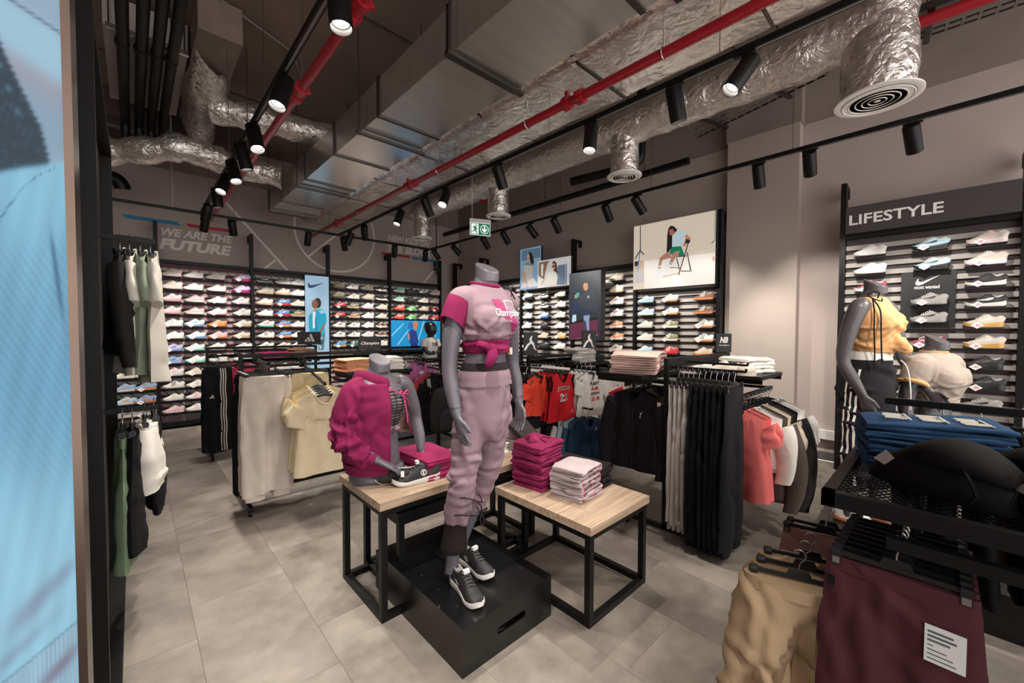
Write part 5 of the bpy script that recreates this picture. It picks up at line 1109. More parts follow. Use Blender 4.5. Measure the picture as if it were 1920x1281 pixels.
for sd in (-1,):
    R = [[(sd*(cx+r*math.cos(a)*.78), cy+r*math.sin(a), z+r*math.cos(a)*.62) for a in np.linspace(0, 2*math.pi, 21)[:-1]] for cx, cy, z, r in ((.132, .006, 1.452, .056), (.168, .008, 1.425, .061), (.188, .01, 1.37, .064), (.202, .014, 1.315, .067), (.198, .014, 1.317, .061))]
    MB().rings(R, cap=False).build('magenta_sleeve', MAG, t, ang=80)
MB().tube([(.072*math.cos(a), .008+.066*math.sin(a), 1.523-.012*math.sin(a)*-1) for a in np.linspace(0, 2*math.pi, 33)], .011, 8).build('magenta_neckband', MAG, t, ang=80)
MB().tube([(.1, -.02, 1.52), (.125, -.045, 1.505), (.15, -.03, 1.49), (.13, -.06, 1.475)], .004, 6).tube([(.125, -.045, 1.505), (.11, -.07, 1.49), (.135, -.075, 1.45)], .004, 6).build('shoulder_tie', fabric('2a2226'), t)
bt = bvh_of(tee); dr_ = (-.12, 1, 0)
MAGP = paint('97285f', .7); WHP = paint('f1ebe9', .6)
sticker('print_streak', project(poly_mesh([[(0, 1), (.28, 1.02), (.6, .55), (1, .12), (.93, 0), (.72, .06), (.45, .42), (.12, .75)]]), bt, .035, 1.345, (.19, .2), dr_), MAGP, tee)
bx_ = []
for a, c_ in (((0, 0), (0, 1)), ((0, 1), (1, 1)), ((1, 1), (1, .2))):
    dx, dy = c_[0]-a[0], c_[1]-a[1]; w_ = .03; L_ = math.hypot(dx, dy); nx, ny = -dy/L_*w_, dx/L_*w_; bx_.append([(a[0]+nx, a[1]+ny), (c_[0]+nx, c_[1]+ny), (c_[0]-nx, c_[1]-ny), (a[0]-nx, a[1]-ny)])
sticker('print_box', project(poly_mesh(bx_), bt, .062, 1.415, (.09, .05), dr_, .0028), WHP, tee)
0 and sticker('print_panel', project(poly_mesh([[(0, 0), (1, .7), (1, 1), (.1, 1)]]), bt, .06, 1.385, (.08, .04), dr_, .0024), paint('d9cdd2'), tee)
sticker('printed_text', project(text_mesh('Champion', 1, shear=.35, bold=.015, extrude=0), bt, .02, 1.372, (.175, .048), dr_, .0034), WHP, tee)
# trainers on the feet
big_shoe((1.166-.0, 1.565, .22), -math.pi/2-.16, 'black trainer on the front foot of the pink mannequin')
big_shoe((1.317, 1.69, .229), -math.pi/2+.02, 'black trainer on the rear foot of the pink mannequin')
# ---------------------------------------------------------------- hoodie torso on the tall table
LF = .9
t = thing('mannequin_torso', 'grey headless mannequin torso in an open magenta hoodie on the tall table', 'mannequin', (1.06, 2.29, HL), .12)
b = MB(); torso(b, LF, [(.9, 0, .03, .15, .105)]+TORSO[1:]); bust(b, LF)
limb(b, [(-.125, .005, .555), (-.165, .01, .53), (-.178, .02, .42), (-.188, .03, .3), (-.155, -.06, .22), (-.105, -.15, .155)], [.05, .05, .044, .038, .034, .026])
limb(b, [(.125, .005, .555), (.185, .005, .53), (.24, .0, .4), (.265, .0, .31), (.258, -.05, .2), (.245, -.075, .12)], [.05, .052, .045, .037, .034, .024])
hand(b, (-.105, -.15, .155), (.75, -.55, -.5), (-.3, .2, -1), (.6, .8, 0), 1.0, .18)
hand(b, (.245, -.075, .12), (-.1, -.3, -1), (-1, -.2, .1), (-.3, -1, 0), .92, .3)
ell(b, [(.0, -.01, .01, .16, .12), (.02, 0, .01, .175, .135), (.06, 0, .03, .172, .125)])
fuse(b, 'body', MANN, t, .0058, 3); neck_cap(t, MANN, LF)
MB().lathe([(.027, -.0015), (.028, 0), (.027, .0015)], 18, Matrix.Translation((.252, -.065, .155))).build('wrist_joint', DARKSTEEL, t)
# plaid crop top
PL = mat('plaid_top', '6e6668', .8)
nt = PL.node_tree; bs_ = nt.nodes['Principled BSDF']; tc = nt.nodes.new('ShaderNodeTexCoord'); ck = nt.nodes.new('ShaderNodeTexBrick'); mp_ = nt.nodes.new('ShaderNodeMapping')
mp_.inputs['Rotation'].default_value = (math.pi/2, 0, 0); ck.inputs['Color1'].default_value = lin('5b5456'); ck.inputs['Color2'].default_value = lin('7a7172'); ck.inputs['Mortar'].default_value = lin('1d1a1b'); ck.inputs['Scale'].default_value = 14; ck.inputs['Mortar Size'].default_value = .06; ck.offset = 0
nt.links.new(tc.outputs['Object'], mp_.inputs[0]); nt.links.new(mp_.outputs[0], ck.inputs[0]); nt.links.new(ck.outputs[0], bs_.inputs['Base Color'])
s_ = MB(); ell(s_, [(.31, 0, -.003, .128, .094), (.36, 0, -.006, .136, .1), (.43, 0, -.02, .154, .122), (.49, 0, -.014, .155, .104), (.535, 0, .0, .13, .085)]); bust(s_, LF, .008)
fuse(s_, 'plaid_crop_top', PL, t, .007, 2, lambda co, no: folds(co, no, 1, [(9, 0, 90, 0, .3, .42, .006)]))
MB().rings([ell_(.285, .124, .09, cy=0, r=.002), ell_(.3, .13, .096, cy=0, r=.002), ell_(.315, .128, .094, cy=0)], cap=False).build('lilac_tie', LILAC, t, ang=80)
MB().rings([[(.05+r*math.cos(a), -.1-y_, .3+r*.8*math.sin(a)) for a in np.linspace(0, 2*math.pi, 11)[:-1]] for r, y_ in ((.012, -.01), (.022, .0), (.02, .012), (.008, .02))]).build('tie_knot', LILAC, t, ang=80)
# open hoodie: body wraps the right half, hood falls at the back
hp = MB(); TH = np.radians(np.linspace(262, 20, 48)); ZZ = np.linspace(.1, .575, 30); Gh = []
for z in ZZ:
    q = (z-.1)/.475; a = .186-.045*max(0, q-.55)*2.2-.02*math.sin(3*q); bb = .178+.018*math.exp(-((q-.68)/.16)**2)-.075*max(0, q-.8)*2; Gh.append([(a*(1+.02*math.sin(7*th+9*q))*math.cos(th)-.012, .012+bb*(1+.03*math.sin(9*th-6*q))*math.sin(th)-.015*(q < .7)*math.sin(-th)*0, z-.03*(1-q)*math.sin(th*1.5)) for th in TH])
hb = wrinkle(MB().grid(Gh).build('hoodie_body', MAG, t, ang=80), 26, 31, .7, .1, .016, .008); hb.modifiers.new('thickness', 'SOLIDIFY').thickness = .008
sl = MB(); limb(sl, [(-.1, .01, .545), (-.155, .012, .52), (-.185, .02, .4), (-.195, .03, .29), (-.175, -.04, .215), (-.13, -.115, .17)], [.068, .074, .078, .08, .072, .054], 18)
fuse(sl, 'hoodie_sleeve', MAG, t, .009, 2, lambda co, no: creases(co, no, 55, 11, .1, .42, .5, .08, .013, .014)+creases(co, no, 12, 12, .4, .6, .8, .08, .014, .006))
MB().tube([(-.155, -.09, .18), (-.125, -.125, .163), (-.11, -.145, .156)], [.042, .037, .034], 16).build('sleeve_cuff', MAG, t, ang=80)
MB().rings([[(.188*math.cos(th)*k-.012, .012+.172*math.sin(th)*k, z) for th in np.radians(np.linspace(262, 100, 24))]+[(.178*math.cos(th)*k-.012, .012+.162*math.sin(th)*k, z) for th in np.radians(np.linspace(100, 262, 24))] for z, k in ((.12, 1.02), (.09, 1.0), (.06, .95))]).build('hem_rib', MAG, t, ang=60)
hd = MB(); R = []
for q in np.linspace(0, 1, 9):
    th = math.radians(285-230*q); w_ = .05+.045*math.sin(math.pi*q); cx, cy = .095*math.cos(th), .02+.085*math.sin(th)
    R.append([(cx*(1+.35*math.cos(a)*w_/.09), cy+.03*math.sin(math.pi*q)+.35*w_*math.cos(a)*math.sin(th), .56+.02*math.sin(math.pi*q)+w_*.75*math.sin(a)) for a in np.linspace(0, 2*math.pi, 15)[:-1]])
hd.rings(R); limb(hd, [(-.1, -.05, .545), (-.125, .02, .54), (-.09, .09, .545), (.0, .11, .545), (.08, .09, .54)], [.03, .04, .045, .045, .03], 12); fuse(hd, 'hood', MAG, t, .008, 3, lambda co, no: folds(co, no, 1, [(40, 20, 30, 0, .4, .7, .005)]))
gh = MB(); limb(gh, [(.07, -.03, .575), (.125, .01, .55), (.16, .03, .5), (.17, .03, .42)], [.035, .05, .045, .02], 12); fuse(gh, 'grey_hood_lining', fabric('5a5456'), t, .008, 2)
CORD = fabric('c2497c')
MB().tube([(-.02, -.085, .555), (.04, -.125, .52), (.07, -.135, .505)], .0045, 6).tube([(.07, -.135, .505), (.055, -.15, .53), (.04, -.15, .51), (.07, -.135, .505), (.1, -.14, .525), (.12, -.13, .5), (.07, -.135, .505)], .0045, 6).tube([(.07, -.137, .505), (.085, -.15, .42), (.1, -.145, .33)], .0045, 6).tube([(.07, -.137, .505), (.12, -.12, .46), (.14, -.1, .42)], .0045, 6).build('drawcord', CORD, t)
# ---------------------------------------------------------------- orange-top mannequin by the LIFESTYLE bay
MANN2 = mat('mannequin_charcoal', '4b484b', .36)
t = thing('mannequin', 'charcoal headless mannequin in orange knotted top and black striped track pants', 'mannequin', (3.6, .32, .23), -.32)
b = MB(); torso(b); bust(b)
limb(b, [(-.125, .005, 1.455), (-.185, .0, 1.43), (-.225, .03, 1.28), (-.235, .05, 1.1), (-.225, .0, .98), (-.2, -.045, .88)], [.052, .055, .047, .038, .037, .024])
limb(b, [(.125, .005, 1.455), (.185, -.005, 1.43), (.23, -.03, 1.28), (.25, -.06, 1.12), (.24, -.14, 1.0), (.22, -.21, .9)], [.05, .052, .046, .037, .036, .024])
hand(b, (-.2, -.045, .88), (.1, -.3, -1), (1, -.1, 0), (0, -1, 0), 1.0, .22); hand(b, (.22, -.21, .9), (-.15, -.7, -.7), (-1, 0, 0), (0, -1, .3), 1.0, .3)
limb(b, [(-.09, .02, .88), (-.12, .02, .5), (-.11, .05, .12), (-.11, .05, .04)], [.085, .055, .034, .036]); limb(b, [(.09, .02, .88), (.1, .0, .5), (.1, .0, .12), (.1, .0, .04)], [.085, .055, .034, .036])
fuse(b, 'body', MANN2, t, .0062, 3); neck_cap(t, MANN2)
p = MB(); ell(p, [(1.12, 0, .008, .14, .1), (1.05, 0, .015, .168, .12), (.95, 0, .025, .188, .14), (.86, 0, .03, .195, .15), (.76, 0, .025, .18, .13)])
limb(p, [(-.1, .02, .86), (-.125, .02, .65), (-.13, .03, .45), (-.12, .045, .24)], [.105, .098, .088, .08]); limb(p, [(.1, .02, .86), (.11, .01, .65), (.11, .01, .45), (.105, .01, .22)], [.105, .098, .088, .08])
o = fuse(p, 'track_pants', fabric('1f1d20'), t, .009, 3, lambda co, no: creases(co, no, 60, 21, .25, 1.08, .6, .12, .016, .011))
bp_ = bvh_of(o); m = MB()
for k in range(3):
    G = []
    for z in np.linspace(1.04, .28, 26):
        row = []
        for e in (-.006, .006):
            y = .02+(k-1)*.03+e; h = bp_.ray_cast(Vector((-1, y, z)), Vector((1, 0, 0))); row.append((h[0].x-.003, y, z) if h[0] is not None else (-.2, y, z))
        G.append(row)
    m.grid(G)
m.build('side_stripe', fabric('e3ded6'), o)
MB().rings([ell_(1.1, .15, .11), ell_(1.13, .145, .106), ell_(1.16, .135, .098)], cap=False).build('striped_waistband', fabric('d8d2c8'), o, ang=80)
ORG = fabric('d9a470'); s_ = MB(); ell(s_, [(1.15, 0, .0, .135, .1), (1.19, 0, -.003, .143, .106), (1.25, 0, -.01, .15, .112), (1.33, 0, -.022, .166, .13), (1.40, 0, -.014, .166, .114), (1.455, 0, .002, .155, .09), (1.5, 0, .01, .115, .074), (1.515, 0, .01, .085, .066)]); bust(s_, 0, .014, 1.05)
s_.tube([(.02, -.11, 1.22), (.025, -.15, 1.19), (.03, -.175, 1.175), (.03, -.19, 1.17)], [.05, .038, .03, .012], 12)
fuse(s_, 'orange_top', ORG, t, .008, 3, lambda co, no: creases(co, no, 45, 22, 1.13, 1.36, .5, .09, .011, .008))
tie_ = MB()
for pp_ in ([(-.13, -.05, 1.5), (-.16, -.075, 1.42), (-.168, -.08, 1.3), (-.165, -.085, 1.18), (-.172, -.09, 1.06)], [(-.13, -.05, 1.5), (-.148, -.1, 1.42), (-.155, -.11, 1.3), (-.15, -.112, 1.2), (-.155, -.12, 1.08)], [(-.09, -.06, 1.5), (-.11, -.075, 1.535), (-.14, -.06, 1.54), (-.15, -.035, 1.52), (-.13, -.05, 1.5)], [(-.13, -.05, 1.5), (-.1, -.085, 1.48), (-.085, -.08, 1.5)]): limb(tie_, pp_, [.0042]*len(pp_), 6, 6)
tie_.build('black_tie', fabric('1f1a1a'), t)
limb(MB(), [(.1, -.11, 1.1), (.115, -.135, 1.06), (.12, -.15, .98), (.115, -.16, .88), (.12, -.16, .78)], [.004]*5, 6, 6).build('white_drawcord', fabric('e6e2da'), t)
for dx, dy, rz_, lab in ((-.112, .0, 0, 'nearer'), (.1, -.05, 0, 'farther')):
    q = Matrix.Rotation(-.32, 4, 'Z') @ Vector((dx, dy, 0)); sh_ = shoe('court', 'WOWW', (3.6+q.x, .32+q.y, .226), -math.pi/2-.32, 'white sneaker with gum sole on the %s foot of the orange-top mannequin' % lab, 'sneakers of the orange-top mannequin'); sh_.scale = (1, 1, 1.05)
# beige tee torso beside it
t = thing('mannequin_torso', 'charcoal headless torso in beige tee with orange trims behind the right rack', 'mannequin', (3.96, .03, .76), -.4)
b = MB(); torso(b, LF, [(.9, 0, .03, .15, .105)]+TORSO[1:]); bust(b, LF)
limb(b, [(-.125, .005, .555), (-.185, .0, .53), (-.225, .03, .38), (-.23, .04, .22), (-.21, -.02, .08)], [.052, .055, .047, .038, .03]); limb(b, [(.125, .005, .555), (.185, -.005, .53), (.225, .0, .38), (.235, .02, .22)], [.05, .052, .046, .036])
o = fuse(b, 'body', MANN2, t, .0068, 3); neck_cap(t, MANN2, LF)
s_ = MB(); ell(s_, [(.27, 0, .0, .14, .105), (.3, 0, -.004, .146, .11), (.35, 0, -.012, .153, .115), (.43, 0, -.024, .17, .134), (.5, 0, -.015, .172, .118), (.555, 0, .002, .168, .095), (.597, 0, .01, .128, .078), (.618, 0, .01, .088, .068)]); bust(s_, LF, .018, 1.1)
for sd in (-1, 1): limb(s_, [(sd*.12, .005, .545), (sd*.185, .003, .525), (sd*.222, .015, .41)], [.068, .076, .072])
bt_ = fuse(s_, 'beige_tee', fabric('9d9085'), t, .008, 3, lambda co, no: creases(co, no, 45, 23, .26, .44, .2, .09, .01, .008)+creases(co, no, 10, 24, .42, .6, .5, .07, .012, .005))
oh_ = MB().rings([ell_(.25, .136, .104, cy=0, r=.003), ell_(.265, .146, .112, cy=0, r=.003), ell_(.29, .148, .113, cy=0, r=.002)], cap=False).build('orange_hem', ORG, t, ang=80)
oc_ = [MB().tube([(sd*(.224+.072*math.cos(a)*.85), .015+.074*math.sin(a), .41+.072*math.cos(a)*.45) for a in np.linspace(0, 2*math.pi, 25)], .014, 8).build('orange_cuff', ORG, t, ang=80) for sd in (-1, 1)]
on_ = MB().tube([(.07*math.cos(a), .01+.064*math.sin(a), .62) for a in np.linspace(0, 2*math.pi, 25)], .009, 8).build('orange_neckband', ORG, t, ang=80)
for q_ in (bt_, oh_, *oc_, on_): q_.location.z = 0
MB().tube([(0, .03, -.53), (0, .03, .02)], .018, 12).lathe([(.14, -.533), (.14, -.525), (.02, -.52)], 24).build('stand_pole', BLK, t)
# ---------------------------------------------------------------- child mannequin on the middle rack
MB_ = mat('mannequin_black', '1d1c1f', .3)
t = thing('child_mannequin', 'black child mannequin bust with face in a white printed tee', 'mannequin', (2.83, 4.58, 1.15), .35)
b = MB(); ell(b, [(.0, 0, .01, .085, .065), (.1, 0, 0, .09, .07), (.2, 0, 0, .105, .07), (.25, 0, .005, .09, .055), (.275, 0, .005, .04, .04), (.3, 0, 0, .034, .036)])
ell(b, [(.285, 0, -.005, .03, .035), (.305, 0, -.012, .05, .06), (.345, 0, -.006, .067, .078), (.39, 0, .002, .076, .088), (.43, 0, .008, .072, .084), (.462, 0, .012, .045, .055), (.472, 0, .012, .015, .02)])
b.tube([(0, -.078, .385), (0, -.092, .36), (0, -.085, .352)], [.008, .012, .008], 8)
for sd in (-1, 1):
    b.rings([[(sd*.075+.01*math.cos(a)*r, .01+.018*math.sin(a)*r, .37+.022*math.cos(a)*r+sd*0) for a in np.linspace(0, 2*math.pi, 9)[:-1]] for r in (1, .6)])
    limb(b, [(sd*.08, 0, .225), (sd*.115, 0, .2), (sd*.13, -.02, .1), (sd*.09, -.08, .06)], [.03, .032, .026, .02]); hand(b, (sd*.09, -.08, .06), (-sd, -.2, .1), (0, 1, 0), (0, 0, 1), .55, .25)
fuse(b, 'body', MB_, t, .005, 2)
for sd in (-1, 1): MB().rings([[(sd*.03+.011*math.cos(a)*r, -.084+.004*(1-r), .388+.006*math.sin(a)*r) for a in np.linspace(0, 2*math.pi, 11)[:-1]] for r in (1, .4)]).build('eye', paint('0d0d0e', .2), t)
MB().tube([(-.018, -.076, .332), (0, -.082, .33), (.018, -.076, .332)], .004, 6).build('mouth', paint('141315', .3), t)
s_ = MB(); ell(s_, [(.0, 0, .01, .102, .08), (.1, 0, 0, .105, .084), (.2, 0, 0, .116, .083), (.25, 0, .005, .095, .064), (.268, 0, .005, .05, .048)])
for sd in (-1, 1): limb(s_, [(sd*.08, 0, .22), (sd*.12, 0, .2), (sd*.14, -.01, .14)], [.045, .05, .048])
o = fuse(s_, 'white_tee', fabric('d9d5ce'), t, .007, 2)
sticker('printed_text', project(text_mesh('100', 1, bold=.04, extrude=0), bvh_of(o), 0, .18, (.1, .05), (0, 1, 0), .003), paint('2c2a2b'), o)
# ================================================================ posters, screens and light boxes (flat prints at their real place)
LB = .3          # light box luminance
def poster(name, label, axis, u0, u1, z0, z1, v, bg, polys, thick=.05, lit=LB, cat='poster', name_print='print', frame_m=None, bg2=None):
    """axis 'y': faces -y at y=v, u = x.   axis 'x': faces -x at x=v, u = y (u0 > u1 as seen from the shop)"""
    t = thing(name, label, cat); a, b_ = min(u0, u1), max(u0, u1)
    pt = (lambda u, d, z: (u, v+d, z)) if axis == 'y' else (lambda u, d, z: (v+d, u, z))
    MB().box(pt(a, .003, z0), pt(b_, thick, z1)).build('casing', frame_m or paint('262325', .5), t)
    pm = MB().add([pt(a, 0, z0), pt(b_, 0, z0), pt(b_, 0, z1), pt(a, 0, z1)], [(0, 1, 2, 3)]); cols = [bg]
    for i, (c, ps) in enumerate(polys):
        if c not in cols: cols.append(c)
        pm.mi = cols.index(c); pm.add([pt(min(max(u, a+.001), b_-.001), -.0008-.00025*i, min(max(z, z0+.001), z1-.001)) for u, z in ps], [tuple(range(len(ps)))])
    o = pm.build(name_print, [glow(c, lit) for c in cols], t); o['kind'] = 'stuff'
    return t
poster('light_box', 'tall pale blue light box with a black swoosh and a girl in cyan jacket', 'y', 2.25, 2.66, .8, 2.49, 7.84, 'a9cbe4', [('2b3f58', [(2.293, 2.323), (2.315, 2.359), (2.323, 2.337), (2.34, 2.311), (2.393, 2.32), (2.582, 2.376), (2.371, 2.266), (2.314, 2.26)]),
    ('2a2022', [(2.525, 1.998), (2.516, 1.949), (2.492, 1.913), (2.459, 1.899), (2.427, 1.91), (2.404, 1.944), (2.396, 1.992), (2.405, 2.04), (2.429, 2.076), (2.461, 2.091), (2.493, 2.08), (2.517, 2.046)]),
    ('8a5a45', [(2.469, 1.979), (2.461, 1.938), (2.44, 1.907), (2.412, 1.895), (2.384, 1.905), (2.364, 1.934), (2.357, 1.974), (2.365, 2.015), (2.386, 2.046), (2.413, 2.058), (2.441, 2.049), (2.461, 2.02)]),
    ('c98f6e', [(2.395, 1.889), (2.453, 1.914), (2.463, 1.851), (2.403, 1.84)]),
    ('19a7c9', [(2.309, 1.762), (2.388, 1.848), (2.507, 1.894), (2.577, 1.873), (2.611, 1.782), (2.614, 1.643), (2.574, 1.573), (2.59, 1.445), (2.502, 1.406), (2.32, 1.417), (2.303, 1.593)]),
    ('8fd0e6', [(2.474, 1.865), (2.583, 1.878), (2.594, 1.816), (2.506, 1.802)]),
    ('eef2f4', [(2.373, 1.832), (2.424, 1.84), (2.417, 1.549), (2.374, 1.526)]),
    ('0f8fb5', [(2.424, 1.822), (2.47, 1.446), (2.415, 1.416), (2.409, 1.64)]),
    ('9a6a52', [(2.481, 1.469), (2.565, 1.623), (2.587, 1.584), (2.502, 1.439)]),
    ('5a8592', [(2.454, 1.407), (2.59, 1.438), (2.561, 1.133), (2.467, 1.133)]),
    ('c9dbe0', [(2.48, 1.365), (2.545, 1.376), (2.501, 1.296)]),
    ('2f4a55', [(2.501, 1.296), (2.571, 1.318), (2.526, 1.203)]),
    ('c9dbe0', [(2.474, 1.227), (2.522, 1.203), (2.499, 1.139)])], cat='light box')
poster('screen', 'bright blue screen showing a child with basketball seen from above', 'y', 3.9, 5.1, 1.1, 1.71, 7.84, '109ad8', [('8fdcf6', [(3.901, 1.397), (4.169, 1.644), (4.192, 1.634), (3.912, 1.371)]),
    ('8fdcf6', [(4.661, 1.706), (4.695, 1.707), (4.519, 1.207), (4.489, 1.208)]),
    ('8fdcf6', [(4.28, 1.501), (4.303, 1.485), (4.052, 1.185), (4.024, 1.196)]),
    ('8fdcf6', [(4.959, 1.711), (4.978, 1.711), (4.983, 1.098), (4.957, 1.099)]),
    ('c98a6a', [(4.414, 1.561), (4.484, 1.602), (4.515, 1.562), (4.465, 1.453)]),
    ('c98a6a', [(4.316, 1.561), (4.28, 1.6), (4.298, 1.668), (4.327, 1.534)]),
    ('d98a55', [(4.533, 1.63), (4.523, 1.596), (4.496, 1.571), (4.46, 1.561), (4.423, 1.57), (4.397, 1.595), (4.388, 1.628), (4.397, 1.662), (4.424, 1.687), (4.46, 1.697), (4.497, 1.689), (4.524, 1.664)]),
    ('1d3f8f', [(4.286, 1.453), (4.384, 1.529), (4.484, 1.48), (4.538, 1.261), (4.526, 1.212), (4.323, 1.217)]),
    ('2a6fc4', [(4.412, 1.602), (4.403, 1.566), (4.378, 1.541), (4.345, 1.531), (4.313, 1.54), (4.289, 1.566), (4.28, 1.6), (4.289, 1.635), (4.313, 1.661), (4.346, 1.671), (4.379, 1.662), (4.403, 1.637)]),
    ('16306e', [(4.344, 1.216), (4.504, 1.213), (4.55, 1.113), (4.352, 1.119)]),
    ('c98a6a', [(4.279, 1.426), (4.315, 1.453), (4.332, 1.292), (4.297, 1.292)])], cat='screen')
poster('screen', 'screen with green pitch and blurred trees at the far left', 'y', -.75, .225, 1.22, 1.73, 7.84, 'c9d2c6', [('5f9a4a', [(-.75, 1.22), (.225, 1.22), (.225, 1.4), (-.75, 1.38)]), ('4aa3d6', [(-.75, 1.38), (.225, 1.4), (.225, 1.5), (-.75, 1.46)]), ('8fc6e4', [(-.75, 1.45), (.225, 1.48), (.225, 1.51), (-.75, 1.5)]), ('c08a90', [(-.75, 1.5), (.225, 1.51), (.225, 1.525), (-.75, 1.515)]), ('8a8a5c', [(-.75, 1.64), (-.4, 1.6), (-.1, 1.65), (.225, 1.6), (.225, 1.73), (-.75, 1.73)]), ('b8b084', [(-.3, 1.62), (-.05, 1.58), (.1, 1.63), (.0, 1.7), (-.2, 1.69)])], cat='screen')
poster('light_box', 'large light box of a woman in green shorts on a folding chair', 'x', 3.2, 2.03, 2.125, 3.07, 5.495, 'e3d3bf', [('f3ece2', [(3.025, 2.533), (2.022, 2.524), (2.014, 2.114), (3.019, 2.108)]),
    ('cfb59a', [(3.182, 2.552), (3.03, 2.548), (3.034, 2.424), (3.18, 2.421)]),
    ('2a2426', [(3.182, 2.543), (3.116, 2.548), (3.119, 2.48), (3.181, 2.474)]),
    ('c7c2bf', [(3.18, 2.412), (3.028, 2.424), (3.025, 2.222), (3.177, 2.216)]),
    ('2e3440', [(3.101, 3.067), (3.089, 3.066), (3.082, 2.696), (3.098, 2.697)]),
    ('2e3440', [(3.098, 2.708), (3.182, 2.589), (3.174, 2.577), (3.09, 2.684)]),
    ('2e3440', [(3.09, 2.707), (3.025, 2.639), (3.031, 2.625), (3.094, 2.685)]),
    ('6fa0d8', [(3.106, 2.672), (3.085, 2.669), (3.122, 2.387), (3.136, 2.389)]),
    ('1f1b1c', [(2.634, 2.979), (2.59, 2.967), (2.539, 2.912), (2.544, 2.873), (2.606, 2.846), (2.606, 2.638), (2.635, 2.651), (2.656, 2.593), (2.685, 2.615), (2.678, 2.858), (2.665, 2.943)]),
    ('b06a55', [(2.657, 2.92), (2.603, 2.935), (2.574, 2.884), (2.588, 2.839), (2.638, 2.848)]),
    ('c5d8df', [(2.602, 2.837), (2.55, 2.891), (2.457, 2.885), (2.393, 2.83), (2.404, 2.787), (2.447, 2.785), (2.462, 2.669), (2.603, 2.679)]),
    ('c98a72', [(2.405, 2.829), (2.348, 2.761), (2.353, 2.72), (2.436, 2.657), (2.463, 2.686), (2.399, 2.744), (2.43, 2.789)]),
    ('0d7f5c', [(2.603, 2.681), (2.48, 2.675), (2.43, 2.546), (2.46, 2.529), (2.53, 2.55), (2.619, 2.574), (2.642, 2.617)]),
    ('b98070', [(2.647, 2.627), (2.61, 2.535), (2.655, 2.53), (2.746, 2.513), (2.764, 2.44), (2.805, 2.444), (2.78, 2.557), (2.711, 2.6)]),
    ('c08878', [(2.584, 2.601), (2.496, 2.619), (2.513, 2.557), (2.568, 2.504), (2.6, 2.456), (2.636, 2.477), (2.61, 2.552)]),
    ('e9e9ea', [(2.805, 2.439), (2.76, 2.43), (2.765, 2.289), (2.91, 2.274), (2.918, 2.285), (2.818, 2.33)]),
    ('e9e9ea', [(2.639, 2.473), (2.603, 2.454), (2.643, 2.365), (2.66, 2.297), (2.715, 2.291), (2.71, 2.337), (2.67, 2.368)]),
    ('6f9a8c', [(2.809, 2.425), (2.76, 2.416), (2.761, 2.399), (2.81, 2.407)]),
    ('6f9a8c', [(2.639, 2.466), (2.603, 2.447), (2.608, 2.434), (2.643, 2.452)]),
    ('241f22', [(2.378, 2.732), (2.366, 2.725), (2.498, 2.281), (2.512, 2.289)]),
    ('241f22', [(2.401, 2.584), (2.388, 2.577), (2.331, 2.324), (2.348, 2.317)]),
    ('241f22', [(2.544, 2.518), (2.53, 2.516), (2.489, 2.357), (2.502, 2.354)]),
    ('241f22', [(2.474, 2.339), (2.338, 2.323), (2.338, 2.313), (2.474, 2.327)]),
    ('241f22', [(2.631, 2.404), (2.503, 2.384), (2.503, 2.376), (2.631, 2.395)]),
    ('2a2628', [(2.413, 2.763), (2.353, 2.737), (2.361, 2.696), (2.429, 2.706)]),
    ('2a2628', [(2.539, 2.54), (2.395, 2.535), (2.392, 2.524), (2.53, 2.528)]),
    ('fbf8f4', [(2.6, 2.282), (2.54, 2.302), (2.437, 2.148), (2.523, 2.125)]),
    ('d9b9a5', [(2.743, 2.287), (2.509, 2.316), (2.509, 2.296), (2.724, 2.268)]),
    ('3a4a68', [(2.042, 3.071), (2.034, 3.069), (2.031, 2.701), (2.038, 2.699)]),
    ('3a4a68', [(2.082, 2.653), (2.037, 2.693), (2.033, 2.683), (2.073, 2.647)]),
    ('d8b9a0', [(2.064, 2.478), (2.027, 2.48), (2.026, 2.416), (2.063, 2.423)])], thick=.09, cat='light box')
poster('poster', 'tall poster of a woman sitting against a blue sky', 'x', 5.64, 5.09, 2.29, 3.07, 5.495, '8fb0cc', [('5f7f96', [(5.598, 3.05), (5.106, 3.041), (5.104, 2.862), (5.597, 2.841)]),
    ('2b2022', [(5.422, 2.985), (5.366, 2.994), (5.31, 2.935), (5.266, 2.801), (5.289, 2.734), (5.364, 2.789), (5.388, 2.91)]),
    ('c49a86', [(5.462, 2.931), (5.409, 2.972), (5.382, 2.902), (5.408, 2.83), (5.448, 2.858)]),
    ('c9c2bb', [(5.515, 2.759), (5.397, 2.793), (5.298, 2.735), (5.313, 2.537), (5.28, 2.464), (5.445, 2.431), (5.513, 2.532), (5.548, 2.655)]),
    ('7e8a78', [(5.549, 2.775), (5.448, 2.811), (5.289, 2.745), (5.298, 2.718), (5.447, 2.752)]),
    ('c4a298', [(5.582, 2.635), (5.497, 2.626), (5.428, 2.382), (5.563, 2.333)]),
    ('e6e2dd', [(5.445, 2.455), (5.28, 2.487), (5.173, 2.374), (5.183, 2.335), (5.411, 2.322)]),
    ('d8d2cc', [(5.595, 2.42), (5.428, 2.418), (5.428, 2.335), (5.587, 2.323)])], lit=.24)
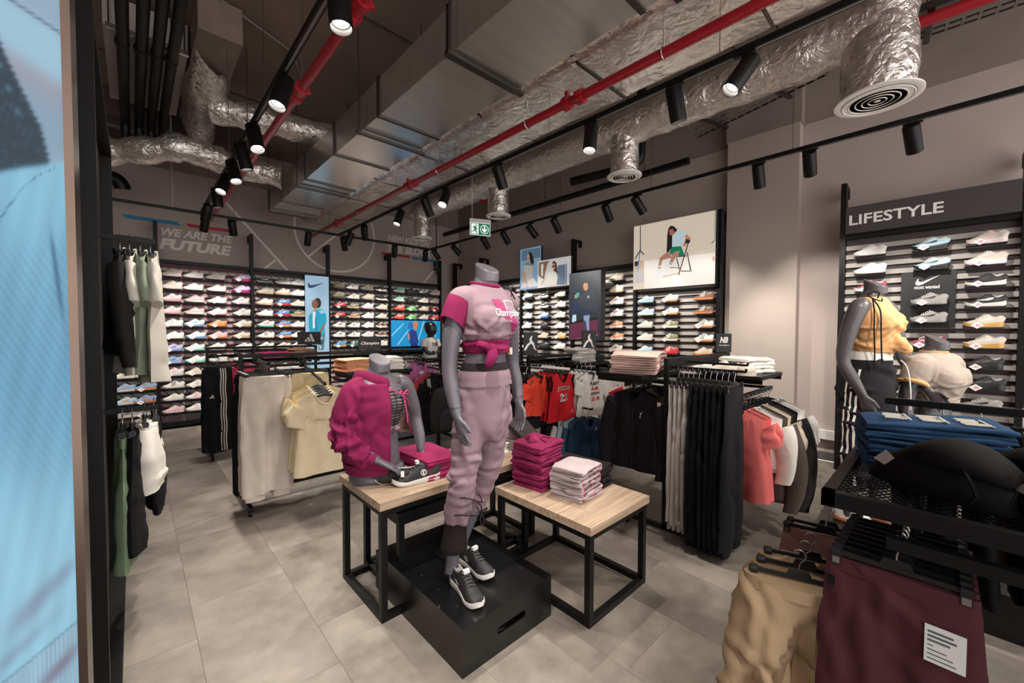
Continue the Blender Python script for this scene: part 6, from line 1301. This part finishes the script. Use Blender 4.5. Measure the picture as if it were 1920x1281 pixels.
poster('poster', 'wide poster of a woman in sunglasses by a shuttered wall', 'x', 5.08, 4.31, 2.28, 2.77, 5.395, 'dcd8d6', [('8a7258', [(5.054, 2.741), (4.788, 2.747), (4.847, 2.683), (4.905, 2.489), (4.929, 2.424), (5.052, 2.503)]),
    ('efe8de', [(4.998, 2.701), (4.937, 2.705), (4.951, 2.494), (4.991, 2.497)]),
    ('6f8096', [(4.6, 2.638), (4.397, 2.649), (4.394, 2.293), (4.654, 2.304)]),
    ('8fa0b4', [(4.446, 2.646), (4.413, 2.646), (4.41, 2.294), (4.438, 2.294)]),
    ('5a6a80', [(4.599, 2.594), (4.446, 2.599), (4.446, 2.59), (4.599, 2.586)]),
    ('5a6a80', [(4.607, 2.526), (4.445, 2.527), (4.445, 2.518), (4.607, 2.517)]),
    ('5a6a80', [(4.612, 2.457), (4.445, 2.454), (4.444, 2.446), (4.612, 2.449)]),
    ('5a6a80', [(4.626, 2.387), (4.444, 2.382), (4.444, 2.373), (4.626, 2.378)]),
    ('5a3528', [(4.724, 2.717), (4.672, 2.728), (4.628, 2.68), (4.607, 2.548), (4.627, 2.48), (4.676, 2.533), (4.729, 2.626)]),
    ('cf9f86', [(4.735, 2.67), (4.694, 2.699), (4.657, 2.64), (4.676, 2.572), (4.714, 2.581)]),
    ('2a2222', [(4.74, 2.645), (4.657, 2.644), (4.659, 2.623), (4.734, 2.622)]),
    ('e2ddd2', [(4.831, 2.527), (4.743, 2.566), (4.641, 2.529), (4.598, 2.449), (4.625, 2.302), (4.874, 2.322), (4.899, 2.444)]),
    ('cf9f86', [(4.899, 2.455), (4.845, 2.484), (4.95, 2.359), (4.989, 2.322), (5.011, 2.332)])], lit=.26)
poster('poster', 'dark poster of a man in black hoodie sitting on a bench', 'x', 4.185, 3.57, 1.36, 2.435, 5.195, '26303a', [('6a2f48', [(4.163, 1.639), (3.626, 1.7), (3.62, 1.436), (4.165, 1.331)]),
    ('c46a86', [(4.012, 1.387), (3.621, 1.451), (3.62, 1.432), (4.16, 1.329), (4.16, 1.353)]),
    ('15181d', [(4.163, 1.649), (3.615, 1.729), (3.614, 1.681), (4.162, 1.616)]),
    ('22262f', [(3.898, 2.238), (3.862, 2.29), (3.814, 2.285), (3.797, 2.239), (3.825, 2.203)]),
    ('b98a70', [(3.903, 2.228), (3.874, 2.265), (3.814, 2.247), (3.806, 2.172), (3.848, 2.126), (3.897, 2.169)]),
    ('333a45', [(3.982, 2.045), (3.884, 2.103), (3.836, 2.096), (3.742, 2.132), (3.678, 2.086), (3.624, 1.93), (3.627, 1.834), (3.703, 1.789), (3.762, 1.839), (3.869, 1.819), (3.992, 1.847), (3.998, 1.967)]),
    ('8f9aa8', [(3.824, 2.056), (3.781, 2.057), (3.781, 2.019), (3.823, 2.017)]),
    ('b98a70', [(4.07, 2.081), (4.015, 2.091), (4.019, 2.028), (4.064, 2.026)]),
    ('3f9aa0', [(4.04, 2.113), (3.975, 2.117), (3.974, 2.045), (4.034, 2.048)]),
    ('24344e', [(4.094, 1.971), (4.031, 2.018), (3.918, 1.864), (3.762, 1.839), (3.768, 1.761), (3.868, 1.744), (3.967, 1.766), (4.042, 1.808), (4.079, 1.769), (4.148, 1.771), (4.139, 1.872)]),
    ('8fa0c0', [(3.893, 1.745), (3.768, 1.752), (3.784, 1.645), (3.775, 1.508), (3.846, 1.488), (3.872, 1.606)]),
    ('3a4458', [(3.892, 1.666), (3.843, 1.665), (3.818, 1.488), (3.854, 1.478)]),
    ('bfe0ea', [(4.105, 1.76), (4.036, 1.768), (4.03, 1.668), (4.103, 1.638), (4.122, 1.669)]),
    ('cfe6ee', [(3.846, 1.488), (3.765, 1.508), (3.774, 1.43), (3.816, 1.38), (3.913, 1.372), (3.901, 1.404), (3.841, 1.429)])], thick=.12, lit=.28)
# brackets that carry the posters in front of the slats
for lab, y_, z_, xa in (('tall sky poster', 5.36, 2.4, 5.545), ('wide shutter poster', 4.7, 2.4, 5.445), ('dark sitting-man poster', 3.88, 1.9, 5.315), ('woman-on-chair light box', 2.6, 2.35, 5.585)):
    tag(MB().box((xa, y_-.015, z_-.015), (XF+.02, y_+.015, z_+.015)).box((xa, y_-.05, z_-.05), (xa+.006, y_+.05, z_+.05)).build('poster_bracket', BLK), 'black bracket holding the '+lab, 'bracket')
# most-wanted panel with two trainers
t = thing('feature_panel', 'black panel with white swoosh reading most wanted', 'sign')
MB().box((XF-.035, -.075, 1.55), (XF-.003, .295, 2.095)).build('panel_board', paint('232326', .5), t)
m = MB(); M = frame((XF-.0365, .11, 2.01), (0, -1, 0), (0, 0, 1))
for po in SWOOSH: m.prism([(a*.17, b*.17+a*.03) for a, b in po], .001, M)
m.build('swoosh', paint('dcdad8'), t)
lettering('panel_text', 'most wanted', (.17, .035), frame((XF-.0365, .2, 1.93), (0, -1, 0), (0, 0, 1)), paint('e8e6e4'), t, bold=.02)
for k_, z_ in enumerate((1.775, 1.605)):
    shoe('runner', 'GGBG', (XF-.1, .1, z_), math.pi/2, 'grey running shoe on the %s shelf of the most wanted panel' % ('upper', 'lower')[k_], 'shoes on the most wanted panel', True)
    link('shelf', _sh, t, (XF-.1, .1, z_), (0, 0, -math.pi/2))
# near light box at the left edge
t = thing('light_box', 'huge close-up light box of a pale blue ribbed garment at the left edge', 'light box')
AL = mat('bronze_aluminium', '6b5a50', .28, .9, noise=.3, nscale=3)
MB().box((-1.2, 1.004, .05), (-.079, 1.09, 2.9)).build('casing', AL, t)
MB().box((-.079, .99, .05), (-.068, 1.09, 2.9)).box((-1.2, .99, .03), (-.068, 1.09, .05)).box((-1.2, .99, 2.9), (-.068, 1.09, 2.92)).build('edge_frame', AL, t)
# the print: one dense sheet with vertex colours (soft garment close-up)
def left_print(x, y):
    """colour of the print at picture-like coordinates (x 0..150 to the right, y 0..1281 downwards)"""
    def mix(a, b, k): return a*(1-k[..., None])+np.array(b)*k[..., None]
    sg = lambda d, w: 1/(1+np.exp(np.clip(-d/w, -40, 40)))
    n1 = np.sin(x*.11+y*.013)*np.sin(y*.021+x*.05+1); n2 = np.sin(x*.9+np.sin(y*.31)*2)*np.sin(y*.55+np.sin(x*.4)*2)
    C = np.zeros(x.shape+(3,))+np.array([.56, .66, .74])
    C = mix(C, [.6, .75, .83], sg(y-(x*.57-10), 6)); C = mix(C, [.3, .38, .45], np.exp(-((y-(x*.57-12))/3)**2)*.7)
    C = mix(C, [.60, .55, .60], sg(y-(75+x*.62), 8)*sg(260-y, 10)*.8); C = mix(C, [.52, .62, .7], sg(y-(110+x*.62), 12)*sg(300-y, 10))
    edge = np.interp(y, [0, 25, 60, 108, 170, 235, 290], [0, 6, 22, 38, 66, 96, 108])
    st = sg(edge-x+1.5*np.sin(y*.5), 1.6); C = mix(C, [.05, .15, .21], st); C = mix(C, [.12, .3, .37], st*np.clip(n2-.2, 0, 1)*.8)
    gap = np.exp(-(((x-(6+(y-60)*.36))/5)**2))*sg(y-60, 8)*sg(230-y, 8)*np.clip(np.sin(y*.16), 0, 1); C = mix(C, [.35, .5, .58], gap*.7)
    cb = y-(314-.26*x+.0005*x*x*2); cl = sg(cb, 2.5); base = np.array([.47, .70, .80])
    cloth = np.zeros_like(C)+base; cloth = mix(cloth, [.55, .77, .86], sg(x-40-.03*(y-300), 40)*sg(560-y, 60)); cloth = mix(cloth, [.36, .6, .74], sg(y-480, 90)*sg(930-y, 60)*.75)
    arc = x-(118-118*np.clip((y-308)/130, 0, 1)**.55); cloth = mix(cloth, [.22, .42, .55], np.exp(-(arc/1.6)**2)*sg(y-306, 4)*sg(470-y, 10)*.8)
    rib = sg(x-(y-470)*.05-4, 5)*sg(y-440, 20)*sg(905-y-(140-x)*.6, 14); cloth = cloth*(1-.10*rib*(np.sin((y+x*.22)*1.0)*.5+.5))[..., None]
    cloth = mix(cloth, [.16, .32, .46], np.exp(-((x-(112+(y-440)*.12))/4)**2)*sg(y-430, 10)*sg(570-y, 14)*.8)
    cloth = mix(cloth, [.60, .79, .87], sg(y-880+(140-x)*.5, 60)*.8)
    for (x0, y0, dx, w, h, k) in ((60, 1090, -.55, 30, 26, .5), (110, 1060, -.5, 50, 18, .45), (40, 1150, -.4, 60, 14, .4)):
        cloth = mix(cloth, [.45, .46, .56], np.exp(-((y-y0-(x-x0)*dx)/h)**2-((x-x0)/w)**2)*k)
    wb = y-(1198-.28*x); cloth = mix(cloth, [.33, .5, .62], np.exp(-(wb/3)**2)*.8); bd = sg(wb, 2); cloth = mix(cloth, [.62, .75, .83], bd*.8)
    cloth = cloth*(1-.12*bd*(np.sin(x*.85)*.5+.5))[..., None]; cloth = mix(cloth, [.46, .42, .5], bd*np.exp(-((y-1225+(x-110)*.5)/16)**2-((x-110)/40)**2)*.8)
    cloth = cloth*(1+.04*n1)[..., None]
    return np.clip(mix(C, [0, 0, 0], cl*0)*(1-cl[..., None])+cloth*cl[..., None], 0, 1)
nx_, nz_ = 72, 330; xs_ = np.linspace(-.25, -.079, nx_); zs_ = np.linspace(.75, 2.2, nz_)
pm = MB().grid([[(x, 1.0, z) for x in xs_] for z in zs_]); me = pm.mesh('print', 180)
XX, ZZ_ = np.meshgrid(xs_, zs_); dx_, dz_ = XX, ZZ_-1.52
# print coordinates: unit depth plane of the sheet scaled to the print's own grid
cu = 152-(-.077-XX)*1600+(ZZ_-.909)*-14; cv = 1281-(ZZ_-.909)*1110+(-.072-XX)*-360
rgb = left_print(cu, cv); lin_rgb = np.where(rgb <= .04045, rgb/12.92, ((rgb+.055)/1.055)**2.4)
ca = me.color_attributes.new('ink', 'FLOAT_COLOR', 'POINT'); ca.data.foreach_set('color', np.concatenate([lin_rgb, np.ones(lin_rgb.shape[:2]+(1,))], 2).ravel().astype(np.float32))
pmat = bpy.data.materials.new('backlit_print'); pmat.use_nodes = True; nt = pmat.node_tree; at = nt.nodes.new('ShaderNodeAttribute'); at.attribute_name = 'ink'; bb_ = nt.nodes['Principled BSDF']
bb_.inputs['Base Color'].default_value = (.03, .035, .04, 1); bb_.inputs['Specular IOR Level'].default_value = .1; nt.links.new(at.outputs['Color'], bb_.inputs['Emission Color']); bb_.inputs['Emission Strength'].default_value = .42; bb_.inputs['Roughness'].default_value = .4
me.materials.append(pmat); link('print', me, t)
MB().add([(-1.2, 1.002, .05), (-.079, 1.002, .05), (-.079, 1.002, 2.9), (-1.2, 1.002, 2.9)], [(0, 1, 2, 3)]).build('print_margin', glow('8fb8cc', .3), t)
# ================================================================ left wall rack seen edge-on
t = thing('wall_rack', 'black upright garment rack seen edge-on at the left', 'clothes rack', (-.112, 2.0, 0))
for y_, h_ in ((0, 2.62), (1.5, 2.62)):
    MB().box((-.03, y_-.02, 0), (.028, y_+.02, h_)).build('post', BLK, t)
MB().box((-.06, -.05, 0), (.05, 1.55, .05)).build('base_rail', BLK, t); MB().box((-.03, 0, 2.56), (.028, 1.5, 2.6)).build('top_rail', BLK, t)
MB().box((-.028, .0, .05), (-.022, 1.5, 2.56)).build('back_panel', mat('dark_panel', '2a2728', .6), t)
for z_ in (1.98, 1.1):
    MB().box((-.01, .85, z_-.012), (.2, .874, z_+.012)).build('arm', BLK, t)
LG = [('black hanging jacket at the left rack', 'jacket', '2b2a29', 2.86, -.045, 2.0, .5), ('cream tee under the black jacket at the left rack', 'tee', 'ddd7cb', 2.86, -.01, 2.0, .62), ('sage green tee with wide sleeve at the left rack', 'tee', '8f9a86', 2.86, .03, 2.0, .62), ('cream tee outermost on the upper left arm', 'tee', 'd8d2c6', 2.86, .07, 2.0, .66)]
for i, (l, k_, c_, y_, x_, z_, h_) in enumerate(LG): shirt((x_, y_, z_), math.pi/2, l, 'jacket' if k_ == 'jacket' else 't-shirt', c_, None, k_, w=.24, h=h_, seed=200+i, d=.035, rip=.02)
for i, (l, c_, x_, h_) in enumerate((('sage green trousers on the lower left arm', '7f9276', -.05, .62), ('black trousers behind the sage green trousers', '1d1c1e', -.015, .56))): pants((x_, 2.75, 1.12), math.pi/2, l, c_, None, 'trousers', .17, h_, 210+i, hem=.2, d=.03)
pants((.035, 2.95, 1.12), math.pi/2, 'white flared shorts on the lower left arm', 'e6e0d6', None, 'shorts', .17, .32, 214, hem=.26, d=.06, cat='shorts')
pants((.075, 3.1, 1.12), math.pi/2, 'black slim trousers at the back of the lower left arm', '211f21', None, 'trousers', .15, .5, 215, hem=.17, d=.03)
# ================================================================ right foreground rack with mesh shelf
t = thing('garment_rack', 'black foreground rack with mesh shelf at the right edge', 'clothes rack', (1.635, .26, 0))
SZ = 1.0; SW, SD = .84, 1.3          # x extent, y extent (towards -y)
for a, b_ in (((0, -.035, SZ-.05), (SW, 0, SZ)), ((0, -SD, SZ-.05), (SW, -SD+.035, SZ)), ((0, -SD, SZ-.05), (.035, 0, SZ)), ((SW-.035, -SD, SZ-.05), (SW, 0, SZ))): MB().box(a, b_).build('shelf_frame', BLK, t)
m = MB(); pit = .021
lo_x, hi_x, lo_y, hi_y = .035, SW-.035, -SD+.035, -.035
for sgn in (1, -1):
    k = -int(2.4/pit)
    while k*pit < 2.4:
        c_ = k*pit; pts = []      # line y = sgn*.55*x + c
        for x in (lo_x, hi_x):
            y = sgn*.55*x+c_
            if lo_y <= y <= hi_y: pts.append((x, y))
        for y in (lo_y, hi_y):
            x = (y-c_)/(sgn*.55)
            if lo_x < x < hi_x: pts.append((x, y))
        if len(pts) >= 2: m.tube([(*pts[0], SZ-.012+.002*sgn), (*pts[1], SZ-.012+.002*sgn)], .0022, 4, cap=False)
        k += 1
o = m.build('shelf_mesh', BLK, t); o['kind'] = 'stuff'
for x_ in (.05, SW-.05):
    MB().box((x_-.016, -SD/2-.016, .04), (x_+.016, -SD/2+.016, 1.22)).build('post', BLK, t)
    MB().box((x_-.016, -SD+.2, 0), (x_+.016, -.2, .04)).build('foot', BLK, t)
MB().box((-.02, -SD, .875), (.012, -.16, .91)).build('front_bar', BLK, t)
MB().box((-.01, -.19, .876), (.75, -.165, .905)).build('arm', BLK, t)
MB().box((.0, -.04, .7), (.7, -.02, .725)).build('arm', BLK, t)
MB().box((.05, -SD/2-.012, .86), (SW-.05, -SD/2+.012, .885)).build('cross_rail', BLK, t)
MB().box((SW+.12, -SD, 1.175), (SW+.145, -.08, 1.205)).build('hang_bar', BLK, t)
MB().box((SW+.12, -SD/2-.02, 1.18), (SW+.14, -SD/2+.02, 1.2)).box((SW-.05, -SD/2-.01, 1.18), (SW+.13, -SD/2+.01, 1.2)).build('bar_bracket', BLK, t)
MB().box((SW+.12, -SD, 1.105), (SW+.14, -.29, 1.13)).build('hang_bar', BLK, t)
# maroon shorts on clip hangers
for i in range(9):
    x_ = 1.652+.052*i
    pants((x_, .078, .905-.003*i), FX, 'maroon training shorts at the right edge, %s' % nth(i, 9), '4d2830', 'maroon shorts at the right edge', 'shorts', .165, .5, 230+i, hem=.185, d=.016, rip=.004, cat='shorts')
hd_ = MB().box((-.04, -.003, -.05), (.04, 0, .055)).mesh('price_card'); hd_.materials.append(paint('dfe0df', .6))
c = thing('price_card', 'white printed paper card clipped to the front maroon shorts', 'price card', (1.628, -.025, .635), FX-.05); link('card', hd_, c)
for k, (w_, h_) in enumerate(((.05, .006), (.056, .006), (.044, .006), (.012, .003), (.038, .003), (.05, .003), (.056, .003))): MB().box((-.034, -.0036, .035-.0125*k), (-.034+w_, -.003, .035+h_-.0125*k)).build('print_line', paint('5d5c5e'), c)
# tan cargo trousers on the left arm
for i in range(3): pants((1.72+.09*i, .33+.0*i, .735), FX+.35, 'tan cargo trousers left of the maroon shorts, %s' % nth(i, 3), ['a68d70', '8a745c', '9f886c'][i], 'tan cargo trousers', 'trousers', .17, .62, 245+i, hem=.24, d=.075, rip=.03, wr=45, wamp=.024)
for i in range(2): pants((2.2+.06*i, .33, .735), FX+.2, 'dusty pink leggings behind the tan trousers, %s' % nth(i, 2), '9a6f6c', 'dusty pink leggings', 'leggings', .15, .6, 250+i, d=.02)
for i in range(4): pants((1.68+.07*i, -.42, .905), FX, 'dark brown trousers under the mesh shelf, %s' % nth(i, 4), ['2a2222', '35291f', '1f1c1d', '2a2222'][i], 'dark brown trousers', 'trousers', .165, .7, 255+i, hem=.19, d=.03)
# stock on the mesh shelf
def bprint(t, w, d, h):
    r = random.Random(3); m = MB()
    for bx0, n_ in ((-.36, 7), (-.1, 8), (.18, 8)):
        for k in range(n_): m.box((w*bx0+r.uniform(0, .01), -d*.3+k*.017, h+.0085), (w*bx0+w*.16+r.uniform(-.012, .02), -d*.3+k*.017+.008, h+.0105))
        m.box((w*(bx0+.185), -d*.32, h+.0085), (w*(bx0+.2), d*.2, h+.0105))
    m.build('printed_text', paint('d9d3c4', .7), t)['kind'] = 'stuff'
out = stack(6, (2.2, .03, SZ), FX+.25, 'navy blue folded tee on the mesh shelf', ['2b4a6c', '284667'], .03, 'blue folded tees on the mesh shelf', .38, .26, layers=2, sag=.012)
bprint(out[-1], .38, .26, .03)
def puffer(loc, rz, label, sx=1.0):
    t = thing('black_cap_bag', label, 'bag', loc, rz); R = []
    for q in np.linspace(0, 1, 13):
        k = math.sin(math.pi*(.06+.88*q))**.55; hh = .13*k*(1+.25*q); R.append([((q-.5)*.34*sx, .1*k*math.copysign(abs(math.cos(a))**.8, math.cos(a)), max(0, hh*.5+hh*.55*math.copysign(abs(math.sin(a))**.85, math.sin(a)))) for a in np.linspace(0, 2*math.pi, 19)[:-1]])
    FB = fabric('0f0e0e'); MB().rings(R).build('bag_body', FB, t, ang=80)
    R = []
    for q in np.linspace(0, 1, 9):
        k = math.sin(math.pi*(.1+.8*q))**.6; R.append([(.0+(q-.5)*.24*sx+.05, .105*k*math.cos(a)-.01, .11+.05*k*math.sin(a)+.03*math.sin(math.pi*q)) for a in np.linspace(0, 2*math.pi, 15)[:-1]])
    MB().rings(R).build('folded_flap', FB, t, ang=80)
    MB().add([(-.15*sx, -.05, .075), (-.085*sx, -.098, .075), (-.06*sx, -.094, .105), (-.1*sx, -.07, .12)], [(0, 1, 2, 3)]).build('patch', paint('cfcbc8'), t)
    MB().tube([(.1, -.09, .13), (.13, -.11, .1), (.14, -.1, .06), (.12, -.09, .03)], .006, 6).build('strap', FB, t)
    return t
puffer((1.86, .0, SZ), FX-.5, 'black padded bag with pale patch on the mesh shelf')
puffer((1.95, -.2, SZ), FX-.4, 'black padded bag behind at the right edge of the mesh shelf', 1.1)
puffer((1.78, -.3, SZ), FX-.5, 'black padded bag nearest the right edge of the picture')
for i in range(5): shirt((2.62-.0, .1-.11*i, 1.205), 0, ['black striped top on the high bar behind the blue tees', 'black jacket second on the high bar', 'dark jacket third on the high bar', 'black jacket fourth on the high bar', 'black jacket last on the high bar'][i], 'jacket', '1c1b1d', None, 'jacket', w=.2, h=.6, seed=260+i, d=.03)
for i in range(3): shirt((2.62, -.16-.1*i, 1.13), 0, 'orange camouflage kids top, %s on the lower bar' % ORD[i], 't-shirt', ['c98a52', '3a2f2c', 'c98a52'][i], 'orange camouflage tops', 'tee', w=.18, h=.5, seed=270+i, d=.03)
